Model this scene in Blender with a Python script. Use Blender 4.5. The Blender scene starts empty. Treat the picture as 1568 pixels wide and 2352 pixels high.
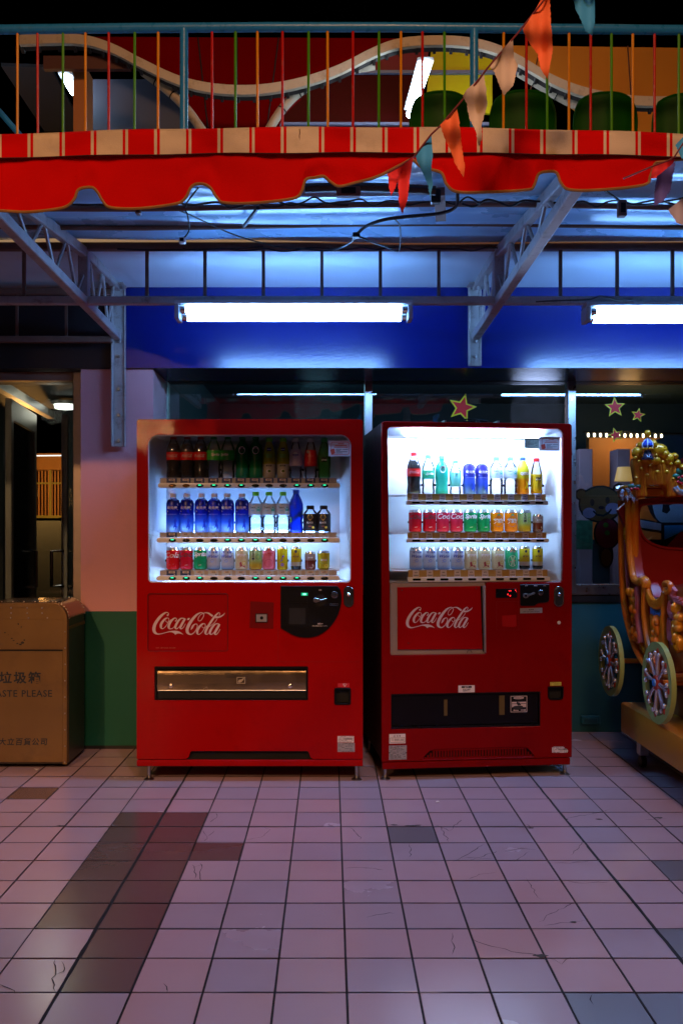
import bpy, bmesh, math, random
from math import sin, cos, pi, radians, atan2, sqrt
from mathutils import Vector, Matrix, noise
from mathutils.geometry import tessellate_polygon

random.seed(7)
scn = bpy.context.scene
C = scn.collection

# ------------------------------------------------------------------ camera, sky, sun, exposure
F = 2072.0            # focal length in units of a 1568 x 2352 picture
VX, VY, CH = 758.0, 1222.0, 1.27
cam_d = bpy.data.cameras.new('camera')
cam = bpy.data.objects.new('camera', cam_d)
C.objects.link(cam)
cam.location = (0, 0, CH)
cam.rotation_euler = (radians(90), 0, 0)
cam_d.sensor_fit = 'VERTICAL'
cam_d.sensor_height = 36
cam_d.lens = 36 * F / 2352
cam_d.shift_x = 26 / 2352
cam_d.shift_y = 46 / 2352
cam_d.clip_start = 0.05
cam_d.clip_end = 500
scn.camera = cam

w = bpy.data.worlds.new('World')
scn.world = w
w.use_nodes = True
nt = w.node_tree
bg = nt.nodes['Background']
sky = nt.nodes.new('ShaderNodeTexSky')
sky.sky_type = 'NISHITA'
sky.sun_disc = False
sky.sun_elevation = radians(-8)
sky.sun_rotation = radians(160)
nt.links.new(sky.outputs[0], bg.inputs[0])
bg.inputs[1].default_value = 0.004

sun_d = bpy.data.lights.new('moonlight', 'SUN')
sun_d.energy = 0.004
sun_d.angle = radians(0.5)
sun = bpy.data.objects.new('moonlight', sun_d)
sun.rotation_euler = (radians(50), 0, radians(160))
C.objects.link(sun)

def spot(name, loc, target, energy, col, size_deg, blend, radius=.06):
    d = bpy.data.lights.new(name, 'SPOT')
    d.energy = energy; d.color = col; d.spot_size = radians(size_deg); d.spot_blend = blend
    d.shadow_soft_size = radius
    o = bpy.data.objects.new(name, d)
    o.location = loc
    o.rotation_euler = (Vector(target) - Vector(loc)).to_track_quat('-Z', 'Y').to_euler()
    C.objects.link(o)
    return o
def point(name, loc, energy, col, radius=.08):
    d = bpy.data.lights.new(name, 'POINT')
    d.energy = energy; d.color = col; d.shadow_soft_size = radius
    o = bpy.data.objects.new(name, d); o.location = loc
    C.objects.link(o)
    return o
WARM = (1.0, .50, .22)
LAMP_A = (-3.1, -2.6, 4.6)      # sodium street lamp behind the camera, low on the left
LAMP_B = (0.6, -4.5, 7.2)        # tall sodium lamp further back
spot('street_lamp_light', LAMP_A, (-1.9, 4.9, .62), 900, WARM, 36, 1.0, .07)
spot('street_lamp_light', LAMP_B, (0.4, 4.5, 3.3), 1750, WARM, 50, .95, .9)
LAMP_D = (1.1, -0.9, 6.2)        # paler lamp almost over the viewer
spot('street_lamp_light', LAMP_D, (0.2, 2.1, 0), 620, (1.0, .66, .60), 58, 1.0, .12)
LAMP_C = (-4.9, -15.5, 4.1)      # far lamp whose glint shows on the glossy edges
spot('street_lamp_light', LAMP_C, (-0.9, 4.6, 1.4), 380, WARM, 24, .9, .16)

vs = scn.view_settings
vs.view_transform = 'Standard'
vs.look = 'None'
vs.exposure = 0
vs.gamma = 1
vs.use_curve_mapping = False
cy = scn.cycles
cy.use_denoising = True
cy.max_bounces = 8
cy.diffuse_bounces = 3
cy.glossy_bounces = 4
cy.transmission_bounces = 6
cy.transparent_max_bounces = 24
cy.sample_clamp_indirect = 4
cy.sample_clamp_direct = 0
cy.caustics_reflective = False
cy.caustics_refractive = False
cy.blur_glossy = 0.5

TUBE_COL, TUBE_S = (.20, .46, 1.0), 68.0
LED_COL = (.46, .63, 1.0)

# ------------------------------------------------------------------ helpers
def P(x, y, Y):
    """point seen at picture position (x, y) and depth Y"""
    return Vector(((x - VX) * Y / F, Y, CH - (y - VY) * Y / F))
def PX(x, y, X):
    """point seen at picture position (x, y) on the vertical plane X"""
    Y = X * F / (x - VX)
    return P(x, y, Y)

_mats = {}
def M(name, col, rough=.5, metal=0, var=.12, vs_=6, bump=0, bs=60, emit=0, ecol=None, coat=0, spec=.5, rvar=.1, dirt=0, dcol=(.03,.02,.015), ds=3.0):
    if name in _mats: return _mats[name]
    m = bpy.data.materials.new(name); m.use_nodes = True
    n, l = m.node_tree.nodes, m.node_tree.links
    b = n['Principled BSDF']
    tc = n.new('ShaderNodeTexCoord')
    nz = n.new('ShaderNodeTexNoise'); nz.inputs['Scale'].default_value = vs_; nz.inputs['Detail'].default_value = 6
    l.new(tc.outputs['Object'], nz.inputs['Vector'])
    mx = n.new('ShaderNodeMix'); mx.data_type = 'RGBA'
    c = tuple(col) + (1,)
    mx.inputs[6].default_value = tuple(max(0, v * (1 - var)) for v in col) + (1,)
    mx.inputs[7].default_value = tuple(min(1, v * (1 + var)) for v in col) + (1,)
    l.new(nz.outputs['Fac'], mx.inputs[0])
    out = mx.outputs[2]
    if dirt:
        n2 = n.new('ShaderNodeTexNoise'); n2.inputs['Scale'].default_value = ds; n2.inputs['Detail'].default_value = 9; n2.inputs['Roughness'].default_value = .7
        l.new(tc.outputs['Object'], n2.inputs['Vector'])
        r = n.new('ShaderNodeValToRGB'); r.color_ramp.elements[0].position = .52; r.color_ramp.elements[1].position = .72
        l.new(n2.outputs['Fac'], r.inputs[0])
        mu = n.new('ShaderNodeMath'); mu.operation = 'MULTIPLY'; mu.inputs[1].default_value = dirt
        l.new(r.outputs[0], mu.inputs[0])
        m2 = n.new('ShaderNodeMix'); m2.data_type = 'RGBA'
        l.new(mu.outputs[0], m2.inputs[0]); l.new(out, m2.inputs[6]); m2.inputs[7].default_value = tuple(dcol) + (1,)
        out = m2.outputs[2]
    l.new(out, b.inputs['Base Color'])
    mr = n.new('ShaderNodeMapRange'); mr.inputs[3].default_value = max(.02, rough - rvar); mr.inputs[4].default_value = min(1, rough + rvar)
    l.new(nz.outputs['Fac'], mr.inputs[0]); l.new(mr.outputs[0], b.inputs['Roughness'])
    b.inputs['Metallic'].default_value = metal
    b.inputs['Specular IOR Level'].default_value = spec
    b.inputs['Coat Weight'].default_value = coat
    b.inputs['Coat Roughness'].default_value = .035
    if bump:
        nb = n.new('ShaderNodeTexNoise'); nb.inputs['Scale'].default_value = bs; nb.inputs['Detail'].default_value = 4
        l.new(tc.outputs['Object'], nb.inputs['Vector'])
        bp = n.new('ShaderNodeBump'); bp.inputs['Strength'].default_value = bump; bp.inputs['Distance'].default_value = .01
        l.new(nb.outputs['Fac'], bp.inputs['Height']); l.new(bp.outputs[0], b.inputs['Normal'])
        if coat: l.new(bp.outputs[0], b.inputs['Coat Normal'])
    if emit:
        b.inputs['Emission Color'].default_value = tuple(ecol or col) + (1,)
        b.inputs['Emission Strength'].default_value = emit
    _mats[name] = m
    return m
def MG(name, tint=(1, 1, 1), rough=.02, ior=1.45, body=0, bcol=(.8, .8, .8), boost=1.0):
    """thin see-through sheet: clear film + fresnel reflection (+ some body colour)"""
    if name in _mats: return _mats[name]
    m = bpy.data.materials.new(name); m.use_nodes = True
    n, l = m.node_tree.nodes, m.node_tree.links
    n.remove(n['Principled BSDF']); o = n['Material Output']
    t = n.new('ShaderNodeBsdfTransparent'); t.inputs[0].default_value = tuple(tint) + (1,)
    g = n.new('ShaderNodeBsdfGlossy'); g.inputs['Roughness'].default_value = rough
    fr = n.new('ShaderNodeFresnel'); fr.inputs[0].default_value = ior
    base = t.outputs[0]
    if body:
        d = n.new('ShaderNodeBsdfDiffuse'); d.inputs[0].default_value = tuple(bcol) + (1,)
        tl = n.new('ShaderNodeBsdfTranslucent'); tl.inputs[0].default_value = tuple(bcol) + (1,)
        a = n.new('ShaderNodeMixShader'); a.inputs[0].default_value = .5
        l.new(d.outputs[0], a.inputs[1]); l.new(tl.outputs[0], a.inputs[2])
        mb = n.new('ShaderNodeMixShader'); mb.inputs[0].default_value = body
        l.new(t.outputs[0], mb.inputs[1]); l.new(a.outputs[0], mb.inputs[2]); base = mb.outputs[0]
    mx = n.new('ShaderNodeMixShader')
    ml = n.new('ShaderNodeMath'); ml.operation = 'MULTIPLY'; ml.use_clamp = True; ml.inputs[1].default_value = boost
    l.new(fr.outputs[0], ml.inputs[0]); l.new(ml.outputs[0], mx.inputs[0])
    l.new(base, mx.inputs[1]); l.new(g.outputs[0], mx.inputs[2])
    l.new(mx.outputs[0], o.inputs[0])
    _mats[name] = m
    return m
def MRAMP(name, stops, axis=2, rough=.25, body_trans=.38, interp='LINEAR'):
    """print or painted glow whose colour changes along the object's own height (stops in metres from its origin)"""
    if name in _mats: return _mats[name]
    m = bpy.data.materials.new(name); m.use_nodes = True
    n, l = m.node_tree.nodes, m.node_tree.links
    b = n['Principled BSDF']; b.inputs['Roughness'].default_value = rough
    tc = n.new('ShaderNodeTexCoord'); sp = n.new('ShaderNodeSeparateXYZ'); l.new(tc.outputs['Object'], sp.inputs[0])
    z0, z1 = stops[0][0], stops[-1][0]
    mr = n.new('ShaderNodeMapRange'); mr.inputs[1].default_value = z0; mr.inputs[2].default_value = z1
    l.new(sp.outputs[axis], mr.inputs[0])
    r = n.new('ShaderNodeValToRGB'); r.color_ramp.interpolation = interp
    e = r.color_ramp.elements
    while len(e) < len(stops): e.new(.5)
    for k, (z, c) in enumerate(stops):
        e[k].position = (z - z0) / (z1 - z0); e[k].color = tuple(c) + (1,)
    l.new(mr.outputs[0], r.inputs[0]); l.new(r.outputs[0], b.inputs['Base Color'])
    tl = n.new('ShaderNodeBsdfTranslucent'); mxs = n.new('ShaderNodeMixShader'); mxs.inputs[0].default_value = body_trans
    l.new(r.outputs[0], tl.inputs[0]); l.new(b.outputs[0], mxs.inputs[1]); l.new(tl.outputs[0], mxs.inputs[2]); l.new(mxs.outputs[0], n['Material Output'].inputs[0])
    _mats[name] = m
    return m

def smooth_path(pts, n=6, closed=False):
    out = []
    N = len(pts)
    rng = range(N) if closed else range(N - 1)
    for i in rng:
        if closed: p0, p1, p2, p3 = pts[(i - 1) % N], pts[i], pts[(i + 1) % N], pts[(i + 2) % N]
        else: p0, p1, p2, p3 = pts[max(i - 1, 0)], pts[i], pts[i + 1], pts[min(i + 2, N - 1)]
        for k in range(n):
            t = k / n
            out.append(tuple(.5 * ((2 * b) + (-a + c) * t + (2 * a - 5 * b + 4 * c - d) * t * t + (-a + 3 * b - 3 * c + d) * t ** 3) for a, b, c, d in zip(p0, p1, p2, p3)))
    if not closed: out.append(tuple(pts[-1]))
    return out
def rrect(x0, y0, x1, y1, r, n=5):
    if isinstance(r, (int, float)): r = (r,) * 4
    pts = []
    for (cx, cy, a0, rr) in ((x1 - r[0], y1 - r[0], 0, r[0]), (x0 + r[1], y1 - r[1], 90, r[1]), (x0 + r[2], y0 + r[2], 180, r[2]), (x1 - r[3], y0 + r[3], 270, r[3])):
        for k in range(n + 1):
            a = radians(a0 + 90 * k / n)
            pts.append((cx + rr * cos(a), cy + rr * sin(a)))
    return pts
def circ(cx, cy, r, n=20, ry=None):
    ry = ry or r
    return [(cx + r * cos(2 * pi * k / n), cy + ry * sin(2 * pi * k / n)) for k in range(n)]
def star(cx, cy, r, ri=.42, rot=0):
    return [(cx + (r if k % 2 == 0 else r * ri) * sin(rot + k * pi / 5), cy + (r if k % 2 == 0 else r * ri) * cos(rot + k * pi / 5)) for k in range(10)]

class MB:
    def __init__(s): s.v = []; s.f = []; s.mi = []; s.cur = 0
    def add(s, vs, fs):
        o = len(s.v); s.v += [tuple(q) for q in vs]
        for f in fs: s.f.append(tuple(i + o for i in f)); s.mi.append(s.cur)
        return s
    def box(s, a, b):
        x0, y0, z0 = a; x1, y1, z1 = b
        return s.add([(x0, y0, z0), (x1, y0, z0), (x1, y1, z0), (x0, y1, z0), (x0, y0, z1), (x1, y0, z1), (x1, y1, z1), (x0, y1, z1)],
                     [(3, 2, 1, 0), (4, 5, 6, 7), (0, 1, 5, 4), (1, 2, 6, 5), (2, 3, 7, 6), (3, 0, 4, 7)])
    def beam(s, p, q, w, h, up=(0, 0, 1)):
        p, q = Vector(p), Vector(q); d = (q - p).normalized(); up = Vector(up)
        if abs(d.dot(up)) > .98: up = Vector((0, 1, 0))
        a = d.cross(up).normalized() * (w / 2); b = a.cross(d).normalized() * (h / 2)
        vs = [p - a - b, p + a - b, p + a + b, p - a + b, q - a - b, q + a - b, q + a + b, q - a + b]
        return s.add(vs, [(0, 1, 2, 3), (7, 6, 5, 4), (4, 5, 1, 0), (5, 6, 2, 1), (6, 7, 3, 2), (7, 4, 0, 3)])
    def tube(s, pts, r, n=8, caps=True, closed=False):
        pts = [Vector(p) for p in pts]; N = len(pts)
        rs = r if isinstance(r, (list, tuple)) else [r] * N
        vs = []; prev = None
        for i, p in enumerate(pts):
            if closed: d = pts[(i + 1) % N] - pts[i - 1]
            else: d = pts[min(i + 1, N - 1)] - pts[max(i - 1, 0)]
            d = d.normalized() if d.length > 1e-9 else Vector((0, 0, 1))
            if prev is None:
                up = Vector((0, 0, 1)) if abs(d.z) < .9 else Vector((0, 1, 0))
                a = d.cross(up).normalized()
            else:
                a = prev - d * prev.dot(d)
                a = a.normalized() if a.length > 1e-6 else d.orthogonal().normalized()
            prev = a; b = d.cross(a)
            vs += [p + (a * cos(2 * pi * k / n) + b * sin(2 * pi * k / n)) * rs[i] for k in range(n)]
        fs = []
        M_ = N if closed else N - 1
        for i in range(M_):
            j = (i + 1) % N
            for k in range(n):
                k2 = (k + 1) % n
                fs.append((i * n + k, i * n + k2, j * n + k2, j * n + k))
        if caps and not closed:
            fs.append(tuple(range(n))[::-1]); fs.append(tuple((N - 1) * n + k for k in range(n)))
        return s.add(vs, fs)
    def lathe(s, prof, n=20, c=(0, 0, 0), axis='z'):
        vs = []
        for (r, z) in prof:
            for k in range(n):
                a = 2 * pi * k / n
                v = (r * cos(a), r * sin(a), z)
                if axis == 'y': v = (r * cos(a), z, r * sin(a))
                if axis == 'x': v = (z, r * cos(a), r * sin(a))
                vs.append((v[0] + c[0], v[1] + c[1], v[2] + c[2]))
        fs = []
        for i in range(len(prof) - 1):
            for k in range(n):
                k2 = (k + 1) % n
                fs.append((i * n + k, i * n + k2, (i + 1) * n + k2, (i + 1) * n + k))
        if prof[0][0] > 1e-6: fs.append(tuple(range(n))[::-1])
        if prof[-1][0] > 1e-6: fs.append(tuple((len(prof) - 1) * n + k for k in range(n)))
        return s.add(vs, fs)
    def ball(s, c, rx, ry=None, rz=None, n=12, m=8):
        ry = ry or rx; rz = rz or rx
        vs = []; fs = []
        for i in range(m + 1):
            t = pi * i / m
            rr = max(sin(t), 1e-4)
            for k in range(n):
                a = 2 * pi * k / n
                vs.append((c[0] + rx * rr * cos(a), c[1] + ry * rr * sin(a), c[2] - rz * cos(t)))
        for i in range(m):
            for k in range(n):
                k2 = (k + 1) % n
                fs.append((i * n + k, i * n + k2, (i + 1) * n + k2, (i + 1) * n + k))
        return s.add(vs, fs)
    def prism(s, outer, f, d0, d1, holes=()):
        """polygon (2D, with holes) between depths d0 and d1; f(x, y, d) gives the 3D point"""
        loops = [outer] + list(holes)
        flat = [p for lp in loops for p in lp]
        tris = tessellate_polygon([[Vector((p[0], p[1], 0)) for p in lp] for lp in loops])
        n = len(flat)
        vs = [f(p[0], p[1], d0) for p in flat]
        fs = [tuple(t) for t in tris]
        if d1 != d0:
            vs += [f(p[0], p[1], d1) for p in flat]
            fs += [tuple(i + n for i in reversed(t)) for t in tris]
            o = 0
            for lp in loops:
                k = len(lp)
                for i in range(k):
                    j = (i + 1) % k
                    fs.append((o + i, o + j, n + o + j, n + o + i))
                o += k
        return s.add(vs, fs)
    def txt(s, key, f, cx, cy, size, d=0, sx=1):
        vs, fs, w_, h_ = TXT[key]
        return s.add([f(cx + x * size * sx, cy + y * size, d) for x, y in vs], fs)
    def build(s, name, mat, parent=None, loc=None, bevel=0, smooth=35, segs=1):
        me = bpy.data.meshes.new(name)
        me.from_pydata(s.v, [], s.f)
        mats = mat if isinstance(mat, (list, tuple)) else [mat]
        for m in mats: me.materials.append(m)
        if len(mats) > 1:
            for p, i in zip(me.polygons, s.mi): p.material_index = i
        bm = bmesh.new(); bm.from_mesh(me)
        if len(bm.faces) < 60000: bmesh.ops.recalc_face_normals(bm, faces=bm.faces)
        if bevel:
            ed = [e for e in bm.edges if len(e.link_faces) == 2 and e.calc_face_angle(0) > radians(40)]
            bmesh.ops.bevel(bm, geom=ed, offset=bevel, segments=segs, affect='EDGES', profile=.5, clamp_overlap=True)
        bm.to_mesh(me); bm.free()
        if smooth:
            for p in me.polygons: p.use_smooth = True
            me.set_sharp_from_angle(angle=radians(smooth))
        o = bpy.data.objects.new(name, me)
        C.objects.link(o)
        if parent: o.parent = parent
        if loc is not None: o.location = loc
        return o

def tag(o, label=None, cat=None, group=None, kind=None):
    if label: o['label'] = label
    if cat: o['category'] = cat
    if group: o['group'] = group
    if kind: o['kind'] = kind
    return o
def thing(name, label, cat, loc=(0, 0, 0), rz=0, group=None):
    o = bpy.data.objects.new(name, None); C.objects.link(o)
    o.empty_display_size = .1
    o.location = loc; o.rotation_euler = (0, 0, rz)
    return tag(o, label, cat, group)
def dup(o, parent=None):
    c = o.copy(); C.objects.link(c)
    if parent: c.parent = parent
    for ch in list(o.children): dup(ch, c)
    return c
def wxz(x, y, d): return (x, d, y)      # a polygon upright in the x-z plane
ident = lambda x, y, d: (x, y, d)

# ------------------------------------------------------------------ lettering, made while the scene is still small
TXT = {}
def mk_text(key, s, shear=0, offset=0, space=1.0):
    cu = bpy.data.curves.new('t', 'FONT'); cu.body = s; cu.size = 1; cu.shear = shear; cu.offset = offset
    cu.space_character = space; cu.resolution_u = 2; cu.fill_mode = 'FRONT'
    ob = bpy.data.objects.new('t', cu); C.objects.link(ob)
    dg = bpy.context.evaluated_depsgraph_get(); dg.update()
    me = bpy.data.meshes.new_from_object(ob.evaluated_get(dg))
    v = [(q.co.x, q.co.y) for q in me.vertices]
    f = [tuple(p.vertices) for p in me.polygons]
    bpy.data.objects.remove(ob); bpy.data.meshes.remove(me); bpy.data.curves.remove(cu)
    if not v: TXT[key] = ([], [], 0, 0); return
    x0, x1 = min(a for a, b in v), max(a for a, b in v); y0, y1 = min(b for a, b in v), max(b for a, b in v)
    h = y1 - y0
    TXT[key] = ([((a - (x0 + x1) / 2) / h, (b - (y0 + y1) / 2) / h) for a, b in v], f, (x1 - x0) / h, 1)
for key, s, sh, of, spc in [
    ('trash', '垃圾箱', 0, .028, 1.25), ('waste', 'WASTE', 0, .012, 1.08), ('please', 'PLEASE', 0, .012, 1.08), ('store', '大立百貨公司', .12, .02, 1.18),
    ('sprite', 'Sprite', .35, .03, .95), ('cola', 'Cola', .3, .01, 1), ('coca', 'Coca', .3, .01, 1),
    ('tea', '原\n萃', 0, .03, 1), ('blue', '動元素', 0, .03, 1), ('water', 'Water', .35, .02, 1), ('wcn', '可爾必思', 0, .03, 1),
    ('melon', '冬\n瓜\n露', 0, .03, 1), ('asam', '阿薩姆', 0, .04, 1), ('porridge', '八寶粥', 0, .03, 1), ('fan', '芬達', .1, .06, .9),
    ('wsh', '水森活', 0, .03, 1), ('black', 'BLACK', 0, .02, 1), ('qoo', 'QOO', 0, .05, 1), ('mm', '美粒果', 0, .03, 1),
    ('p30', '30元', 0, .03, 1), ('p25', '25元', 0, .03, 1), ('p35', '35元', 0, .03, 1), ('p20', '20元', 0, .03, 1), ('p40', '40元', 0, .03, 1),
    ('cold', 'COLD', 0, .05, 1), ('leng', '冷', 0, .03, 1), ('plz', 'お願い!!', 0, .02, 1), ('plz2', '商品は1個毎に取り出してください', 0, .01, 1),
    ('ret', '返却', 0, .02, 1), ('note', '請注意', 0, .03, 1.3), ('note2', '退幣時，請按下退幣桿，再取出硬幣', 0, .01, 1), ('warn', '警 告', 0, .03, 1.2), ('warn2', '請勿搖晃，傾倒及\n拍打本機以免危險', 0, .01, 1),
    ('out', '取出口', 0, .03, 1), ('out2', '取出口處請\n勿將手伸入', 0, .02, 1), ('cret', '退幣口', 0, .03, 1), ('d00', '00', 0, .04, 1), ('exl', '!', 0, .03, 1),
    ('take', '商品取出方法', 0, .02, 1), ('save', '節能機器\n請多利用', 0, .02, 1), ('asp', '蘆筍汁', 0, .03, 1), ('uni', '10 50', 0, .02, 1), ('sch', 'Schweppes', .2, .02, 1)]:
    mk_text(key, s, sh, of, spc)

# ---- the flowing script logo of the panels, bottles and cans: strokes with their widths
LOGO_STROKES = [
    [(366, 208, 22), (376, 200, 34), (392, 182, 16), (393, 160, 12), (366, 146, 13), (320, 160, 30), (250, 215, 46), (180, 300, 54), (130, 390, 58), (115, 470, 60), (135, 530, 48), (190, 560, 24), (260, 553, 14), (340, 533, 13), (420, 512, 16)],
    [(380, 252, 10), (340, 262, 28), (290, 312, 40), (254, 370, 44), (249, 425, 42), (268, 455, 20), (300, 450, 12), (350, 402, 11), (390, 335, 11), (404, 290, 11), (398, 262, 11), (380, 252, 10)],
    [(343, 298, 8), (350, 322, 9), (375, 332, 9), (410, 316, 9), (440, 284, 9)],
    [(522, 314, 22), (540, 302, 18), (552, 276, 12), (532, 254, 12), (490, 267, 28), (432, 330, 42), (400, 400, 44), (403, 443, 36), (432, 460, 18), (480, 445, 12), (518, 402, 10)],
    [(700, 262, 14), (640, 258, 20), (590, 300, 34), (545, 370, 40), (526, 430, 40), (545, 460, 20), (582, 440, 12), (640, 370, 11), (690, 290, 12)],
    [(712, 262, 34), (680, 318, 42), (640, 390, 42), (622, 436, 38), (640, 460, 18), (682, 430, 11), (720, 362, 9)],
    [(822, 480, 3), (846, 436, 34), (876, 388, 26), (918, 366, 14), (945, 385, 12), (940, 440, 12), (900, 512, 12), (850, 557, 18), (800, 562, 28), (757, 525, 52), (754, 460, 56), (792, 370, 56), (850, 283, 50), (920, 203, 38), (980, 162, 22), (1030, 151, 14), (1066, 172, 11), (1064, 222, 11), (1022, 290, 11), (982, 310, 11), (961, 285, 11), (975, 230, 10), (1020, 182, 10), (1070, 160, 12), (1110, 152, 14), (1160, 162, 26), (1200, 190, 32), (1240, 216, 36)],
    [(1080, 360, 10), (1040, 370, 28), (988, 420, 40), (950, 480, 44), (944, 533, 42), (963, 564, 20), (1000, 556, 12), (1050, 507, 11), (1088, 440, 11), (1100, 400, 11), (1094, 370, 11), (1080, 360, 10)],
    [(1036, 410, 8), (1046, 434, 9), (1075, 443, 9), (1108, 428, 9), (1130, 402, 9)],
    [(1364, 204, 14), (1378, 172, 10), (1366, 153, 10), (1340, 160, 18), (1282, 220, 34), (1204, 330, 38), (1128, 455, 42), (1101, 527, 42), (1114, 562, 24), (1142, 560, 12), (1180, 520, 9)],
    [(1325, 265, 9), (1292, 320, 10), (1232, 380, 10), (1172, 417, 10)],
    [(1360, 368, 14), (1300, 365, 20), (1252, 405, 34), (1206, 475, 40), (1186, 533, 40), (1205, 566, 20), (1242, 550, 12), (1300, 480, 11), (1350, 400, 12)],
    [(1372, 370, 34), (1342, 425, 42), (1300, 498, 42), (1280, 545, 38), (1302, 568, 18), (1342, 537, 11), (1382, 467, 9)],
]
LOGO_POLYS = [
    smooth_path([(410, 506), (470, 498), (530, 496), (590, 508), (640, 535), (686, 578)], 5) + smooth_path([(686, 578), (640, 556), (590, 548), (550, 556), (525, 576)], 5)[1:] + smooth_path([(525, 576), (500, 545), (460, 526), (410, 522)], 5)[1:],
    [(768, 253), (806, 253), (788, 290), (748, 290)],
    smooth_path([(1288, 256), (1302, 222), (1350, 222), (1400, 206), (1440, 182), (1476, 148)], 5) + smooth_path([(1476, 148), (1456, 190), (1410, 228), (1350, 252), (1288, 256)], 5)[1:-1],
]
def logo_into(mb, f, cx, cy, width, d, step=.00008, only=None):
    """script logo centred on (cx, cy); y up; each stroke a hair in front of the last"""
    s = width / 1390.0
    k = 0
    def T(x, y): return (cx + (x - 780) * s, cy - (y - 360) * s)
    for st in LOGO_STROKES:
        sm = smooth_path(st, 5)
        vs = []; fs = []
        dd = d - step * k; k += 1
        for i, (x, y, ww) in enumerate(sm):
            x0, y0, _ = sm[max(i - 1, 0)]; x1, y1, _ = sm[min(i + 1, len(sm) - 1)]
            dx, dy = x1 - x0, y1 - y0; L = max(sqrt(dx * dx + dy * dy), 1e-6)
            nx, ny = -dy / L * ww / 2, dx / L * ww / 2
            for q in ((x + nx, y + ny), (x - nx, y - ny)):
                a, b = T(*q)
                # each quad of a self-crossing stroke also creeps forward a little
                vs.append(f(a, b, dd - step * .9 * i / len(sm)))
            if i: fs.append((2 * i - 2, 2 * i - 1, 2 * i + 1, 2 * i))
        mb.add(vs, fs)
    for pl in LOGO_POLYS:
        dd = d - step * k; k += 1
        mb.prism([T(*p) for p in pl], f, dd, dd)
    return mb

# ------------------------------------------------------------------ materials
m_red = M('red_enamel', (.33, .0008, .0005), .40, dirt=.35, dcol=(.16, .0006, .0004), ds=7, var=.10, vs_=3, coat=.20, spec=.04, bump=.015, bs=300)
m_red2 = M('worn_red_enamel', (.20, .0007, .0005), .42, dirt=.45, dcol=(.09, .0005, .0004), ds=6, var=.16, vs_=3, coat=.12, spec=.05, bump=.02, bs=300)
m_redp = M('red_print', (.30, .0008, .0016), .35, spec=.1, var=.05)
m_wht = M('white_plastic', (.62, .62, .66), .35, var=.05)
m_wht2 = M('white_print', (.72, .66, .64), .5, var=.04)
m_pink = M('faded_white_print', (.62, .50, .48), .5, var=.04)
m_blk = M('black_plastic', (.005, .005, .006), .3, var=.1, spec=.2)
m_dark = M('dark_void', (.004, .004, .004), .8, var=.1)
m_chrome = M('chrome', (.65, .62, .58), .18, 1, var=.08)
m_steel = M('steel', (.42, .40, .38), .32, 1, var=.15)
m_glass = MG('clear_pane')
m_win = MG('window_pane', (.80, .86, .88), .015, 1.5, boost=2.2)
m_ink = M('black_ink', (.015, .015, .02), .6, var=.1)

# ------------------------------------------------------------------ floor: bed, tiles, joints, cracks
bed = MB().box((-9, -9, -.06), (9, 16, -.012)).build('floor', M('dark_joint_grout', (.004, .0035, .003), .9, var=.4, vs_=30), smooth=0)
tag(bed, kind='structure')
def tile_mat(name, col, rough, dirt):
    m = M(name, col, rough, var=.10, vs_=2.4, dirt=0, dcol=(.16, .12, .11), ds=2.2, rvar=.05, bump=.04, bs=9)
    n, l = m.node_tree.nodes, m.node_tree.links
    b = n['Principled BSDF']; b.inputs['Specular IOR Level'].default_value = .85
    # glaze speckle in world space so that alike tiles are not alike
    g = n.new('ShaderNodeNewGeometry')
    for nd in n:
        if nd.type == 'TEX_NOISE':
            l.new(g.outputs['Position'], nd.inputs['Vector'])
    return m
tm = [tile_mat('pale_tile_glaze', (.47, .32, .355), .23, .35), tile_mat('pale_grey_tile_glaze', (.40, .30, .345), .26, .45), tile_mat('warm_tile_glaze', (.50, .32, .335), .21, .5)]
tmd = [tile_mat('brown_tile_glaze', (.115, .070, .065), .25, .3), tile_mat('grey_tile_glaze', (.15, .13, .14), .36, .3)]
GX, GY, PXX, PYY = .046, 2.488, .1985, .2
darks = {(c, r): 0 for c in (-5, -4) for r in range(2, 8)}
darks.update({(-4, 1): 0, (-3, 5): 0, (1, 6): 1, (6, 4): 1, (5, 1): 1, (3, -1): 1, (4, -1): 1, (-8, 9): 0, (-4, 0): 0})
tile_meshes = {}
def tile_obj(c, r):
    k = darks.get((c, r))
    rnd = random.Random(c * 97 + r * 31)
    mat = tmd[k] if k is not None else tm[rnd.choice((0, 0, 0, 1, 1, 2))]
    key = mat.name
    g = .0029
    if key not in tile_meshes:
        o = MB().box((-PXX / 2 + g, -PYY / 2 + g, -.012), (PXX / 2 - g, PYY / 2 - g, 0)).build('tile', mat, bed, bevel=.0012, smooth=0)
        tile_meshes[key] = o.data
    else:
        o = bpy.data.objects.new('tile', tile_meshes[key]); C.objects.link(o); o.parent = bed
    ex = .003 if c == -5 else (-.0 if c != 5 else 0)
    o.location = (GX + (c + .5) * PXX + (.0025 if c == 5 else 0) - (.0025 if c == -5 else 0), GY + (r + .5) * PYY - (.002 if r == 6 else 0), rnd.uniform(-.0008, .0008))
    o.rotation_euler = (rnd.uniform(-.0035, .0035), rnd.uniform(-.0035, .0035), rnd.uniform(-.002, .002))
    return o
seen = set()
for r in range(-1, 16):
    Ya = GY + r * PYY
    for c in range(-14, 14):
        X = GX + (c + .5) * PXX
        xs = VX + X * F / (Ya + .1)
        if -70 < xs < 1640 and Ya < 5.7 and len(seen) < 298 and not (Ya > 5.25 and X < -1.0):
            tile_obj(c, r); seen.add((c, r))
rest = MB()
for r in range(-40, 18):
    for c in range(-34, 34):
        if (c, r) in seen: continue
        x = GX + c * PXX; y = GY + r * PYY
        rest.box((x + .0026, y + .0026, -.012), (x + PXX - .002, y + PYY - .002, 0))
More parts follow.
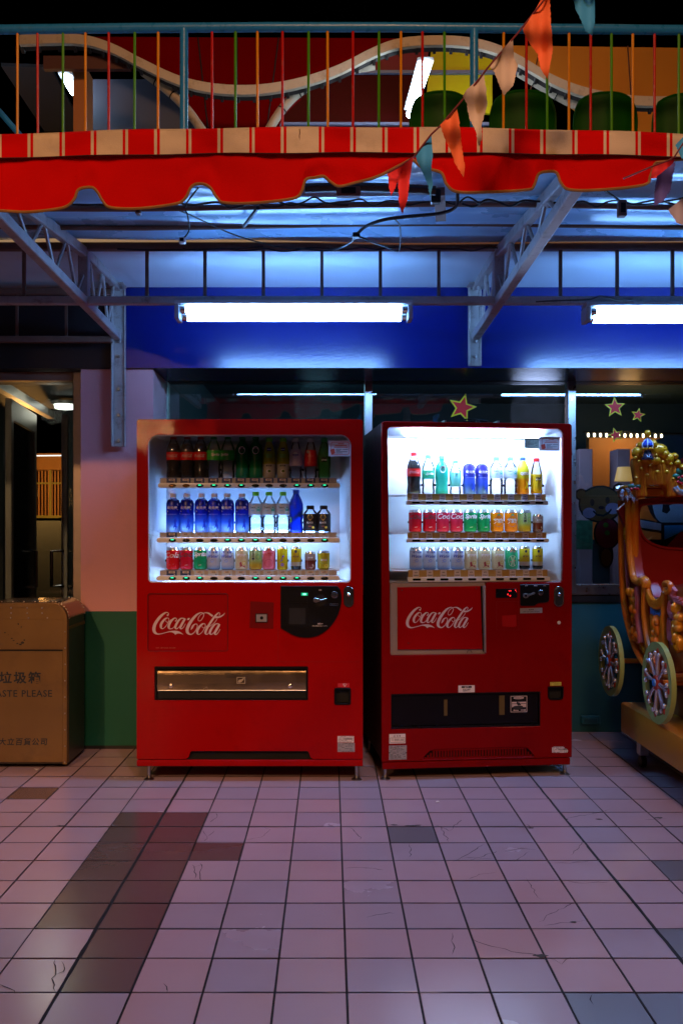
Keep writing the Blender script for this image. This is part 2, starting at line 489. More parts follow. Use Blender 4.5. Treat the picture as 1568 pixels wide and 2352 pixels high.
tag(rest.build('tiles_further_off', tm[0], bed, smooth=0), kind='stuff')
# cracks: jagged open seams in the glaze
def crack(pts, w0=.0017, name='crack'):
    g = Vector
    P3 = [Vector(((x - VX) * CH / (y - VY), CH * F / (y - VY), .0014)) for x, y in pts]
    line = []
    for a, b in zip(P3, P3[1:]):
        n_ = max(2, int((b - a).length / .02))
        for k in range(n_):
            p = a.lerp(b, k / n_)
            line.append(p + Vector((random.uniform(-.006, .006), random.uniform(-.006, .006), 0)))
    line.append(P3[-1])
    vs = []; fs = []
    for i, p in enumerate(line):
        d = (line[min(i + 1, len(line) - 1)] - line[max(i - 1, 0)]).normalized()
        nn = Vector((-d.y, d.x, 0)) * w0 * random.uniform(.3, 1.0) * (1 if 0 < i < len(line) - 1 else .2)
        vs += [p + nn, p - nn]
        if i: fs.append((2 * i - 2, 2 * i - 1, 2 * i + 1, 2 * i))
    return vs, fs
cr = MB()
B0 = 1694
for pl in [[(497, 173), (500, 185), (483, 195)], [(467, 215), (478, 228), (468, 240)], [(478, 228), (492, 215)], [(440, 292), (450, 305), (447, 325)], [(462, 290), (463, 330)], [(440, 300), (468, 292)],
           [(565, 235), (600, 230), (618, 212), (605, 206)], [(890, 200), (930, 203), (985, 206)], [(1040, 285), (1065, 275), (1110, 245)], [(1040, 285), (1085, 282), (1140, 262)], [(1065, 275), (1130, 280)], [(1075, 325), (1100, 315), (1140, 310)],
           [(1160, 262), (1200, 255), (1230, 258)], [(1180, 285), (1215, 262)], [(1270, 290), (1330, 288), (1380, 280)], [(1295, 330), (1340, 335), (1400, 332)], [(1205, 325), (1220, 345), (1240, 372)],
           [(1240, 425), (1265, 405), (1315, 380)], [(1250, 432), (1315, 425), (1345, 420)], [(1085, 462), (1125, 480), (1175, 492), (1250, 503)], [(1035, 450), (1042, 475), (1038, 500)], [(840, 412), (880, 405), (905, 405)],
           [(790, 300), (830, 298), (880, 305)], [(830, 235), (815, 215), (800, 206)], [(380, 565), (388, 580), (384, 588)], [(125, 510), (130, 545), (120, 560), (128, 585)], [(145, 515), (150, 540), (128, 545)], [(0, 567), (25, 575), (35, 590)],
           [(1300, 185), (1350, 178), (1400, 165)], [(1205, 200), (1225, 210), (1205, 212)], [(1250, 505), (1290, 520), (1310, 505)], [(1310, 270), (1330, 250), (1335, 240)], [(1000, 200), (1030, 215), (1060, 190)],
           [(940, 275), (945, 255), (940, 245)], [(1355, 590), (1362, 615)], [(1480, 190), (1530, 187)], [(1010, 205), (1030, 240)]]:
    vs_, fs_ = crack([(x, y + B0) for x, y in pl])
    cr.add(vs_, fs_)
def joint(axis, c, a, b, w0, seed):
    rr = random.Random(seed); n_ = 60; vs_ = []; fs_ = []
    for k in range(n_ + 1):
        t = a + (b - a) * k / n_
        w1, w2 = w0 * rr.uniform(.55, 1.15), w0 * rr.uniform(.55, 1.15)
        vs_ += [(c - w1, t, .0012), (c + w2, t, .0012)] if axis == 'y' else [(t, c - w1, .0012), (t, c + w2, .0012)]
        if k: fs_.append((2 * k - 2, 2 * k - 1, 2 * k + 1, 2 * k))
    cr.add(vs_, fs_)
joint('y', GX - 4 * PXX, 1.5, 5.2, .0062, 1); joint('y', GX + 5 * PXX, 1.5, 5.2, .0062, 2); joint('x', 3.888, -2.2, 2.2, .0040, 3)
for k in range(-9, 9):
    if k not in (-4, 5): joint('y', GX + k * PXX, 2.2, 5.2, .0026, 40 + k)
for k in range(-1, 15):
    if k != 7: joint('x', GY + k * PYY, -2.3, 2.3, .0023, 80 + k)
tag(cr.build('crack', M('crack_grime', (.012, .010, .010), .9), bed, smooth=0), kind='stuff')
# broken chips along the joints
ch = MB()
for (x, y, s_) in [(945, 203, 14), (1315, 425, 9), (1240, 502, 16), (1510, 185, 12), (1218, 208, 9), (140, 203, 9), (905, 201, 8), (1300, 188, 6), (960, 202, 9), (1375, 188, 8)]:
    c0 = Vector(((x - VX) * CH / (y + B0 - VY), CH * F / (y + B0 - VY), .0018)); s2 = s_ * c0.y / F
    pts = [(c0.x + s2 * random.uniform(.6, 1.2) * cos(a), c0.y + s2 * .5 * random.uniform(.4, 1.1) * sin(a)) for a in [k * pi / 5 for k in range(10)]]
    ch.prism(pts, ident, .0012, .0016)
tag(ch.build('chips', M('chipped_mortar', (.05, .04, .035), .9), bed, smooth=0), kind='stuff')
# scraps lying on the floor
for (x, y, s_, lab) in [(1004, 1843, 4, 'tiny white paper scrap lying on the floor tiles'), ]:
    Y = CH * F / (y - VY); p = P(x, y, Y)
    o = MB().prism([(p.x - .008, p.y - .01), (p.x + .01, p.y - .006), (p.x + .006, p.y + .012), (p.x - .006, p.y + .008)], ident, .003, .0045).build('paper_scrap', m_wht2, smooth=0)
    tag(o, lab, 'paper scrap')

# ------------------------------------------------------------------ the building
ZB, ZT = 2.225, 2.694            # underside and top of the blue beam
YB, YP, YW = 5.25, 5.28, 5.73    # beam face, pillar face, window wall
m_blue = M('glossy_blue_paint', (.0012, .0065, .12), .20, var=.10, vs_=2, bump=.06, bs=60, rvar=.05)
m_soff = M('white_soffit_paint', (.58, .72, .82), .55, var=.08, vs_=2, bump=.15, bs=6)
m_brown = M('brown_frame_paint', (.20, .11, .08), .45, var=.25, vs_=9)
m_dkwall = M('unlit_beam_and_skirting', (.012, .010, .012), .5)  # black puts shade on the beam's unlit end; the skirting shares it
m_pinkw = M('pink_wall_paint', (.70, .34, .36), .55, var=.06, vs_=1.5, bump=.08, bs=90, dirt=.25, dcol=(.40, .22, .2), ds=2)
m_green = M('green_wall_paint', (.0006, .105, .062), .5, var=.12, vs_=2, bump=.08, bs=90)
m_teal = M('teal_wall_paint', (.004, .085, .095), .55, var=.15, vs_=2, bump=.08, bs=90)
m_alu = M('aluminium', (.55, .53, .52), .30, 1, var=.1, vs_=30)

xbl = (290 - VX) * YB / F
tag(MB().box((xbl, YB, ZB), (6, YB + .6, ZT)).build('blue_beam', m_blue, smooth=0), 'glossy blue beam running above the shop windows', 'beam')
tag(MB().box((-6, YB + .01, ZB), (xbl - .002, YB + .6, ZT)).build('dark_beam', m_dkwall, smooth=0), 'unlit end of the beam over the glass doorway, shade put in as black', 'beam')
tag(MB().box((-6, 4.53, ZT + .001), (6, 9, 2.95)).build('balcony_slab', m_soff, smooth=0), 'white balcony slab whose underside glows above the lamps', 'balcony')
# fine cracks in the soffit paint
sc_ = MB()
for pl in [[(675, 575), (668, 600), (680, 625), (674, 655)], [(510, 590), (520, 640)]]:
    pp = []
    for x, y in pl:
        Y = (ZT - .0015 - CH) * F / (VY - y); pp.append(P(x, y, Y))
    sc_.tube([q + Vector((random.uniform(-.006, .006), 0, 0)) for q in pp], .0012, 4)
# pillar
XP0, XP1 = (186 - VX) * YP / F, (352 - VX) * YP / F
ZG = CH - (1404 - VY) * YP / F
pil = thing('pillar', 'pink painted pillar with green lower part beside the doorway', 'pillar', (XP0, YP, 0))
W_ = XP1 - XP0
MB().box((0, 0, ZG), (W_, YW - YP + .1, ZB - .002)).build('upper_coat', m_pinkw, pil, smooth=0)
MB().box((.001, .001, 0.02), (W_ - .001, YW - YP + .1, ZG - .0005)).build('lower_coat', m_green, pil, smooth=0)
MB().box((.004, .004, -.01), (W_ - .004, YW - YP + .1, .0195)).build('skirting', m_dkwall, pil, smooth=0)
# teal wall under the windows
ZS = CH - (1384 - VY) * YW / F
XWL = XP1 + .002
ww = thing('low_wall', 'teal painted low wall under the shop windows', 'wall', (XWL, YW, 0))
MB().box((0, 0, 0), (5.2, .18, ZS)).build('wall_face', m_teal, ww, smooth=0)
ob_ = MB().box((0, -.03, 0), (.115, 0, .052))
xo, zo = (1331 - VX) * YW / F, CH - (1662 - VY) * YW / F
bx_ = thing('outlet_box', 'flat teal electrical outlet box low on the teal wall', 'outlet', (xo, YW - .001, zo))
MB().box((0, -.03, 0), (.12, 0, .055)).build('cover', m_teal, bx_, bevel=.004)
MB().box((.02, -.034, .014), (.10, -.0301, .042)).build('socket_plate', M('dark_teal_plastic', (.01, .07, .075), .4), bx_, bevel=.002)

# window band
ZWT = CH - (875 - VY) * YW / F
wb = thing('shop_window', 'aluminium framed shop window band behind the vending machines', 'window', (0, YW, 0))
def wx(x, Y=YW): return (x - VX) * Y / F
def wz(y, Y=YW): return CH - (y - VY) * Y / F
XR = 4.2
MB().box((XWL, -.015, ZWT), (XR, .10, ZB - .002)).build('head_frame', M('dark_bronze_frame', (.035, .028, .026), .4, .6), wb, bevel=.003)
MB().box((wx(372), -.03, ZS + .002), (wx(386), .06, ZWT - .002)).build('jamb', m_alu, wb, bevel=.003)
for xa, xb in ((837, 855), (1301, 1319)):
    MB().box((wx(xa), -.03, ZS + .06), (wx(xb), .06, ZWT - .002)).build('mullion', m_alu, wb, bevel=.003)
MB().box((wx(1790), -.03, ZS + .06), (wx(1808), .06, ZWT - .002)).build('mullion', m_alu, wb, bevel=.003)
MB().box((wx(388), -.02, ZS + .05), (XR, .08, ZS + .115)).build('sill', m_alu, wb, bevel=.003)
MB().box((XWL, -.012, ZS + .001), (XR, .08, ZS + .048)).build('bottom_rail', M('dark_bronze_frame', (.035, .028, .026)), wb, bevel=.002)
for xa, xb in ((386.5, 836.5), (855.5, 1300.5), (1319.5, 1789)):
    MB().box((wx(xa), .010, ZS + .11), (wx(xb), .016, ZWT)).build('pane', m_win, wb, smooth=0)

# stars stuck on the panes
m_sy = M('yellow_print', (.90, .72, .0), .5); m_sr = M('red_star_print', (.85, .004, .004), .5)
def star_decal(x, y, r, rot, lab):
    s = thing('star_sticker', lab, 'star sticker', (wx(x, YW), YW + .008, wz(y, YW)), 0, 'star stickers on the shop window')
    rr = r * YW / F
    MB().prism(star(0, 0, rr, .45, rot), wxz, 0, .0012).build('outline', m_sy, s, smooth=0)
    MB().prism(star(0, 0, rr * .76, .45, rot), wxz, -.0012, -.0002).build('centre', m_sr, s, smooth=0)
star_decal(1061, 936, 34, .25, 'large tilted red star sticker partly behind the bright vending machine')
star_decal(1412, 935, 25, -.05, 'upper red star sticker, largest of the three beside the mullion')
star_decal(1465, 953, 17, .2, 'smaller red star sticker to the right of the big one')
star_decal(1414, 999, 18, -.3, 'red star sticker hanging over the row of lit bulbs')

# teddy sticker on the pane (plain)
def decal_px(mb, pts, Y, d0, d1):
    mb.prism([((x - VX) * Y / F, CH - (y - VY) * Y / F) for x, y in pts], wxz, d0, d1); return mb
YD = YW + .018
bear = thing('teddy_bear_sticker', 'dim brown teddy bear sticker on the inside of the window', 'sticker', (0, YD, 0))
m_bb = M('brown_sticker_print', (.26, .12, .03), .6); m_bo = M('black_sticker_print', (.01, .01, .012), .6); m_bc = M('lilac_sticker_print', (.55, .42, .65), .6)
def blob(cx, cy, rx, ry, n=22): return circ(cx, cy, rx, n, ry)
def dec(name, mat, pts_list, layer, par):
    for pts in pts_list:
        mb = MB(); decal_px(mb, pts, 0 + YD, -.0006 * layer, -.0006 * layer + .0004); o = mb.build(name, mat, par, smooth=0)
    return o
dec('outline', m_bo, [blob(1378, 1158, 51, 43)], 0, bear)
dec('outline', m_bo, [blob(1334, 1136, 15, 14), blob(1420, 1124, 14, 14), blob(1393, 1225, 31, 38), blob(1391, 1275, 17, 30)], -1, bear)
dec('head', m_bb, [blob(1378, 1158, 47, 39)], 1, bear)
dec('ear', m_bb, [blob(1334, 1136, 11, 10), blob(1421, 1123, 10, 10)], 2, bear)
dec('cheek', m_bc, [blob(1352, 1178, 15, 12), blob(1406, 1168, 17, 13)], 2, bear)
dec('body', M('maroon_sticker_print', (.35, .02, .05), .6), [blob(1393, 1225, 27, 34)], 1, bear)
dec('paw', m_bb, [blob(1391, 1280, 12, 20)], 2, bear)
dec('face', m_bo, [blob(1359, 1154, 5, 8), blob(1394, 1149, 5, 8), blob(1380, 1166, 7, 4)], 3, bear)
dec('mouth', m_bo, [[(1362, 1172), (1370, 1180), (1384, 1182), (1396, 1175), (1402, 1168), (1404, 1171), (1397, 1180), (1384, 1187), (1369, 1184), (1360, 1175)]], 3, bear)
dec('button', M('lime_sticker_print', (.10, .30, .02), .6), [blob(1390, 1206, 6, 6), blob(1393, 1224, 6, 6)], 3, bear)
# big painted mural of plain shapes behind the coach
mur = thing('mural_sticker', 'large pop coloured window mural seen behind and through the coach', 'sticker', (0, YD, 0))
dec('black_disc', m_bo, [smooth_path([(1478, 1130), (1482, 1060), (1495, 1020), (1530, 1002), (1580, 1000), (1660, 1020), (1690, 1100), (1670, 1180), (1620, 1215), (1550, 1215), (1500, 1190)], 4, True)], 0, mur)
dec('red_disc', M('scarlet_print', (.75, .01, .03), .5), [smooth_path([(1549, 1075), (1560, 1056), (1590, 1046), (1640, 1060), (1650, 1095), (1600, 1105), (1565, 1098)], 4, True)], 1, mur)
dec('white_shape', M('lilac_white_print', (.85, .78, .92), .5), [smooth_path([(1497, 1150), (1512, 1150), (1530, 1162), (1568, 1150), (1610, 1150), (1620, 1190), (1580, 1208), (1530, 1205), (1505, 1188)], 4, True)], 1, mur)
dec('black_band', m_bo, [[(1440, 1186), (1520, 1200), (1520, 1225), (1440, 1212)]], 1, mur)
dec('white_band', M('lilac_white_print', (.85, .78, .92)), [[(1440, 1189), (1517, 1203), (1517, 1219), (1440, 1207)]], 2, mur)
dec('black_patch', m_bo, [[(1517, 1200), (1620, 1200), (1620, 1290), (1517, 1290)], [(1521, 1158), (1535, 1160), (1538, 1172), (1530, 1180), (1519, 1176)]], 3, mur)
dec('blue_flag', M('sky_blue_print', (.03, .42, .95), .5), [[(1524, 1207), (1600, 1205), (1524, 1240)]], 4, mur)
dec('red_patch', M('scarlet_print', (.75, .01, .03)), [[(1532, 1252), (1560, 1222), (1600, 1222), (1600, 1285), (1532, 1285)]], 4, mur)
dec('yellow_edge', m_sy, [[(1453, 1068), (1466, 1060), (1476, 1086), (1464, 1082)]], 2, mur)

# shop interior behind the windows
m_int = M('shop_wall_paint', (.03, .07, .085), .7)
rm = MB().box((-1.2, 9.0, 0), (6, 9.1, 2.7)).box((-1.2, YW + .2, 2.55), (6, 9, 2.62)).box((-1.2, YW + .2, 0), (-1.1, 9, 2.6)).box((6, YW + .2, 0), (6.1, 9, 2.6))
tag(rm.build('shop_interior', m_int, smooth=0), kind='structure')
ob = tag(MB().box((wx(1345, 8.6), 8.5, 1.2), (wx(1700, 8.6), 8.6, wz(1005, 8.5))).build('awning_board', M('orange_board', (.55, .22, .05), .6), smooth=0), 'orange board under a row of bulbs inside the shop', 'board')
bl = thing('bulb_string', 'row of small lit bulbs seen through the shop window', 'light string', (0, 8.35, 0))
m_bulb = M('lit_bulb', (1, .8, .5), .4, emit=9, ecol=(1, .78, .5))
MB().tube([(wx(1340, 8.35), .02, wz(992, 8.35)), (wx(1620, 8.35), .02, wz(996, 8.35))], .008, 6).build('cord', m_blk, bl)
for k in range(13):
    x = 1350 + k * 14
    MB().ball((wx(x, 8.35), 0, wz(999 + k * .2, 8.35)), .012, .012, .02, 8, 6).build('bulb', m_bulb, bl)
point('bulb_string_light', (wx(1440, 8.2), 8.15, wz(1015, 8.2)), 6, (1, .5, .16), .1)
m_col = M('lilac_column', (.42, .34, .40), .6)
for (xa, xb, ya, lab) in ((1329, 1360, 1031, 'pale column standing inside the shop beside the mullion'), (1416, 1446, 1031, 'second pale column standing deeper inside the shop')):
    tag(MB().box((wx(xa, 7.4), 7.4, 0), (wx(xb, 7.4), 7.6, wz(ya, 7.4))).build('column', m_col, bevel=.005), lab, 'column')
tag(MB().box((wx(1324, 7.2), 7.2, wz(1262, 7.2)), (wx(1360, 7.2), 7.22, wz(1195, 7.2))).build('poster', M('green_poster', (.05, .22, .12), .5, var=.9, vs_=25)), 'green mottled poster on the column inside the shop', 'poster')
ls = MB().lathe([(.05, .11), (.075, 0)], 14, (wx(1432, 7.1), 7.1, wz(1105, 7.1)))
tag(ls.build('lamp_shade', M('lit_shade', (.9, .6, .2), .5, emit=.5, ecol=(1, .55, .15))), 'small glowing yellow shade of a lamp inside the shop', 'lamp')
point('shop_fill_light', (-.1, 7.4, 2.3), 6, (.3, .75, 1), .2)  # added fill without a fixture, tints the shop interior
point('shop_fill_light', (1.6, 7.0, 2.2), 16, (.55, .62, 1), .2)  # added fill that brightens the interior behind the panes

# ------------------------------------------------------------------ left doorway
DW = thing('doorway', 'aluminium and glass doorway left of the pink pillar', 'doorway', (0, 5.36, 0))
YDr = 5.36
m_fr = M('weathered_aluminium', (.36, .30, .27), .42, .8, var=.2, vs_=14)
MB().box((wx(-260, YDr), 0, wz(874, YDr)), (wx(169, YDr), .08, ZB - .002)).build('head_frame', m_brown, DW, bevel=.003)
MB().box((wx(169, YDr), -.01, 0), (XP0 - .002, .08, ZB - .003)).build('jamb', m_fr, DW, bevel=.004)
MB().box((wx(-120, YDr), .03, .02), (wx(168, YDr), .036, wz(875, YDr))).build('pane', m_win, DW, smooth=0)
MB().box((wx(-150, YDr), 0, 0), (wx(-121, YDr), .08, wz(875, YDr))).build('jamb', m_fr, DW, bevel=.004)
m_leaf = M('pale_door_frame', (.46, .43, .38), .35, .5, var=.12)
leaf = thing('glass_door', 'open aluminium framed glass door standing inside the doorway', 'door', (-1.995, 5.60, 0), atan2(.79, -.102))
MB().box((0, -.02, .02), (.06, .02, 2.10)).build('stile', m_leaf, leaf, bevel=.003)
MB().box((.74, -.02, .02), (.80, .02, 2.10)).build('stile', m_leaf, leaf, bevel=.003)
MB().box((.061, -.02, 1.97), (.739, .02, 2.10)).build('top_rail', m_leaf, leaf, bevel=.003)
MB().box((.061, -.02, .02), (.739, .02, .22)).build('bottom_rail', m_leaf, leaf, bevel=.003)
MB().box((.061, -.003, .221), (.739, .003, 1.969)).build('pane', MG('clean_door_pane', (.9, .93, .92), .02, 1.06), leaf, smooth=0)
def handle(par, p0, dx, z0, z1, off):
    pts = [p0 + Vector((0, 0, z1)), p0 + Vector((dx, off, z1)), p0 + Vector((dx, off, z0)), p0 + Vector((0, 0, z0))]
    return MB().tube(smooth_path([tuple(q) for q in pts], 1), .014, 10).build('handle', m_chrome, par)
d2 = thing('swing_door', 'second glass door with pale post and chrome handle', 'door', (0, 6.35, 0))
xq = wx(141, 6.35)
MB().box((xq, 0, 0), (wx(155, 6.35), .05, wz(951, 6.35))).build('stile', M('white_post', (.72, .72, .68), .35), d2, bevel=.004)
MB().box((wx(155.3, 6.35), .02, .05), (wx(300, 6.35), .026, wz(951, 6.35))).build('pane', m_glass, d2, smooth=0)
for (xa, xb) in ((141, 119), ):
    MB().tube([(wx(xa, 6.3), .0, wz(1266, 6.3)), (wx(xb, 6.3), -.05, wz(1266, 6.3)), (wx(xb, 6.3), -.05, wz(1347, 6.3)), (wx(xa, 6.3), 0, wz(1347, 6.3))], .012, 10).build('handle', m_chrome, d2)
MB().tube([(wx(156, 6.3), -.0, wz(1266, 6.3)), (wx(170, 6.3), -.05, wz(1266, 6.3)), (wx(170, 6.3), -.05, wz(1347, 6.3)), (wx(156, 6.3), 0, wz(1347, 6.3))], .012, 10).build('handle', m_chrome, d2)
MB().tube([(wx(64, 6.3), -.0, wz(1266, 6.3)), (wx(89, 6.3), -.05, wz(1266, 6.3)), (wx(89, 6.3), -.05, wz(1347, 6.3)), (wx(64, 6.3), 0, wz(1347, 6.3))], .012, 10).build('handle', m_chrome, leaf).matrix_parent_inverse = Matrix.Translation((0, 6.3, 0)).inverted() @ Matrix.Identity(4)
lf_h = [o for o in leaf.children if o.name.startswith('handle')][0]
lf_h.matrix_parent_inverse = (Matrix.Translation(Vector((-1.995, 5.60, 0))) @ Matrix.Rotation(atan2(.79, -.102), 4, 'Z')).inverted() @ Matrix.Translation((0, 6.3, 0))
# lobby
lob = MB().box((-2.66, 8.95, 0), (-1.2, 9.05, 2.6)).box((-6, 8.95, 0), (-3.24, 9.05, 2.6)).box((-9, 12.0, 0), (0, 12.1, 1.42)).box((-5, YDr + .1, 2.50), (-1.2, 9, 2.56)).box((-1.28, YW + .1, 0), (-1.22, 9, 2.6))
tag(lob.build('lobby', M('lobby_paint', (.06, .07, .07), .6), smooth=0), kind='structure')
tag(MB().beam(P(-20, 874, 5.9), P(118, 954, 8.8), .06, .07).build('ceiling_trim', m_leaf), 'pale ceiling trim running back inside the lobby', 'trim')
dl = thing('ceiling_lamp', 'bright round lamp under the lobby ceiling', 'ceiling lamp', P(150, 930, 8.3))
MB().lathe([(.10, 0), (.09, -.035), (.02, -.045), (0, -.046)], 18).build('diffuser', M('lit_lobby_lamp', (1, .95, .8), .4, emit=4, ecol=(1, .95, .82)), dl)
MB().lathe([(.12, .03), (.12, 0)], 18).build('frame', m_leaf, dl)
point('lobby_lamp_light', P(120, 945, 7.0), 9, (1, .9, .7), .1)
# footbridge lit orange: a reflection in the glass, built as parts beyond the lobby
YBr = 13.0
br = thing('footbridge', 'orange lit footbridge with railing built in place of its reflection in the doorway glass', 'footbridge', (0, YBr, 0))
m_or = M('orange_bridge_paint', (.75, .33, .07), .5, var=.2); m_yg = M('yellow_green_paint', (.5, .42, .06), .5)
MB().box((wx(-60, YBr), 0, wz(1079, YBr)), (wx(175, YBr), .3, wz(1041, YBr))).build('girder', m_or, br, smooth=0)
MB().box((wx(-60, YBr), -.1, wz(1190, YBr)), (wx(175, YBr), .3, wz(1184, YBr))).build('kerb', m_yg, br, smooth=0)
MB().box((wx(-60, YBr), -.02, wz(1112, YBr)), (wx(175, YBr), .02, wz(1108, YBr))).build('rail', m_yg, br, smooth=0)
b0 = MB().box((-.011, -.011, 0), (.011, .011, .66)).build('baluster', m_or, br, smooth=0)
b0.location = (wx(-50, YBr), 0, wz(1186, YBr))
for k in range(1, 30):
    c = b0.copy(); C.objects.link(c); c.parent = br; c.location = (wx(-50 + k * 7.4, YBr), 0, wz(1186, YBr))
MB().box((wx(115, YBr), -.03, wz(1190, YBr)), (wx(120, YBr), .03, wz(1080, YBr))).build('post', m_yg, br, smooth=0)
point('bridge_fill_light', P(60, 1130, 11.4), 60, (1, .42, .1), .15)  # added orange light without a fixture, so the bridge shows
ng = thing('strip_light', 'thin white strip light line beyond the lobby door', 'strip light', P(62, 1047, 9.5))
q1 = P(168, 1046, 9.5) - P(62, 1047, 9.5)
MB().tube([(0, 0, 0), tuple(q1)], .006, 6).build('tube', M('lit_strip', (1, .9, .8), .4, emit=3), ng)

# ------------------------------------------------------------------ awning, brackets, trusses
YT = 4.50
m_stl = M('grey_white_steel_paint', (.42, .38, .36), .45, var=.15, vs_=12, dirt=.7, dcol=(.10, .05, .03), ds=14)
m_rod = M('rusty_brown_paint', (.16, .09, .065), .55, var=.3, vs_=20)
tr = thing('awning_truss', 'long brown steel truss under the balcony that carries the lamps', 'truss', (0, YT, 0))
zt0, zt1 = CH - (567 - VY) * YT / F, CH - (691 - VY) * YT / F
MB().box((-3, -.02, zt0 - .018), (3.2, .02, zt0 + .018)).build('top_bar', m_rod, tr, bevel=.003)
MB().box((-3, -.02, zt1 - .019), (3.2, .02, zt1 + .019)).build('bottom_bar', m_stl, tr, bevel=.003)
rod = MB().box((-.008, -.008, zt1 + .019), (.008, .008, zt0 - .018)).build('rod', m_rod, tr, bevel=.001)
rod.location.x = wx(56, YT)
for x in (-90, 338, 471, 605, 739, 873, 1007, 1286, 1416, 1543, 1670):
    c = rod.copy(); C.objects.link(c); c.parent = tr; c.location.x = wx(x, YT)
# lower side frame on the left
sf = thing('side_frame', 'lower brown frame of bars left of the bracket', 'frame', (0, 5.15, 0))
MB().box((-3, -.02, wz(787, 5.15)), (wx(258, 5.15), .02, wz(773, 5.15))).build('bar', m_rod, sf, bevel=.003)
MB().box((-3, -.02, wz(677, 5.15)), (wx(258, 5.15), .02, wz(663, 5.15))).build('bar', m_rod, sf, bevel=.003)
for x in (40, 153): MB().box((wx(x, 5.15) - .007, -.007, wz(773, 5.15)), (wx(x, 5.15) + .007, .007, wz(677, 5.15))).build('rod', m_rod, sf)

def bracket(X, zend, lab, base_x, ylow):
    b = thing('awning_bracket', lab, 'bracket', (X, YB, 0), 0, 'steel brackets holding up the awning')
    def L(y, z): return (0, y - YB, z)
    lo0, lo1 = L(5.20, 2.40), L(3.02, 2.45)
    up0, up1 = L(5.22, 2.69), L(3.02, 2.515)
    um = L(4.5, 2.665)
    MB().beam(lo0, lo1, .045, .045).build('lower_chord', m_stl, b, bevel=.004)
    MB().beam(up0, um, .038, .05).build('upper_chord', m_stl, b, bevel=.004)
    MB().beam(um, up1, .038, .05).build('upper_chord', m_stl, b, bevel=.004)
    MB().beam(L(4.5, 2.43), L(4.5, 2.66), .05, .05, (0, 1, 0)).build('strut', m_stl, b, bevel=.004)
    zl = lambda y: 2.40 + (5.2 - y) / 2.18 * .05
    zu = lambda y: 2.69 - (5.22 - y) * .035 if y > 4.5 else 2.665 - (4.5 - y) * .101
    ys = [5.12, 4.98, 4.86, 4.72, 4.6, 4.36, 4.2, 4.02, 3.86, 3.68, 3.5, 3.32, 3.16]
    for k, (a, c) in enumerate(zip(ys, ys[1:])):
        za = zl(a) if k % 2 else zu(a); zc = zu(c) if k % 2 else zl(c)
        MB().tube([L(a, za), L(c, zc)], .0085, 6).build('lacing_rod', m_stl, b)
    # wall channel with bolts
    xa = base_x * YB / F * 0
    hw = .038
    zb = zend
    ch_ = MB().box((-hw, -.008, zb), (hw, -.001, 2.69)).box((-hw, -.045, zb), (-hw + .007, -.0081, 2.69)).box((hw - .007, -.020, zb), (hw, -.0081, 2.69))
    ch_.build('wall_channel', m_stl, b, bevel=.0015)
    for z in [2.60, 2.38, 2.29, 2.10, 1.95, 1.80]:
        if z > zb + .02:
            MB().lathe([(.013, 0), (.013, -.009), (.007, -.011), (.007, -.018), (0, -.018)], 6, (0, -.0085, z), 'y').build('bolt', m_steel, b)
    MB().box((-.05, -.12, 2.684), (.05, -.02, 2.692)).build('top_plate', m_stl, b, bevel=.002)
    MB().lathe([(.012, 2.683), (.012, 2.666), (0, 2.666)], 6, (0.03, -.07, 0)).build('bolt', m_steel, b)
    return b
bracket(wx(274.5, YB) , CH - (1026 - VY) * YB / F, 'steel lattice bracket above the pillar with long bolted channel', 0, 0)
bracket(wx(1089, YB), CH - (841 - VY) * YB / F, 'steel lattice bracket bolted to the blue beam between the two lamps', 0, 0)

# awning cloth, seen from below
def awn_z(y): return 2.665 - (4.47 - y) * .100
aw = thing('awning', 'red and cream striped awning with torn scalloped valance', 'awning', (0, 0, 0))
g = MB(); nx, ny = 90, 26
vs_, fs_ = [], []
for j in range(ny + 1):
    y = 2.97 + (4.47 - 2.97) * j / ny
    for i in range(nx + 1):
        x = -3.0 + 6.2 * i / nx
        z = awn_z(y) + .045 + .010 * sin(y * 26 + sin(x * 1.7) * 1.2) + .012 * noise.noise(Vector((x * 1.2, y * 7, 0))) - .02 * sin(pi * j / ny)
        vs_.append((x, y, z))
for j in range(ny):
    for i in range(nx):
        a = j * (nx + 1) + i
        fs_.append((a, a + 1, a + nx + 2, a + nx + 1))
g.add(vs_, fs_)
m_cloth = M('pale_awning_lining', (.28, .55, .82), .28, var=.15, vs_=4, bump=.06, bs=10)
lin = g.build('lining', m_cloth, aw, smooth=180)
YV = 2.95
edge = [(-60, 484), (0, 484), (60, 487), (118, 482), (154, 474), (172, 456), (179, 438), (190, 432), (205, 430), (215, 432), (225, 442), (238, 464), (256, 477), (318, 479), (400, 469), (425, 456), (441, 428), (461, 422), (482, 430), (500, 456), (518, 466), (590, 466), (672, 456), (692, 441), (702, 413), (723, 408), (743, 405), (759, 418), (779, 428), (815, 420), (867, 405), (923, 377), (946, 367), (969, 385), (1000, 392), (1015, 400), (1026, 425), (1051, 441), (1123, 441), (1210, 436), (1226, 425), (1236, 400), (1256, 394), (1277, 397), (1287, 420), (1308, 436), (1379, 436), (1477, 425), (1492, 405), (1502, 377), (1518, 372), (1568, 366), (1640, 364)]
def top_band(x):    # seam between striped band and plain valance
    return 352 + 12 * ((x - 840) / 840) ** 2 + 1.0 * sin(x / 47)
def top_edge(x): return 294 + 17 * ((x - 800) / 800) ** 2 + 1.2 * sin(x / 61)
def cloth_off(x, t): return .006 * sin(x / 58.0) * t + .013 * noise.noise(Vector((x / 110, t * 1.2, 3))) + .004 * t * noise.noise(Vector((x / 30, t * 2, 9)))
def col(x, ya, yb, n_, YY, extra=0):
    out = []
    for k in range(n_ + 1):
        t = k / n_; y = ya + (yb - ya) * t
        Y = YY + cloth_off(x, t + extra)
        out.append(tuple(P(x, y, Y)))
    return out
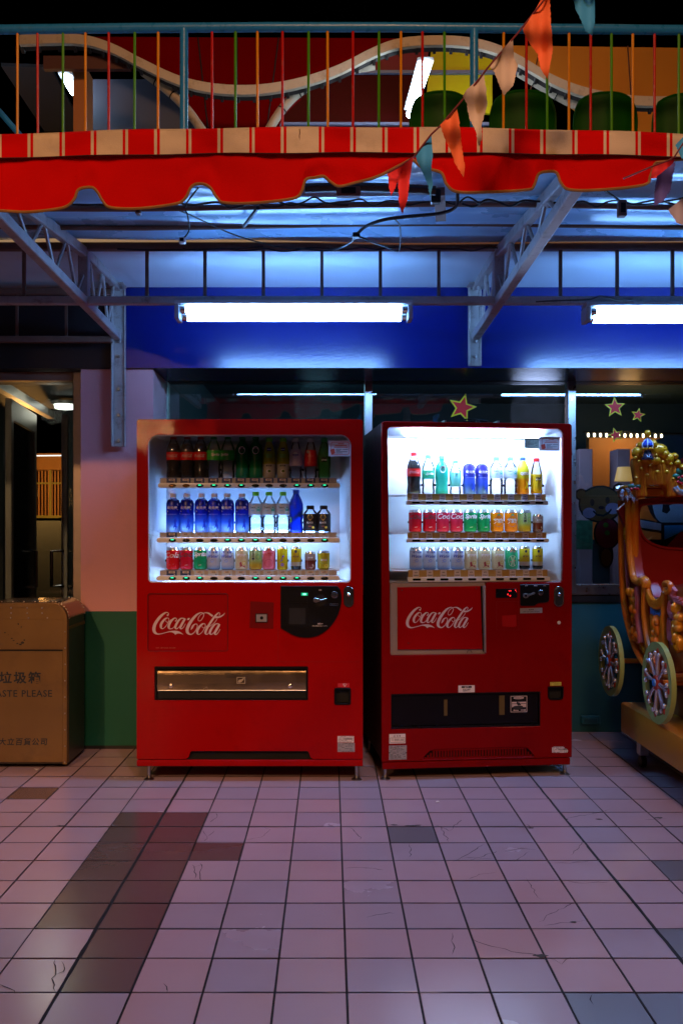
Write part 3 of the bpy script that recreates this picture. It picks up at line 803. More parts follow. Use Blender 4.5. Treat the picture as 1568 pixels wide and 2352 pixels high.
# plain red valance
sm = smooth_path(edge, 5)
cols = []
x_, idx = -60, 0
g = MB(); vs_ = []; fs_ = []
n_ = 9
for (x, y) in sm: vs_ += col(x, top_band(x) - 4, y, n_, YV + .006, .5)
for i in range(len(sm) - 1):
    for k in range(n_):
        a = i * (n_ + 1) + k; b = a + n_ + 1
        fs_.append((a, b, b + 1, a + 1))
g.add(vs_, fs_)
m_val = M('red_canvas', (.54, .0016, .0008), .8, spec=.05, var=.12, vs_=3, bump=.12, bs=260)
g.build('valance', m_val, aw, smooth=180)
# piping along the torn edge
pts = [P(x, y, YV + .004 + cloth_off(x, 1.5)) for x, y in sm]
MB().tube(pts, .0048, 6).build('piping', M('dirty_gold_piping', (.28, .12, .02), .7, var=.4, vs_=30), aw)
# striped band
bounds = []
def per(x0):
    for wd, mi in ((60, 0), (6.5, 1), (6.5, 0), (60, 1), (6.2, 0), (6.2, 1)):
        bounds.append((x0, x0 + wd * 145.2 / 145.4, mi)); x0 += wd * 145.2 / 145.4
    return x0
x0 = 4.1 - 145.2
while x0 < 560: x0 = per(x0)
bounds.append((x0, x0 + 60, 0)); x0 += 60
for wd, mi in ((6.5, 1), (6.5, 0), (74, 1), (6.2, 0), (6.2, 1)): bounds.append((x0, x0 + wd, mi)); x0 += wd
while x0 < 1640: x0 = per(x0)
g = MB()
for (a, b, mi) in bounds:
    g.cur = mi
    k = max(1, int((b - a) / 8))
    xs_ = [a + (b - a) * q / k for q in range(k + 1)]
    vs_ = []
    for x in xs_:
        ya, yb = top_edge(x), top_band(x)
        c_ = [tuple(P(x, ya, YV + .10) + Vector((0, 0, .004))), tuple(P(x, ya, YV + .03))]
        vs_ += c_ + col(x, ya + 1.5, yb, 5, YV - .004, 0)
    m_ = 8
    fs_ = []
    for i in range(len(xs_) - 1):
        for j in range(m_ - 1):
            p_ = i * m_ + j; fs_.append((p_, p_ + m_, p_ + m_ + 1, p_ + 1))
    g.add(vs_, fs_)
m_cream = M('cream_canvas', (.58, .45, .30), .8, var=.14, vs_=6, bump=.12, bs=260, dirt=.35, dcol=(.22, .14, .08), ds=6)
g.build('striped_band', [m_val, m_cream], aw, smooth=60)
# seam stitches
MB().tube([P(x, top_band(x) - 1.2, YV - .006 + cloth_off(x, 1)) for x in range(-60, 1650, 12)], .0016, 4).build('seam', M('dark_thread', (.05, .01, .01), .8), aw)
xs0 = 688
MB().tube([P(xs0 + random.uniform(-.6, .6), y, YV - .008) for y in range(296, 352, 5)], .0013, 4).build('seam', M('dark_thread', (.05, .01, .01)), aw)
# awning frame tubes
MB().tube([(-3, 2.99, 2.55), (3.2, 2.99, 2.55)], .020, 8).build('front_tube', m_rod, aw)
for (Y, y, r) in ((3.60, 474, .012), (4.05, 519, .011)):
    z = CH - (y - VY) * Y / F
    MB().tube([(-3 + k * .31, Y, z + .010 * sin(k * .7)) for k in range(21)], r, 8).build('cross_tube', m_rod, aw)
# slanted ridges at gaps
MB().beam(P(1008, 440, 3.3), P(1012, 500, 3.6), .04, .03).build('clip', m_rod, aw)

# cables hanging along the awning frame
def cable(pts, r, lab, droop=0):
    vv = smooth_path([tuple(P(*p)) for p in pts], 6)
    o = MB().tube(vv, r, 6).build('cable', M('black_cable', (.012, .010, .010), .6), smooth=60)
    tag(o, lab, 'cable', 'loose cables under the awning')
    return o
def curly(x0, x1, y, Y, amp, n_, r, lab):
    random.seed(int(x0 * 7 + y))
    cable([(x0 + (x1 - x0) * k / n_, y + random.uniform(-amp, amp) + amp * sin(k * 1.9), Y + random.uniform(-.02, .02)) for k in range(n_ + 1)], r, lab)
curly(150, 800, 470, 3.52, 4, 24, .0042, 'black cable wound along the awning tube left of the flags')
curly(560, 1100, 462, 3.50, 6, 20, .0035, 'thin tangled cable looping under the middle scallop')
curly(1060, 1620, 466, 3.52, 5, 20, .0042, 'black cable wound along the awning tube right of the bracket')
curly(420, 1180, 572, 4.44, 3, 24, .004, 'dark cable sagging along the top bar of the truss')
cable([(700, 432, 3.2), (800, 430, 3.2), (900, 432, 3.2), (1000, 438, 3.2)], .016, 'thick black conduit behind the torn middle scallop')
cable([(1050, 445, 3.3), (1046, 475, 3.35), (1010, 490, 3.4), (930, 498, 3.45), (880, 505, 3.5), (840, 520, 3.6), (818, 540, 3.7)], .0065, 'brown cable drooping from the red flags to a plug')
cable([(818, 540, 3.7), (845, 552, 3.8), (880, 565, 4.0), (915, 575, 4.2), (918, 520, 3.9), (900, 500, 3.5)], .0035, 'thin cable curling below the plug')
cable([(818, 542, 3.7), (800, 560, 3.9), (760, 575, 4.3), (700, 572, 4.4), (640, 567, 4.4), (540, 540, 4.2), (440, 495, 3.8), (392, 476, 3.6)], .0035, 'long thin cable strung left from the plug')
cable([(425, 478, 3.6), (432, 500, 3.6), (434, 530, 3.7), (420, 550, 3.7)], .003, 'short cable ending in a small socket')
cable([(455, 432, 3.3), (430, 465, 3.5), (425, 478, 3.6)], .0035, 'cable dropping through the second scallop gap')
cable([(560, 520, 3.9), (575, 500, 3.7), (592, 478, 3.5)], .008, 'bundled black cable tied to the cross tube')
cable([(1388, 438, 3.2), (1410, 452, 3.3), (1432, 466, 3.4), (1480, 470, 3.4), (1568, 455, 3.2)], .004, 'cable sagging past a brown box on the right')
cable([(1230, 693, 4.4), (1290, 690, 4.42), (1350, 688, 4.45), (1380, 680, 4.45), (1420, 690, 4.45), (1450, 688, 4.45)], .004, 'cable lying on the bar by the second lamp')
cable([(270, 572, 4.44), (330, 574, 4.44), (400, 574, 4.44), (470, 573, 4.44), (560, 570, 4.44), (605, 566, 4.44)], .005, 'black cable lying under the truss bar left of centre')
def sbox(x, y, Y, w_, h_, lab, mat=None):
    p = P(x, y, Y)
    o = thing('junction_box', lab, 'junction box', p)
    MB().box((-w_ / 2, -.015, -h_ / 2), (w_ / 2, .015, h_ / 2)).build('casing', mat or m_rod, o, bevel=.003)
    MB().box((-w_ * .3, -.019, -h_ * .3), (w_ * .3, -.0151, h_ * .3)).build('lid', m_blk, o, bevel=.001)
sbox(800, 441, 3.2, .085, .036, 'brown junction box above the middle of the machines')
sbox(1427, 480, 3.35, .03, .06, 'small brown junction box hanging from the right cable')
sbox(419, 553, 3.7, .026, .022, 'small pale socket dangling on a short cable', m_wht)
sbox(318, 484, 3.55, .02, .03, 'tiny brown clamp box on the awning tube at left')
sbox(1000, 452, 3.3, .035, .05, 'black connector box beside the blue flag', m_blk)
sbox(818, 541, 3.69, .03, .02, 'black plug where two thin cables meet', m_blk)

# ------------------------------------------------------------------ fluorescent fixtures
m_tube = M('lit_tube', (.9, .95, 1), .3, var=0, emit=TUBE_S, ecol=TUBE_COL)
m_sock = M('socket_plastic', (.45, .47, .50), .4)
def fixture(x0, x1, ya, yb, lab):
    X0, X1 = wx(x0, YT), wx(x1, YT)
    L = X1 - X0
    t = thing('fluorescent_lamp', lab, 'fluorescent lamp', (X0, YT, 0), 0, 'twin tube lamps under the truss')
    z0, z1 = wz(yb, YT), wz(ya, YT)
    zt = z1
    MB().box((0, -.045, zt - .022), (L, .045, zt - .001)).build('housing', M('lamp_housing', (.55, .56, .58), .4), t, bevel=.004)
    for s, yy, zz in ((0, -.020, zt - .046), (1, .030, zt - .070)):
        MB().tube([(.055, yy, zz), (L - .055, yy, zz)], .0205, 14).build('tube', m_tube, t)
        for q in (0, 1):
            a, b = ((.028, .053) if q == 0 else (L - .053, L - .028))
            MB().tube([(a, yy, zz), (b, yy, zz)], .019, 12).build('tube_cap', m_chrome, t)
    for q in (0, 1):
        a, b = ((0, .026) if q == 0 else (L - .026, L))
        MB().box((a, -.045, zt - .095), (b, .055, zt - .0222)).build('socket', m_sock, t, bevel=.005)
fixture(404, 946, 693, 735, 'lit twin tube lamp above the left vending machine')
fixture(1340, 1882, 697, 738, 'lit twin tube lamp cut off by the right picture edge')

# ------------------------------------------------------------------ balcony railing
YRl = 4.62
m_rb = M('blue_railing_paint', (.025, .27, .80), .3, var=.25, vs_=20, bump=.12, bs=90, dirt=.4, dcol=(.02, .06, .09), ds=20)
m_ro = M('orange_bar_paint', (.95, .34, .004), .35, var=.12, dirt=.25, dcol=(.3, .1, .02), ds=25)
m_rr = M('red_bar_paint', (.62, .006, .003), .35, var=.12, dirt=.45, dcol=(.62, .40, .30), ds=30)
m_rg = M('green_bar_paint', (.08, .36, .004), .35, var=.12, dirt=.3, dcol=(.03, .10, .01), ds=25)
rl = thing('balcony_railing', 'blue handrail with orange, red and green bars on the balcony', 'railing', (0, YRl, 0))
hp = [(-200, 70), (0, 68), (300, 64.5), (600, 62.5), (900, 62.5), (1200, 65.5), (1568, 69), (1800, 71)]
MB().tube([(wx(x, YRl), 0, wz(y, YRl)) for x, y in hp], .0235, 16).build('handrail', m_rb, rl)
def rh(x):
    for (a, ya), (b, yb) in zip(hp, hp[1:]):
        if a <= x <= b: return ya + (yb - ya) * (x - a) / (b - a)
    return 70
for x in (423, 1088, -240, 1760):
    MB().tube([(wx(x, YRl), 0, 2.95), (wx(x, YRl), 0, wz(rh(x) + 4, YRl))], .0215, 14).build('post', m_rb, rl)
cols_ = {'o': m_ro, 'r': m_rr, 'g': m_rg}
proto = {}
for x, c in [(-70, 'g'), (-16, 'r'), (38, 'o'), (92, 'r'), (145, 'g'), (198, 'o'), (251, 'r'), (305, 'g'), (360, 'o'), (488, 'r'), (542, 'g'), (596, 'o'), (648, 'r'), (704, 'g'), (757, 'o'), (812, 'r'), (866, 'g'), (918, 'o'), (970, 'r'), (1024, 'g'), (1152, 'o'), (1205, 'r'), (1258, 'g'), (1301, 'o'), (1353, 'r'), (1405, 'g'), (1455, 'o'), (1502, 'r'), (1553, 'g'), (1604, 'o')]:
    if c not in proto:
        o = MB().tube([(0, 0, 2.95), (0, 0, wz(66, YRl) - .01)], .0068, 8).build('baluster', cols_[c], rl); proto[c] = o
    else:
        o = proto[c].copy(); C.objects.link(o); o.parent = rl
    o.location.x = wx(x, YRl)
    o.rotation_euler = (0, random.uniform(-.003, .003), 0)
MB().tube([P(-30, 222, 4.9) - Vector((0, YRl, 0)), P(48, 312, 4.9) - Vector((0, YRl, 0))], .016, 10).build('brace', m_rb, rl)

# ------------------------------------------------------------------ upstairs: wavy roof, canopies, seats, lamps
YF = 6.2
wave = smooth_path([(45, 91), (130, 88), (200, 92), (262, 112), (320, 142), (400, 180), (470, 199), (545, 206), (620, 202), (700, 186), (780, 158), (860, 118), (920, 98), (1000, 92), (1075, 96), (1140, 112), (1200, 142), (1270, 183), (1340, 210), (1420, 226), (1500, 232), (1600, 226), (1700, 200)], 4)
rf = thing('wavy_roof', 'white wave shaped roof edge of the kiddie ride upstairs', 'roof', (0, YF, 0))
up = [(wx(x, YF), wz(y - 11, YF)) for x, y in wave]; dn = [(wx(x, YF), wz(y + 11, YF)) for x, y in wave]
g = MB()
N = len(wave)
for (d0, d1, nm, mt, o1, o2) in ((0, .035, 'fascia', M('cream_steel_paint', (.62, .50, .38), .5, var=.1, vs_=5, dirt=.5, dcol=(.20, .08, .03), ds=9), 0, 0),):
    vs_ = [(x, d, z) for d in (d0, d1) for lst in (up, dn) for x, z in lst]
    fs_ = []
    for i in range(N - 1):
        fs_ += [(i, i + 1, N + i + 1, N + i), (2 * N + i, 3 * N + i, 3 * N + i + 1, 2 * N + i + 1), (i, 2 * N + i, 2 * N + i + 1, i + 1), (N + i, N + i + 1, 3 * N + i + 1, 3 * N + i)]
    MB().add(vs_, fs_).build(nm, mt, rf, smooth=50)
# ribbed underside behind the fascia
g = MB()
for i in range(0, N - 1):
    (xa, za), (xb, zb) = dn[i], dn[i + 1]
    g.add([(xa, .04, za + .02), (xb, .04, zb + .02), (xb, .09, zb - .0), (xa, .09, za - .0)], [(0, 1, 2, 3)])
    if i % 2 == 0: g.beam((xa, .04, za + .01), (xa, .09, za - .004), .02, .03)
g.build('soffit_ribs', M('brown_grey_lining', (.03, .018, .016), .6), rf, smooth=0)
m_arm = M('cream_arm_paint', (.50, .40, .30), .5, var=.15, dirt=.5, dcol=(.1, .05, .03), ds=12)
for pts in ([(330, 165), (370, 195), (405, 225), (435, 258), (475, 315)], [(860, 150), (780, 165), (720, 190), (675, 222), (640, 262), (605, 320)], [(1190, 165), (1240, 195), (1290, 225), (1350, 250), (1450, 262)]):
    pp = smooth_path([tuple(P(x, y, YF + .12) - Vector((0, YF, 0))) for x, y in pts], 4)
    MB().tube(pp, .032, 12).build('arm', m_arm, rf)
    g = MB()
    for k in range(3, len(pp) - 2, 4):
        a, b = Vector(pp[k]), Vector(pp[k + 1]); d = (b - a).normalized()
        g.tube([tuple(a), tuple(a + d * .008)], .036, 12)
    g.build('strap', m_blk, rf)
# canopies
YC = 6.6
m_rc = M('dark_red_canopy', (.17, .0004, .0004), .9, spec=.02, var=.3, vs_=2, bump=.1, bs=5)
cn = thing('red_canopy', 'dark red canopy panel behind the wavy roof edge', 'canopy', (0, YC, 0))
cp = [(130, 84), (920, 88), (905, 105), (820, 140), (740, 176), (680, 196), (690, 225), (650, 262), (625, 330), (470, 330), (445, 262), (425, 215), (400, 190), (330, 158), (270, 125), (210, 106)]
MB().prism([(wx(x, YC), wz(y, YC)) for x, y in cp], wxz, 0, .03).build('panel', m_rc, cn, smooth=0)
for x in (455, 545, 640):
    MB().tube([P(x, 86, YC) - Vector((0, YC + .004, 0)), P(x + (540 - x) * .3, 320, YC) - Vector((0, YC + .004, 0))], .005, 6).build('seam', m_dark, cn)
oc = thing('orange_canopy', 'orange canopy panel behind the right half of the railing', 'canopy', (0, YC, 0))
cp = [(1095, 88), (1130, 104), (1720, 112), (1720, 330), (1330, 330), (1320, 250), (1270, 215), (1200, 160), (1140, 118)]
m_oc = M('orange_canopy_cloth', (.62, .22, .006), .6, var=.2, vs_=2)
MB().prism([(wx(x, YC), wz(y, YC)) for x, y in cp], wxz, 0, .03).build('panel', m_oc, oc, smooth=0)
for x, x2 in ((1240, 1190), (1440, 1455)):
    MB().tube([P(x, 106, YC) - Vector((0, YC + .004, 0)), P(x2, 330, YC) - Vector((0, YC + .004, 0))], .005, 6).build('seam', M('brown_seam', (.1, .03, .01), .8), oc)
YI = 7.6
pn = thing('ride_lining', 'coloured lining panels inside the upstairs ride lit by a tube', 'panel', (0, YI, 0))
def pan(name, pts, mat, Y=YI, par=None):
    MB().prism([(wx(x, Y), wz(y, Y)) for x, y in pts], lambda a, b, d: (a, Y - YI + d, b), 0, .03).build(name, mat, par or pn, smooth=0)
pan('yellow_panel', [(990, 110), (1130, 110), (1130, 260), (975, 260)], M('yellow_lining', (.85, .80, .0), .5))
pan('magenta_panel', [(800, 110), (986, 110), (975, 165), (800, 165)], M('magenta_lining', (.25, .002, .03), .5))
pan('red_panel', [(630, 172), (972, 172), (968, 330), (620, 330)], M('maroon_lining', (.06, .0006, .001), .5, spec=.1))
MB().box((wx(630, YI), -.03, wz(172, YI)), (wx(1200, YI), -.001, wz(165, YI))).build('strip', M('pale_blue_strip', (.25, .3, .5), .5), pn, smooth=0)
MB().box((wx(630, YI), -.03, wz(290, YI)), (wx(1200, YI), -.001, wz(284, YI))).build('strip', M('pale_blue_strip', (.25, .3, .5)), pn, smooth=0)
def uplamp(xa, ya, Ya, xb, yb, Yb, r, s, lab):
    a, b = P(xa, ya, Ya), P(xb, yb, Yb)
    t = thing('tube_light', lab, 'tube light', a)
    MB().tube([(0, 0, 0), tuple(b - a)], r, 12).build('tube', M('lit_up_tube', (1, 1, 1), .4, emit=s, ecol=(.62, .82, 1)), t)
    MB().beam((0, 0, r + .012), tuple(b - a + Vector((0, 0, r + .012))), .10, .02).build('housing', m_sock, t)
uplamp(977, 152, 5.5, 942, 262, 7.3, .033, 30, 'bright tilted tube light upstairs behind the railing')
uplamp(150, 177, 6.6, 168, 212, 8.0, .024, 9, 'small tube light under the dark stairs at upper left')
# left column and shed
tag(MB().box((wx(169, 6.4), 6.4, 2.95), (wx(197, 6.4), 6.6, wz(150, 6.4))).build('orange_post', M('orange_post_paint', (.50, .17, .05), .5), smooth=0), 'orange post beside the small tube light upstairs', 'post')
tag(MB().box((wx(100, 6.3), 6.3, wz(158, 6.3)), (wx(300, 6.3), 6.34, wz(128, 6.3))).build('roof_beam', M('maroon_beam_paint', (.10, .025, .02), .5), smooth=0), 'dark maroon beam across the upper left behind the bars', 'beam')
tag(MB().box((wx(202, 6.9), 6.9, 2.95), (wx(452, 6.9), 7.0, wz(182, 6.9))).build('kiosk_wall', M('slate_blue_panel', (.05, .06, .10), .6), smooth=0), 'slate blue kiosk wall behind the left railing bars', 'wall')
tag(MB().beam(P(60, 150, 8.4), P(150, 300, 10.0), .45, .03).build('stair_soffit', M('blue_grey_soffit', (.05, .065, .09), .6), smooth=0), 'blue grey stair underside next to the small tube light', 'stairs')

# green seats
m_seat = M('green_plastic_seat', (.006, .085, .001), .5, spec=.15, var=.08)
def seat(x0, x1, ytop, lab):
    Y = 5.15
    wd = (x1 - x0) * Y / F; X = wx((x0 + x1) / 2, Y); zt_ = wz(ytop, Y)
    t = thing('green_chair', lab, 'chair', (X, Y, 2.95), 0, 'green plastic chairs on the balcony')
    h = zt_ - 2.95
    # back shell: curved sheet with rounded shoulders
    nx_, nz_ = 12, 10
    vs_, fs_ = [], []
    for s in (0, 1):
        for j in range(nz_ + 1):
            tz = j / nz_; z = .40 + (h - .40) * tz
            half = wd / 2 * (1 - max(0, tz - .62) ** 2.4 * 1.9) * (.93 + .07 * tz)
            for i in range(nx_ + 1):
                u = -1 + 2 * i / nx_
                y = -.05 * (1 - u * u) - .04 * tz + s * .012
                zz = z - (abs(u) ** 4) * .025 * tz
                vs_.append((half * u, y, zz))
    n1 = (nx_ + 1) * (nz_ + 1)
    for s in (0, 1):
        for j in range(nz_):
            for i in range(nx_):
                a = s * n1 + j * (nx_ + 1) + i
                fs_.append((a, a + 1, a + nx_ + 2, a + nx_ + 1))
    bnd = [i for i in range(nx_ + 1)] + [j * (nx_ + 1) + nx_ for j in range(1, nz_ + 1)] + [nz_ * (nx_ + 1) + i for i in range(nx_ - 1, -1, -1)] + [j * (nx_ + 1) for j in range(nz_ - 1, 0, -1)]
    for a, b in zip(bnd, bnd[1:] + bnd[:1]): fs_.append((a, b, b + n1, a + n1))
    MB().add(vs_, fs_).build('backrest', m_seat, t, smooth=60)
    rim = [Vector(vs_[i]) + Vector((0, .004, 0)) for i in bnd[nx_:]]
    MB().tube(rim, .009, 6).build('rim', m_seat, t)
    MB().box((-wd / 2 * .93, -.36 + .02, .40), (wd / 2 * .93, .03, .425)).build('seat', m_seat, t, bevel=.01)
    for sx in (-1, 1):
        for sy in (-.30, .0):
            MB().tube([(sx * wd * .4, sy, .40), (sx * wd * .44, sy, 0)], .011, 6).build('leg', m_chrome, t)
seat(940, 1082, 228, 'green plastic chair in front of the bright tilted tube light')
seat(1122, 1274, 226, 'green plastic chair just right of the second blue post')
seat(1313, 1459, 230, 'green plastic chair before the orange canopy, third along the railing')
seat(1493, 1640, 233, 'green plastic chair cut off by the right picture edge')

# ------------------------------------------------------------------ bunting
def frayed(pts, amp=.6, straight=2):
    out = []
    N = len(pts)
    for i in range(N):
        a, b = pts[i], pts[(i + 1) % N]
        L = sqrt((a[0] - b[0]) ** 2 + (a[1] - b[1]) ** 2)
        k = max(1, int(L / 3.0))
        for q in range(k):
            t = q / k
            am = amp if i >= straight and q else 0
            out.append((a[0] + (b[0] - a[0]) * t + random.uniform(-am, am), a[1] + (b[1] - a[1]) * t + random.uniform(-am * .5, am * .5)))
    return out
def flagmesh(pts, Y, mat, par, nm='flag', amp=1.0, straight=2):
    fr = frayed([(764.2 + x * .51265, y * .51265) for x, y in pts], amp, straight)
    cx = sum(p[0] for p in fr) / len(fr); y0 = min(p[1] for p in fr)
    def f(x, y, d):
        yy = Y + .010 * sin((x - cx) / 7.0 + y0) + .014 * sin((y - y0) / 17.0 + cx) + d
        return tuple(P(x, y, yy))
    # strips so that the cloth can curve: cut polygon into horizontal bands
    mb = MB()
    loops = [[Vector((p[0], p[1], 0)) for p in fr]]
    bm = bmesh.new()
    vsb = [bm.verts.new((p[0], p[1], 0)) for p in fr]
    fc = bm.faces.new(vsb)
    ys = [p[1] for p in fr]
    y = min(ys) + 6
    while y < max(ys):
        bmesh.ops.bisect_plane(bm, geom=bm.verts[:] + bm.edges[:] + bm.faces[:], plane_co=(0, y, 0), plane_no=(0, 1, 0)); y += 7
    xs_ = [p[0] for p in fr]; x = min(xs_) + 5
    while x < max(xs_):
        bmesh.ops.bisect_plane(bm, geom=bm.verts[:] + bm.edges[:] + bm.faces[:], plane_co=(x, 0, 0), plane_no=(1, 0, 0)); x += 7
    bmesh.ops.triangulate(bm, faces=bm.faces[:])
    bm.verts.index_update()
    mb.add([f(v.co.x, v.co.y, 0) for v in bm.verts], [tuple(v.index for v in q.verts) for q in bm.faces])
    bm.free()
    o = mb.build(nm, mat, par, smooth=180)
    return o
m_fo = M('orange_flag_cloth', (.80, .14, .03), .8, var=.08); m_fb = M('beige_flag_cloth', (.55, .42, .30), .8, var=.1)
m_ft = M('teal_flag_cloth', (.035, .28, .55), .8, var=.1); m_fr = M('red_flag_cloth', (.72, .02, .02), .8, var=.1); m_fp = M('purple_flag_cloth', (.09, .07, .28), .8, var=.2); m_fg = M('grey_flag_cloth', (.35, .30, .33), .8)
YFl = 2.62
bu = thing('bunting', 'string of frayed triangular flags slanting across the valance', 'bunting', (0, 0, 0))
def cordpts(l, Y): return [tuple(P(764.2 + x * .51265, y * .51265, Y)) for x, y in l]
MB().tube(cordpts([(965, -30), (945, 0), (830, 145), (700, 295), (590, 435), (480, 565), (440, 602), (360, 705), (300, 745), (245, 775)], YFl - .004), .0028, 6).build('cord', M('dark_red_cord', (.14, .01, .012), .7), bu)
flagmesh([(850, 130), (905, 45), (940, -20), (970, -20), (975, 100), (985, 220), (970, 300), (960, 355), (930, 310), (915, 240), (880, 195), (855, 150)], YFl, m_fo, bu)
flagmesh([(697, 295), (805, 170), (810, 260), (828, 290), (808, 380), (765, 430), (740, 370), (720, 320)], YFl, m_fb, bu)
flagmesh([(580, 430), (600, 400), (675, 335), (687, 400), (690, 470), (665, 560), (668, 620), (653, 660), (640, 590), (610, 530), (598, 460)], YFl, m_fb, bu)
flagmesh([(480, 560), (555, 485), (565, 540), (575, 640), (590, 745), (585, 795), (545, 730), (530, 680), (500, 620)], YFl, m_fo, bu)
flagmesh([(370, 690), (440, 600), (447, 690), (440, 760), (447, 830), (435, 885), (425, 830), (400, 770), (375, 720)], YFl, m_ft, bu)
flagmesh([(245, 775), (310, 735), (298, 800), (262, 878), (250, 840)], YFl + .02, m_fr, bu)
flagmesh([(290, 755), (360, 705), (345, 800), (332, 900), (310, 960), (295, 900)], YFl, m_fr, bu)
tf = thing('bunting', 'teal frayed flag hanging alone at the top edge', 'bunting', (0, 0, 0))
MB().tube(cordpts([(1050, -40), (1110, -28), (1190, -40)], YFl - .004), .0028, 6).build('cord', M('dark_red_cord', (.14, .01, .012)), tf)
flagmesh([(1068, -36), (1172, -36), (1172, 100), (1160, 160), (1130, 140), (1110, 90), (1085, 40)], YFl, m_ft, tf)
b2 = thing('bunting', 'string of teal, red, purple and grey flags at the right edge', 'bunting', (0, 0, 0))
MB().tube(cordpts([(1650, 540), (1568, 640), (1530, 700), (1500, 720), (1430, 745), (1300, 800)], YFl - .004), .0025, 6).build('cord', M('dark_red_cord', (.14, .01, .012)), b2)
flagmesh([(1532, 650), (1580, 600), (1640, 620), (1610, 720), (1560, 710)], YFl, m_ft, b2)
flagmesh([(1432, 745), (1530, 712), (1500, 790), (1420, 800)], YFl + .015, m_fr, b2)
flagmesh([(1438, 925), (1438, 860), (1450, 790), (1535, 722), (1510, 850), (1480, 900)], YFl, m_fp, b2, straight=1)
flagmesh([(1500, 940), (1560, 890), (1640, 900), (1600, 1020), (1540, 1000)], YFl, m_fg, b2)

# ------------------------------------------------------------------ vending machines
class Frame:
    """a machine's front plane: u along its width, v up, d into the machine"""
    def __init__(s, O, yaw):
        s.O = Vector(O); s.yaw = yaw
        s.U = Vector((cos(yaw), sin(yaw), 0)); s.N = Vector((-sin(yaw), cos(yaw), 0))
    def uv(s, x, y, d=0):
        r = Vector(((x - VX) / F, 1, -(y - VY) / F)); c = Vector((0, 0, CH))
        t = ((s.O + s.N * d) - c).dot(s.N) / r.dot(s.N)
        p = c + r * t - s.O
        return (p.dot(s.U), p.z)
    def world(s, u, d, v): return s.O + s.U * u + s.N * d + Vector((0, 0, v))

YM = 4.60
FL = Frame(((314.4 - VX) * YM / F, YM, 0), 0)
XA, XB = (876.5 - VX) * 4.60 / F, (1312.6 - VX) * 4.70 / F
FRt = Frame((XA, 4.60, 0), atan2(.10, XB - XA))

# crops used while measuring: left machine window, left lower, right window, right lower
def A(x, y, d=0): return FL.uv(298.6 + x * .35153, 947.3 + y * .35153, d)
def B(x, y, d=0): return FL.uv(298.6 + x * .35153, 1320.5 + y * .35153, d)
def R(x, y, d=0): return FRt.uv(849.7 + x * .30758, 947.3 + y * .30758, d)
def S(x, y, d=0): return FRt.uv(849.7 + x * .30758, 1320.5 + y * .30758, d)
def rect(fn, x0, y0, x1, y1, r=0, d=0, n=4):
    (u0, v1), (u1, v0) = fn(x0, y0, d), fn(x1, y1, d)
    if not r: return [(u0, v0), (u1, v0), (u1, v1), (u0, v1)]
    return rrect(u0, v0, u1, v1, r, n)
def bx(fn, x0, y0, x1, y1, d0, d1, name, mat, par, bevel=.002, dd=0):
    (u0, v1), (u1, v0) = fn(x0, y0, dd), fn(x1, y1, dd)
    return MB().box((u0, d0, v0), (u1, d1, v1)).build(name, mat, par, bevel=bevel)
def plate(name, mat, par, outer, d0, d1, holes=(), bevel=.0, smooth=35):
    return MB().prism(outer, wxz, d0, d1, holes).build(name, mat, par, bevel=bevel, smooth=smooth)
def words(name, mat, par, key, fn, x, y, hpx_v, d, sx=1, scale_px=.35153 / 450.4):
    u, v = fn(x, y, max(d, 0) if d > .05 else 0)
    return MB().txt(key, wxz, u, v, hpx_v * scale_px, d, sx).build(name, mat, par, smooth=0)

m_white_in = M('display_liner_paint', (.60, .60, .62), .45, var=.04)
m_led = M('shelf_lamp_glow', (.9, .95, 1), .4, emit=70, ecol=(.34, .58, 1))
m_led_s = M('base_lamp_glow', (.9, .95, 1), .4, emit=40, ecol=(.25, .50, 1))
m_btn = M('button_black', (.01, .012, .012), .15)
m_btn_am = M('button_amber', (.20, .09, .02), .2, .6)
m_glow = M('green_led', (.02, .9, .4), .3, emit=2.2, ecol=(.02, .75, .35))
m_tagb = M('navy_tag_print', (.02, .05, .20), .4); m_tagw = M('tag_paper', (.60, .55, .60), .6)
m_tagl = M('lit_tag_blue', (.45, .58, .85), .4)
m_gold = M('gold_tag_strip', (.42, .26, .07), .45)
m_bar = M('shelf_bar_plastic', (.80, .86, 1.0), .3, var=.05)

def cab(par, Wd, Ht, mat, win, zbase, depth=.70):
    """steel cabinet behind the door: hollow where the display window is"""
    (wu0, wv0, wu1, wv1) = win
    e = .003
    MB().box((e, .031, zbase), (Wd - e, depth, wv0 - .004)).build('lower_body', mat, par, bevel=.004)
    MB().box((e, .031, wv0 - .0035), (wu0 - .002, depth, Ht - e)).build('side_body', mat, par)
    MB().box((wu1 + .002, .031, wv0 - .0035), (Wd - e, depth, Ht - e)).build('side_body', mat, par, bevel=0)
    MB().box((wu0 - .0015, .031, wv1 + .002), (wu1 + .0015, depth, Ht - e)).build('top_body', mat, par)
    MB().box((wu0 - .0015, .34, wv0 - .003), (wu1 + .0015, depth, wv1 + .0015)).build('back_body', mat, par)

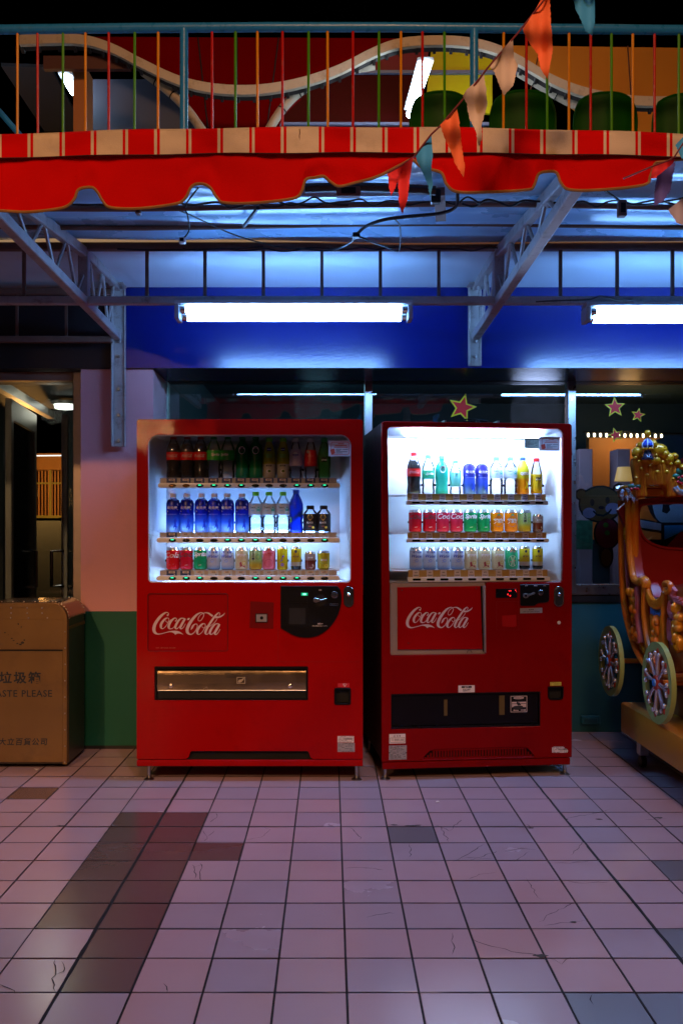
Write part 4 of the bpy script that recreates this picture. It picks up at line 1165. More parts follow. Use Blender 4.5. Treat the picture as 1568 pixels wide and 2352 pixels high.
# ---- item kinds -----------------------------------------------------------------------------
m_cola = M('cola_liquid', (.012, .004, .003), .08, coat=.5)
m_pet = MG('clear_bottle_plastic', (.94, .97, .98), .06, 1.4, .04, (.8, .85, .9), 1.2)
m_petg = MG('green_bottle_plastic', (.55, .85, .45), .06, 1.45, .35, (.10, .45, .03), 1.2)
m_petb = MG('blue_bottle_plastic', (.12, .25, .9), .06, 1.45, .65, (.015, .06, .60), 1.2)
m_petc = MG('syrup_bottle_plastic', (.45, .85, .85), .06, 1.45, .4, (.1, .6, .55), 1.2)
def lab_(name, c, r=.35): return M(name, c, r, var=.05)
CAPW, CAPR, CAPG, CAPL, CAPK, CAPB, CAPT = (lab_('white_cap', (.7, .7, .75)), lab_('red_cap', (.5, .01, .01)), lab_('green_cap', (.02, .25, .05)), lab_('lime_cap', (.15, .55, .02)),
    lab_('black_cap', (.012, .012, .014)), lab_('blue_cap', (.02, .06, .45)), lab_('teal_cap', (.1, .55, .50)))
prof_std = [(.030, 0), (.0325, .004), (.0325, .02), (.029, .05), (.0325, .085), (.0328, .12), (.0325, .145), (.026, .17), (.015, .195), (.0125, .205), (.0125, .214)]
prof_sport = [(.030, 0), (.032, .004), (.032, .09), (.0305, .098), (.0325, .106), (.0325, .15), (.026, .168), (.014, .178), (.0125, .186), (.0125, .195)]
prof_water = [(.030, 0), (.032, .004), (.032, .08), (.029, .085), (.033, .092), (.0332, .14), (.030, .156), (.018, .178), (.0125, .19), (.0125, .203)]
prof_slim = [(.026, 0), (.0285, .004), (.029, .02), (.0275, .04), (.030, .07), (.030, .11), (.026, .135), (.017, .175), (.0125, .19), (.0125, .20)]
prof_short = [(.030, 0), (.0325, .004), (.0325, .095), (.030, .104), (.018, .118), (.0155, .126), (.0155, .132)]
prof_can = [(.024, 0), (.0265, .004), (.0325, .011), (.0328, .014), (.0328, .104), (.0315, .109), (.0275, .116), (.027, .1195), (.0255, .1195), (.025, .117), (0, .117)]
prof_slimcan = [(.021, 0), (.0235, .004), (.0262, .010), (.0262, .112), (.0245, .120), (.0235, .1235), (.022, .1235), (.0215, .121), (0, .121)]
prof_small = [(.021, 0), (.0235, .004), (.0262, .010), (.0262, .086), (.0245, .093), (.0235, .0965), (.022, .0965), (.0215, .094), (0, .094)]
def prof_r(prof, z):
    for (r0, z0), (r1, z1) in zip(prof, prof[1:]):
        if z0 <= z <= z1 and z1 > z0: return r0 + (r1 - r0) * (z - z0) / (z1 - z0)
    return prof[0][0]
def band(prof, z0, z1, out=.0006, n=24, frac=1.0):
    zs = sorted({z0, z1} | {z for r, z in prof if z0 < z < z1})
    return MB().lathe([(prof_r(prof, z0) * .9, z0)] + [(prof_r(prof, z) + out, z) for z in zs] + [(prof_r(prof, z1) * .9, z1)], n)
def wrap(r, rot=0):
    def f(x, y, d):
        a = x / r + rot
        return ((r + d) * sin(a), -(r + d) * cos(a), y)
    return f
PROTO = {}
def make_item(kind, loc, label, group, rz=0, scale=1.0):
    can = kind.startswith('can')
    WID = 1.05 if can else 1.13
    if kind in PROTO:
        o = dup(PROTO[kind]); o.location = loc; o.rotation_euler = (0, 0, rz); o.scale = (scale * WID, scale * WID, scale)
        o['label'] = label; o['group'] = group
        return o
    t = thing('drink_can' if can else 'drink_bottle', label, 'can' if can else 'bottle', loc, rz, group)
    t.scale = (scale * WID, scale * WID, scale)
    PROTO[kind] = t
    def body(prof, mat, name='body', n=24):
        ob = MB().lathe(prof, n).build(name, mat, t, smooth=50); return ob
    def cap(prof, mat):
        r, z = prof[-1]
        MB().lathe([(r + .0025, z - .012), (r + .003, z - .002), (r + .003, z + .006), (r + .001, z + .008), (0, z + .008)], 16).build('cap', mat, t)
    def text(key, mat, r, z, size, rot=0, sx=1, d=.0009):
        MB().txt(key, wrap(r, rot), 0, z, size, d, sx).build('print', mat, t, smooth=0)
    def patch(pts, mat, r, d=.0005, name='print'):
        MB().prism(pts, wrap(r), d, d).build(name, mat, t, smooth=0)
    W1 = m_wht2
    if kind == 'cola':
        body(prof_std, m_pet)
        liq = [(max(r - .0012, .001), z + .001) for r, z in prof_std[:8]] + [(.022, .178), (0, .178)]
        MB().lathe(liq, 24).build('liquid', m_cola, t, smooth=50)
        band(prof_std, .092, .133).build('label', M('cola_label_red', (.50, .004, .004), .3), t, smooth=50)
        logo = MB(); logo_into(logo, wrap(.0332), 0, .114, .052, .0012, .00003); logo.build('print', m_pink, t, smooth=0)
        cap(prof_std, CAPR)
    elif kind == 'lemon':
        body(prof_std, m_pet); band(prof_std, .092, .142).build('label', lab_('lime_green_label', (.03, .34, .04)), t, smooth=50)
        text('sprite', W1, .0333, .119, .019, sx=.92); cap(prof_std, CAPG)
    elif kind == 'lemon2':
        body(prof_std, m_pet); band(prof_std, .086, .132).build('label', lab_('mint_green_label', (.02, .42, .22)), t, smooth=50)
        text('sprite', W1, .0333, .112, .019, sx=.92); cap(prof_std, CAPT)
    elif kind in ('tea', 'tea2'):
        mt = MRAMP('green_tea_sleeve' if kind == 'tea' else 'bright_green_tea_sleeve', [(0, (.02, .30, .16)), (.045, (.03, .34, .16)), (.055, (.004, .20, .05)), (.17, (.003, .13, .03))] if kind == 'tea' else [(0, (.05, .65, .50)), (.06, (.04, .55, .42)), (.17, (.01, .40, .30))])
        body(prof_std[:8] + [(.0125, .19), (.0125, .208)], mt)
        patch(circ(0, .142, .0155, 20, .020), W1, .0328, .0006)
        text('tea', m_ink, .0328, .142, .032, d=.0012, sx=1.0)
        cap(prof_std, CAPG if kind == 'tea' else CAPT)
    elif kind == 'grape':
        mt = MRAMP('grape_juice_sleeve', [(0, (.55, .52, .38)), (.070, (.60, .56, .42)), (.074, (.45, .40, .01)), (.12, (.30, .38, .02)), (.185, (.42, .38, .02))], interp='LINEAR')
        body(prof_slim, mt); patch([(-.009, .138), (.009, .138), (.009, .156), (-.009, .156)], m_ink, .027, .0010)
        patch(circ(0, .034, .011, 16), m_wht2, .0285, .001); text('mm', m_ink, .0285, .062, .009, d=.0015); text('mm', m_wht2, .026, .146, .005, d=.0025)
        patch(circ(.002, .034, .007, 16), lab_('olive_print', (.1, .16, .02)), .0285, .0014)
        g = MB()
        for k in range(6): g.prism(circ(-.008 + k % 3 * .008, .108 + k // 3 * .010, .0055, 10), wrap(.030), .0012 + k * .0001, .0012 + k * .0001)
        g.build('print', lab_('grape_print', (.20, .42, .04)), t, smooth=0)
        cap(prof_slim, CAPL)
    elif kind == 'peach':
        body(prof_slim, m_pet); band(prof_slim, .062, .148).build('label', lab_('blush_label', (.55, .42, .48)), t, smooth=50)
        patch([(-.02, .074), (.02, .074), (.02, .086), (-.02, .086)], lab_('navy_print', (.03, .03, .25)), .030, .001)
        patch(circ(0, .118, .015, 20, .018), lab_('ring_print', (.45, .15, .22)), .030, .0010); patch(circ(0, .118, .013, 20, .016), W1, .030, .0013)
        text('mm', lab_('navy_print', (.03, .03, .25)), .030, .118, .009, d=.0016); cap(prof_slim, CAPW)
    elif kind == 'redlabel':
        body(prof_slim, m_pet); band(prof_slim, .060, .145).build('label', lab_('bright_red_label', (.55, .01, .015)), t, smooth=50)
        patch(circ(-.012, .134, .008, 14), lab_('cream_print', (.5, .35, .25)), .0285, .001); text('mm', lab_('pale_red_print', (.7, .12, .1)), .030, .112, .010, d=.0012); patch([(-.014, .074), (.012, .074), (.012, .080), (-.014, .080)], lab_('gold_print', (.6, .35, .1)), .030, .0012); cap(prof_slim, CAPW)
    elif kind == 'greengrape':
        body(prof_slim, m_petg); patch([(-.012, .080), (.012, .080), (.012, .108), (.003, .103), (-.005, .108), (-.012, .105)], m_ink, .030, .001)
        text('mm', W1, .030, .092, .008, d=.0016); cap(prof_slim, CAPG)
    elif kind in ('sport', 'sport2'):
        mt = MRAMP('blue_sport_sleeve_glow' if kind == 'sport' else 'pale_blue_sport_sleeve_glow', [(0, (.45, .75, 1.0)), (.025, (.25, .60, 1.0)), (.055, (.05, .22, .90)), (.10, (.006, .016, .42)), (.165, (.003, .006, .20))] if kind == 'sport' else [(0, (.25, .50, .90)), (.05, (.06, .16, .75)), (.11, (.05, .06, .50)), (.165, (.04, .03, .35))])  # shelf lamp glow put into the sleeve colour, paler towards the base
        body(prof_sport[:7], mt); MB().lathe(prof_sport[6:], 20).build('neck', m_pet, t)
        text('blue', m_wht2, .0325, .127, .016, d=.0010)
        patch([(-.026, .112), (.028, .120), (.026, .116), (-.022, .106)], m_wht2, .0325, .0012)
        patch([(-.02, .142), (.026, .150), (.03, .138), (.024, .143), (-.018, .138)], lab_('pale_blue_print', (.4, .45, .8)), .0322, .0012)
        patch(smooth_path([(.004, .02), (.010, .045), (.008, .06), (.016, .074), (.022, .060), (.018, .05), (.022, .03), (.016, .012), (.014, .03)], 3, True), lab_('deep_blue_print', (.01, .05, .6)), .032, .001)
        g = MB()
        for k in range(5): g.txt('uni', wrap(.0318), -.018 + k * .0085, .094, .003, .001)
        g.build('print', lab_('pale_blue_print', (.4, .45, .8)), t, smooth=0)
        cap(prof_sport, CAPW)
    elif kind in ('water', 'water2'):
        body(prof_water, m_pet)
        band(prof_water, .092, .150).build('label', lab_('icy_label', (.50, .60, .70)), t, smooth=50)
        text('wsh', m_ink, .0335, .128, .0085, rot=-.25)
        patch([(-.025, .134), (-.005, .147), (.018, .150), (-.002, .1445), (-.02, .132)], lab_('cyan_print', (.03, .35, .65)), .0335, .0012)
        patch(star(.018, .120, .015, .5), lab_('mint_print', (.04, .50, .40)), .0335, .0014)
        text('mm', lab_('cyan_print', (.03, .35, .65)), .0335, .112, .005, rot=-.25)
        cap(prof_water, CAPL if kind == 'water' else CAPT)
    elif kind == 'mineral':
        body(prof_std, m_petb)
        patch([(-.030, .052), (.034, .092), (.034, .118), (-.030, .078)], lab_('lime_slash', (.15, .50, .05)), .0330, .0010)
        MB().txt('sch', lambda x, y, d: wrap(.0330)(x * .85 - y * .5, .084 + x * .52 + y * .85, d), 0, 0, .009, .0016).build('print', m_ink, t, smooth=0)
        cap(prof_std, CAPB)
    elif kind == 'coffee':
        body(prof_short, m_pet); band(prof_short, .006, .096).build('label', lab_('black_label', (.012, .010, .010)), t, smooth=50)
        patch([(-.013, .078), (0, .060), (.013, .078), (.008, .092), (-.008, .092)], lab_('gold_crest', (.6, .38, .04)), .0328, .001)
        patch([(-.006, .078), (.006, .078), (.006, .081), (-.006, .081)], m_ink, .0328, .0014)
        text('black', W1, .0328, .051, .009, sx=.8); text('uni', lab_('pale_red_print', (.7, .12, .1)), .0328, .032, .004); patch(circ(.014, .026, .006, 12), lab_('gold_crest', (.6, .38, .04)), .0328, .0012)
        cap(prof_short, CAPK)
    elif kind == 'tealtea':
        body(prof_std, m_pet); band(prof_std, .05, .14).build('label', lab_('pale_teal_label', (.15, .62, .58)), t, smooth=50)
        patch([(-.014, .10), (.014, .10), (.014, .14), (-.014, .14)], W1, .0330, .001); text('tea', m_ink, .0330, .12, .026, d=.0014); cap(prof_std, CAPT)
    elif kind == 'qoo':
        mt = MRAMP('orange_soda_sleeve', [(0, (.70, .22, .005)), (.085, (.75, .28, .005)), (.10, (.62, .52, .02)), (.15, (.60, .60, .03))])
        body(prof_std, mt); text('qoo', m_wht2, .0330, .122, .020, sx=.85)
        patch(smooth_path([(.006, .03), (.018, .045), (.018, .065), (.006, .078), (.010, .055), (.002, .04)], 3, True), lab_('yellow_print', (.8, .6, .03)), .0330, .001)
        cap(prof_std, CAPB)
    elif kind == 'yellowjuice':
        body(prof_slim, m_pet); 
        mt = MRAMP('orange_juice_sleeve', [(0, (.75, .30, .01)), (.05, (.75, .50, .02)), (.115, (.70, .48, .02))])
        band(prof_slim, .006, .115).build('label', mt, t, smooth=50)
        patch([(-.012, .072), (.012, .072), (.012, .100), (.003, .094), (-.005, .100), (-.012, .097)], m_ink, .0303, .001); text('mm', W1, .0303, .084, .008, d=.0016)
        cap(prof_slim, CAPR)
    elif can:
        spec = {
            'can_cola': (prof_can, lab_('red_can_print', (.55, .006, .008), .25), ('logo',)),
            'can_colaz': (prof_can, lab_('crimson_can_print', (.50, .006, .02), .25), ('text', 'coca', m_ink, .085, .030)),
            'can_colap': (prof_can, lab_('pinkish_can_print', (.58, .02, .06), .25), ('text', 'coca', m_wht2, .085, .028)),
            'can_sprite': (prof_can, lab_('green_can_print', (.008, .28, .09), .25), ('text', 'sprite', m_wht2, .082, .030)),
            'can_water': (prof_can, MRAMP('white_blue_can_print', [(0, (.15, .35, .75)), (.012, (.30, .50, .80)), (.03, (.62, .66, .72)), (.12, (.60, .66, .75))]), ('water',)),
            'can_asam': (prof_can, lab_('milk_tea_can_print', (.55, .48, .28), .3), ('asam',)),
            'can_melon': (prof_can, MRAMP('winter_melon_can_print', [(0, (.60, .30, .02)), (.03, (.62, .42, .03)), (.05, (.42, .55, .15)), (.12, (.35, .52, .22))]), ('melon',)),
            'can_porridge': (prof_can, lab_('pink_can_print', (.60, .12, .16), .3), ('porridge',)),
            'can_fanta': (prof_can, lab_('orange_can_print', (.75, .20, .004), .25), ('fan',)),
            'can_slimyel': (prof_slimcan, MRAMP('yellow_purple_can_print', [(0, (.62, .52, .01)), (.12, (.68, .56, .01))]), ('bolt',)),
            'can_coffee': (prof_slimcan, MRAMP('yellow_black_can_print', [(0, (.01, .01, .01)), (.022, (.01, .01, .01)), (.0225, (.55, .50, .40)), (.042, (.55, .50, .40)), (.0425, (.58, .44, .02)), (.125, (.55, .42, .03))], interp='CONSTANT'), ('crest',)),
            'can_small': (prof_small, MRAMP('brown_can_print', [(0, (.16, .03, .02)), (.05, (.18, .035, .02)), (.055, (.42, .30, .26)), (.10, (.40, .30, .28))]), ('swirl',)),
            'can_lemontea': (prof_slimcan[:3] + [(.0300, .012), (.0300, .090), (.027, .098), (.0255, .101), (0, .099)], MRAMP('lemon_tea_can_print', [(0, (.45, .40, .02)), (.04, (.55, .45, .02)), (.10, (.50, .42, .02))]), ('nest',)),
            'can_aspara': (prof_can, lab_('green_asparagus_can_print', (.02, .36, .14), .3), ('asp',)),
        }[kind]
        prof, mt, dec_ = spec
        cut = next(i for i, (r, z) in enumerate(prof) if i > 3 and r < prof[3][0] - .0012)
        MB().lathe(prof[1:cut], 24).build('printed_wall', mt, t, smooth=50)
        MB().lathe(prof[cut - 1:], 24).build('lid', m_chrome, t, smooth=40)
        MB().lathe([(prof[0][0], prof[0][1]), (prof[1][0] - .0002, prof[1][1] - .0002)], 24).build('base_ring', m_chrome, t)
        r = prof[3][0]
        k = dec_[0]
        if k == 'logo':
            lg = MB()
            def f(x, y, d): return wrap(r)(x + y * 0, y, d)
            text('cola', m_wht2, r, .080, .028, rot=.05, sx=1.1)
            patch([(-.01, .03), (.012, .034), (.012, .032), (-.01, .028)], m_wht2, r, .001)
        elif k == 'text': text(dec_[1], dec_[2], r, dec_[3], dec_[4], sx=1.0, rot=.1); patch([(-.006, .028), (.008, .030), (.008, .028), (-.006, .026)], m_wht2, r, .001)
        elif k == 'water':
            nb = lab_('navy_print2', (.02, .05, .35)); text('wcn', nb, r, .094, .011); text('water', nb, r, .074, .016); patch(circ(-.004, .050, .009, 14), lab_('sky_print', (.3, .45, .8)), r, .0008)
            g = MB()
            for q in range(9): g.prism(circ(random.uniform(-.024, .024), random.uniform(.02, .06), .0012, 6), wrap(r), .0010 + q * .0001, .0010 + q * .0001)
            g.build('print', nb, t, smooth=0)
        elif k == 'asam':
            patch([(-.020, .060), (.020, .060), (.020, .104), (-.020, .104)], lab_('dusty_red_print', (.30, .03, .04)), r, .0006); text('asam', m_wht2, r, .078, .014, d=.0012)
            patch(circ(.012, .040, .010, 14), lab_('yellow_ochre_print', (.55, .38, .03)), r, .0007); patch([(-.016, .012), (.018, .014), (.016, .026), (.004, .024), (-.002, .046), (-.010, .040), (-.008, .02)], lab_('dusty_red_print', (.30, .03, .04)), r, .0010)
        elif k == 'melon':
            patch([(-.014, .048), (.004, .048), (.004, .104), (-.014, .104)], lab_('pale_yellow_print', (.6, .6, .35)), r, .0006); text('melon', m_ink, r, .076, .050, rot=-.15, d=.0012, sx=.9)
            patch(circ(.020, .070, .013, 14), lab_('leaf_print', (.04, .36, .14)), r, .0007); patch([(-.022, .008), (.028, .022), (.028, .036), (-.022, .020)], lab_('dark_green_print', (.005, .10, .04)), r, .0009)
        elif k == 'porridge': text('porridge', lab_('deep_red_print', (.45, .01, .01)), r, .084, .015, d=.0008); patch(circ(0, .038, .022, 18, .020), lab_('bean_print', (.25, .03, .05)), r, .0008); patch(circ(0, .108, .008, 10, .004), lab_('deep_red_print', (.45, .01, .01)), r * .97, .0015)
        elif k == 'fan': patch(smooth_path([(-.020, .060), (-.006, .086), (.018, .084), (.026, .050), (.004, .030), (-.016, .040)], 3, True), lab_('navy_print3', (.02, .03, .22)), r, .0006); text('fan', m_wht2, r, .060, .026, d=.0012); patch([(-.008, .088), (.010, .090), (.004, .100)], lab_('leaf_print', (.04, .36, .14)), r, .001)
        elif k == 'bolt': patch([(-.016, .04), (.002, .068), (-.002, .070), (.018, .100), (.004, .078), (.010, .076), (-.004, .054), (.002, .052)], lab_('purple_print', (.12, .02, .35)), r, .0008); patch(circ(0, .030, .008, 12), lab_('purple_print', (.12, .02, .35)), r, .0008)
        elif k == 'crest': patch(circ(0, .098, .006, 10, .008), m_ink, r, .0008); text('mm', lab_('brown_print', (.2, .1, .02)), r, .072, .010, d=.001)
        elif k == 'swirl': patch([(-.004, .014), (.012, .034), (.016, .022), (.006, .010)], lab_('cream_print2', (.6, .4, .3)), r, .0008); text('mm', m_wht2, r, .066, .008)
        elif k == 'nest': patch(circ(0, .052, .020, 16, .016), lab_('leaf_print', (.04, .36, .14)), r, .0007); text('mm', m_wht2, r, .054, .010, d=.0012); patch(circ(.012, .024, .010, 12), lab_('bright_yellow_print', (.8, .65, .05)), r, .0009)
        elif k == 'asp':
            patch([(-.028, .088), (.028, .088), (.028, .108), (-.028, .108)], m_wht2, r, .0006); text('asp', lab_('pink_print', (.7, .1, .2)), r, .098, .010, d=.001)
            patch(circ(0, .048, .022, 18, .030), m_wht2, r, .0006)
            patch([(-.010, .022), (-.004, .022), (0, .044), (.004, .022), (.010, .022), (.006, .05), (.012, .074), (.004, .072), (0, .056), (-.006, .074), (-.012, .072), (-.005, .05)], lab_('pale_green_print', (.45, .6, .35)), r, .001); patch([(-.012, .040), (.012, .046), (.012, .052), (-.012, .046)], lab_('pink_print', (.7, .1, .2)), r, .0014)
    return t

DESC = {'cola': 'dark cola bottle with red label', 'lemon': 'clear bottle with green label', 'lemon2': 'clear bottle with mint green label', 'tea': 'green tea bottle with white oval', 'tea2': 'bright turquoise tea bottle',
 'grape': 'yellow juice bottle with lime cap', 'peach': 'clear bottle with blush white label', 'redlabel': 'clear bottle with bright red label', 'greengrape': 'translucent green juice bottle', 'sport': 'blue sports drink bottle',
 'sport2': 'pale violet blue sports bottle', 'water': 'clear water bottle with lime cap', 'water2': 'pale water bottle washed out by light', 'mineral': 'blue bottle with green diagonal label', 'coffee': 'short black coffee bottle', 'tealtea': 'pale teal labelled bottle',
 'qoo': 'orange soda bottle with blue cap', 'yellowjuice': 'yellow juice bottle with red cap', 'can_cola': 'red cola can with white script', 'can_colaz': 'red cola can with black script', 'can_colap': 'pinkish red cola can', 'can_sprite': 'green soda can with white script',
 'can_water': 'white and blue water can', 'can_asam': 'cream milk tea can', 'can_melon': 'green and orange winter melon can', 'can_porridge': 'pink dessert can', 'can_fanta': 'orange soda can with navy patch', 'can_slimyel': 'yellow can with purple lightning',
 'can_coffee': 'slim yellow and black coffee can', 'can_small': 'small brown can', 'can_lemontea': 'yellow green lemon tea can', 'can_aspara': 'green and white asparagus can'}
ORD = ['first', 'second', 'third', 'fourth', 'fifth', 'sixth', 'seventh', 'eighth', 'ninth', 'tenth', 'eleventh', 'twelfth']

def stock(fr, fn, kinds, xs, ybase, shelf, mach, d, group, rots=None, sc=None):
    # heights of the shelf deck in the machine's own frame
    for i, (k, x) in enumerate(zip(kinds, xs)):
        u, v = fn(x, ybase, d)
        _, v = fn(xs[len(xs) // 2], ybase, d)
        rz = fr.yaw + (rots[i] if rots else random.uniform(-.12, .12))
        make_item(k, fr.world(u, d, v), '%s, %s from left, %s shelf, %s machine' % (DESC[k], ORD[i], shelf, mach), group, rz, (sc or {}).get(k, 1.0))

def shelf_bar(par, fn, x0, x1, y0, y1, mat):
    (u0, v1), (u1, v0) = fn(x0, y0, .035), fn(x1, y1, .035)
    r = (v1 - v0) / 2
    o = MB().prism(rrect(u0, v0, u1, v1, r * .95, 5), wxz, .022, .052).build('button_bar', mat, par, bevel=.004, segs=2)
    return o, (u0, v0, u1, v1)

# =============================== left machine
VL = thing('vending_machine', 'wider red vending machine on the left with black coin panel and metal flap', 'vending machine', tuple(FL.O), 0, 'red drink vending machines')
WL = FL.uv(833, 1000)[0]
HL = FL.uv(400, 963)[1]
zbL = FL.uv(400, 1762)[1]
wo = rect(A, 118, 145, 1443, 1112)
wu0, wv0, wu1, wv1 = wo[0][0], wo[0][1], wo[1][0], wo[2][1]
outer = rrect(0, B(0, 1203)[1], WL, HL, .010, 3)
cut = [B(365, 1203), B(383, 1192), B(395, 1156), B(402, 1151), B(1158, 1151), B(1166, 1156), B(1180, 1194), B(1196, 1203)]
vb = B(0, 1203)[1]
r_ = .010
outer = [(0, vb)] + [(cut[0][0], vb)] + [(p[0], p[1]) for p in cut[1:-1]] + [(cut[-1][0], vb), (WL, vb), (WL, HL - .01), (WL - .01, HL), (.01, HL), (0, HL - .01)]
win_hole = rrect(wu0, wv0, wu1, wv1, (.055, .055, .020, .020), 8)
logo_hole = rect(B, 117, 122, 640, 498, .012)
disp_hole = rect(B, 160, 598, 1163, 820, .006)
ret_hole = rect(B, 1333, 738, 1443, 850, .010)
plate('door', m_red, VL, outer, 0, .030, [win_hole, logo_hole, disp_hole, ret_hole], bevel=.0035)
cab(VL, WL, HL, m_red, (wu0, wv0, wu1, wv1), zbL + .028)
# window gasket
plate('window_gasket', m_wht, VL, rrect(wu0 + .0005, wv0 + .0005, wu1 - .0005, wv1 - .0005, (.0545, .0545, .020, .020), 8), .006, .0295, [rrect(wu0 + .0045, wv0 + .0045, wu1 - .0045, wv1 - .0045, (.052, .052, .018, .018), 8)])
plate('window_pane', m_glass, VL, rrect(wu0 + .005, wv0 + .005, wu1 - .005, wv1 - .005, (.052, .052, .018, .018), 8), .014, .018, smooth=0)
# liner
ld = .215
lin = MB()
a0, b0_, a1, b1 = wu0 + .001, wv0 + .001, wu1 - .001, wv1 - .001
ins = .055
lin.add([(a0, .031, b0_), (a1, .031, b0_), (a1, .031, b1), (a0, .031, b1), (a0 + ins, ld, b0_ + .01), (a1 - ins, ld, b0_ + .01), (a1 - ins, ld, b1 - .01), (a0 + ins, ld, b1 - .01)],
        [(0, 1, 5, 4), (1, 2, 6, 5), (2, 3, 7, 6), (3, 0, 4, 7), (4, 5, 6, 7)])
lin.build('display_liner', m_white_in, VL, smooth=0)
# shelves
dI = .095
bxs = [278, 368, 457, 549, 638, 728, 820, 909, 1000, 1090, 1181, 1271]
states = [['a', 'a', 'g', 'g', 'g', 'g', 'o', 'o', 'o', 'g', 'g', 'g'], ['g', 'o', 'o', 'o', 'g', 'g', 'g', 'g', 'o', 'o', 'o', 'g'], ['g', 'g', 'g', 'o', 'o', 'o', 'g', 'g', 'g', 'g', 'o', 'o']]
prices = [['p35', 'p35', 'p35', 'p30', 'p30', 'p30', 'p30', 'p35', 'p35', 'p35', 'p30', 'p30'], ['p30'] * 12, ['p25', 'p25', 'p25', 'p25', 'p25', 'p20', 'p20', 'p40', 'p30', 'p30', 'p20', 'p20']]
ebut = {}
def button(par, u, v, rx, rz, st, d=.0215):
    key = (st, rx)
    mat = {'a': m_btn_am, 'g': m_btn, 'o': m_btn}[st]
    if key not in ebut:
        o = MB().ball((0, 0, 0), rx, .007, rz, 20, 10).build('button', mat, par)
        ebut[key] = o
        if st == 'g': MB().ball((.0, -.0045, rz * .30), rx * .50, .003, rz * .36, 12, 6).build('lit_spot', m_glow, o)
        ring = MB().tube([(rx * 1.06 * cos(q * pi / 12), .003, rz * 1.1 * sin(q * pi / 12)) for q in range(24)], .0016, 5, closed=True).build('rim', m_chrome, o)
    else:
        o = dup(ebut[key], par)
    o.location = (u, d, v)
for si, (y0, y1, ys0, x0, x1) in enumerate(((462, 494, 430, 186, 1372), (818, 851, 785, 178, 1370), (1067, 1099, 1032, 176, 1370))):
    o, (u0, v0, u1, v1) = shelf_bar(VL, A, x0, x1, y0, y1, m_bar)
    vs0 = A(700, ys0, .045)[1]
    deck = MB().box((wu0 + .058, .053, vs0 - .006), (wu1 - .058, ld - .004, vs0)).build('shelf', m_wht, VL, bevel=.001)
    MB().box((A(235, 0, .04)[0] - .030, .0385, v1 + .001), (A(1305, 0, .04)[0] + .036, .041, vs0 + .001)).build('tag_holder', M('clear_tag_holder', (.42, .42, .48), .25), VL)
    for k, x in enumerate(bxs):
        u, v = A(x, (y0 + y1) / 2 + 1, .022)
        button(VL, u, v, .0195, .0095, states[si][k])
        ut, _ = A(x - 4, 0, .038)
        lit = (si == 2 and k > 1) or (si == 1 and 0 < k)  # lamp glow on these tags is put into a paler colour
        tg = MB().box((ut - .0265, .036, v1 + .0012), (ut + .0265, .0382, vs0 + .0005)).build('price_tag', m_tagl if lit else m_tagb, VL)
        zt_ = v1 + (vs0 - v1) * .68
        MB().prism(rrect(ut - .015, zt_ - .0055, ut + .017, zt_ + .0055, .002, 2), wxz, .0350, .0358).build('slip', m_tagw, tg, smooth=0)
        MB().txt(prices[si][k], wxz, ut + .001, zt_, .0080, .0346).build('price', m_ink, tg, smooth=0)
        MB().txt('leng', wxz, ut + .014, v1 + .006, .008, .0354).build('print', m_tagw if not lit else lab_('navy_print', (.03, .03, .25)), tg, smooth=0)
# shelf lights
def glow_bar(par, u0, u1, d, v, r, mat, nm='shelf_lamp'):
    return MB().tube([(u0, d, v), (u1, d, v)], r, 10).build(nm, mat, par)
v_s2 = A(700, 785, .045)[1]; v_s3 = A(700, 1032, .045)[1]
glow_bar(VL, wu0 + .10, wu1 - .11, .053, v_s2 - .016, .008, m_led)                     # lamp under the middle shelf
MB().box((wu0 + .10, .150, v_s2 + .001), (wu1 - .14, .190, v_s2 + .010)).build('lamp_base', m_led_s, VL, bevel=.002)
fr_d = MB().box((A(770, 0, .15)[0], .146, v_s2 + .0105), (A(1045, 0, .15)[0], .150, A(0, 728, .15)[1])).build('diffuser', MG('frosted_diffuser', (.9, .95, 1), .4, 1.3, .6, (.9, .95, 1)), VL, smooth=0)
glow_bar(VL, wu0 + .06, wu1 - .06, .075, wv0 + .014, .006, m_led)                      # lamp at the foot of the window
MB().box((wu0 + .055, .060, wv0 + .002), (wu1 - .055, .20, wv0 + .006)).build('floor_plate', m_wht, VL)
# pusher clips between rows
clipm = None
for row, ypx, xs_ in ((0, 375, (505, 595, 1040, 1130, 1225)), (1, 720, (325, 418, 505, 592, 685, 775, 865, 955, 1040, 1128, 1220)), (2, 968, (240, 326, 412, 505, 590, 683, 775, 862, 952, 1030, 1118, 1210))):
    for x in xs_:
        u, v = A(x, ypx, .11)
        if clipm is None:
            c = clipm = MB().box((-.006, -.006, -.006), (.006, .02, .006)).build('clip', m_blk, VL, bevel=.001)
        else:
            c = clipm.copy(); C.objects.link(c)
        c.location = (u, .108, v)
LK = ['cola'] * 3 + ['lemon'] * 2 + ['tea'] * 2 + ['grape'] * 2 + ['peach', 'redlabel', 'greengrape']
lx = [285, 375, 463, 548, 640, 735, 822, 910, 1000, 1082, 1180, 1268]
gL = 'drinks on display in the left vending machine'
stock(FL, A, LK, lx, 429, 'top', 'left', dI, gL, [0, .12, -.05, .35, -.45, 0, .05, 0, 0, 0, 0, 0])
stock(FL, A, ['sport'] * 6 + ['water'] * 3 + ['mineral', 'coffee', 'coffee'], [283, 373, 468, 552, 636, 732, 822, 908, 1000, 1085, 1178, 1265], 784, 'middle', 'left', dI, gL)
stock(FL, A, ['can_cola', 'can_colaz', 'can_sprite', 'can_water', 'can_water', 'can_asam', 'can_melon', 'can_porridge', 'can_slimyel', 'can_coffee', 'can_small', 'can_lemontea'], [282, 370, 460, 548, 638, 730, 820, 908, 995, 1085, 1177, 1264], 1031, 'bottom', 'left', dI, gL)

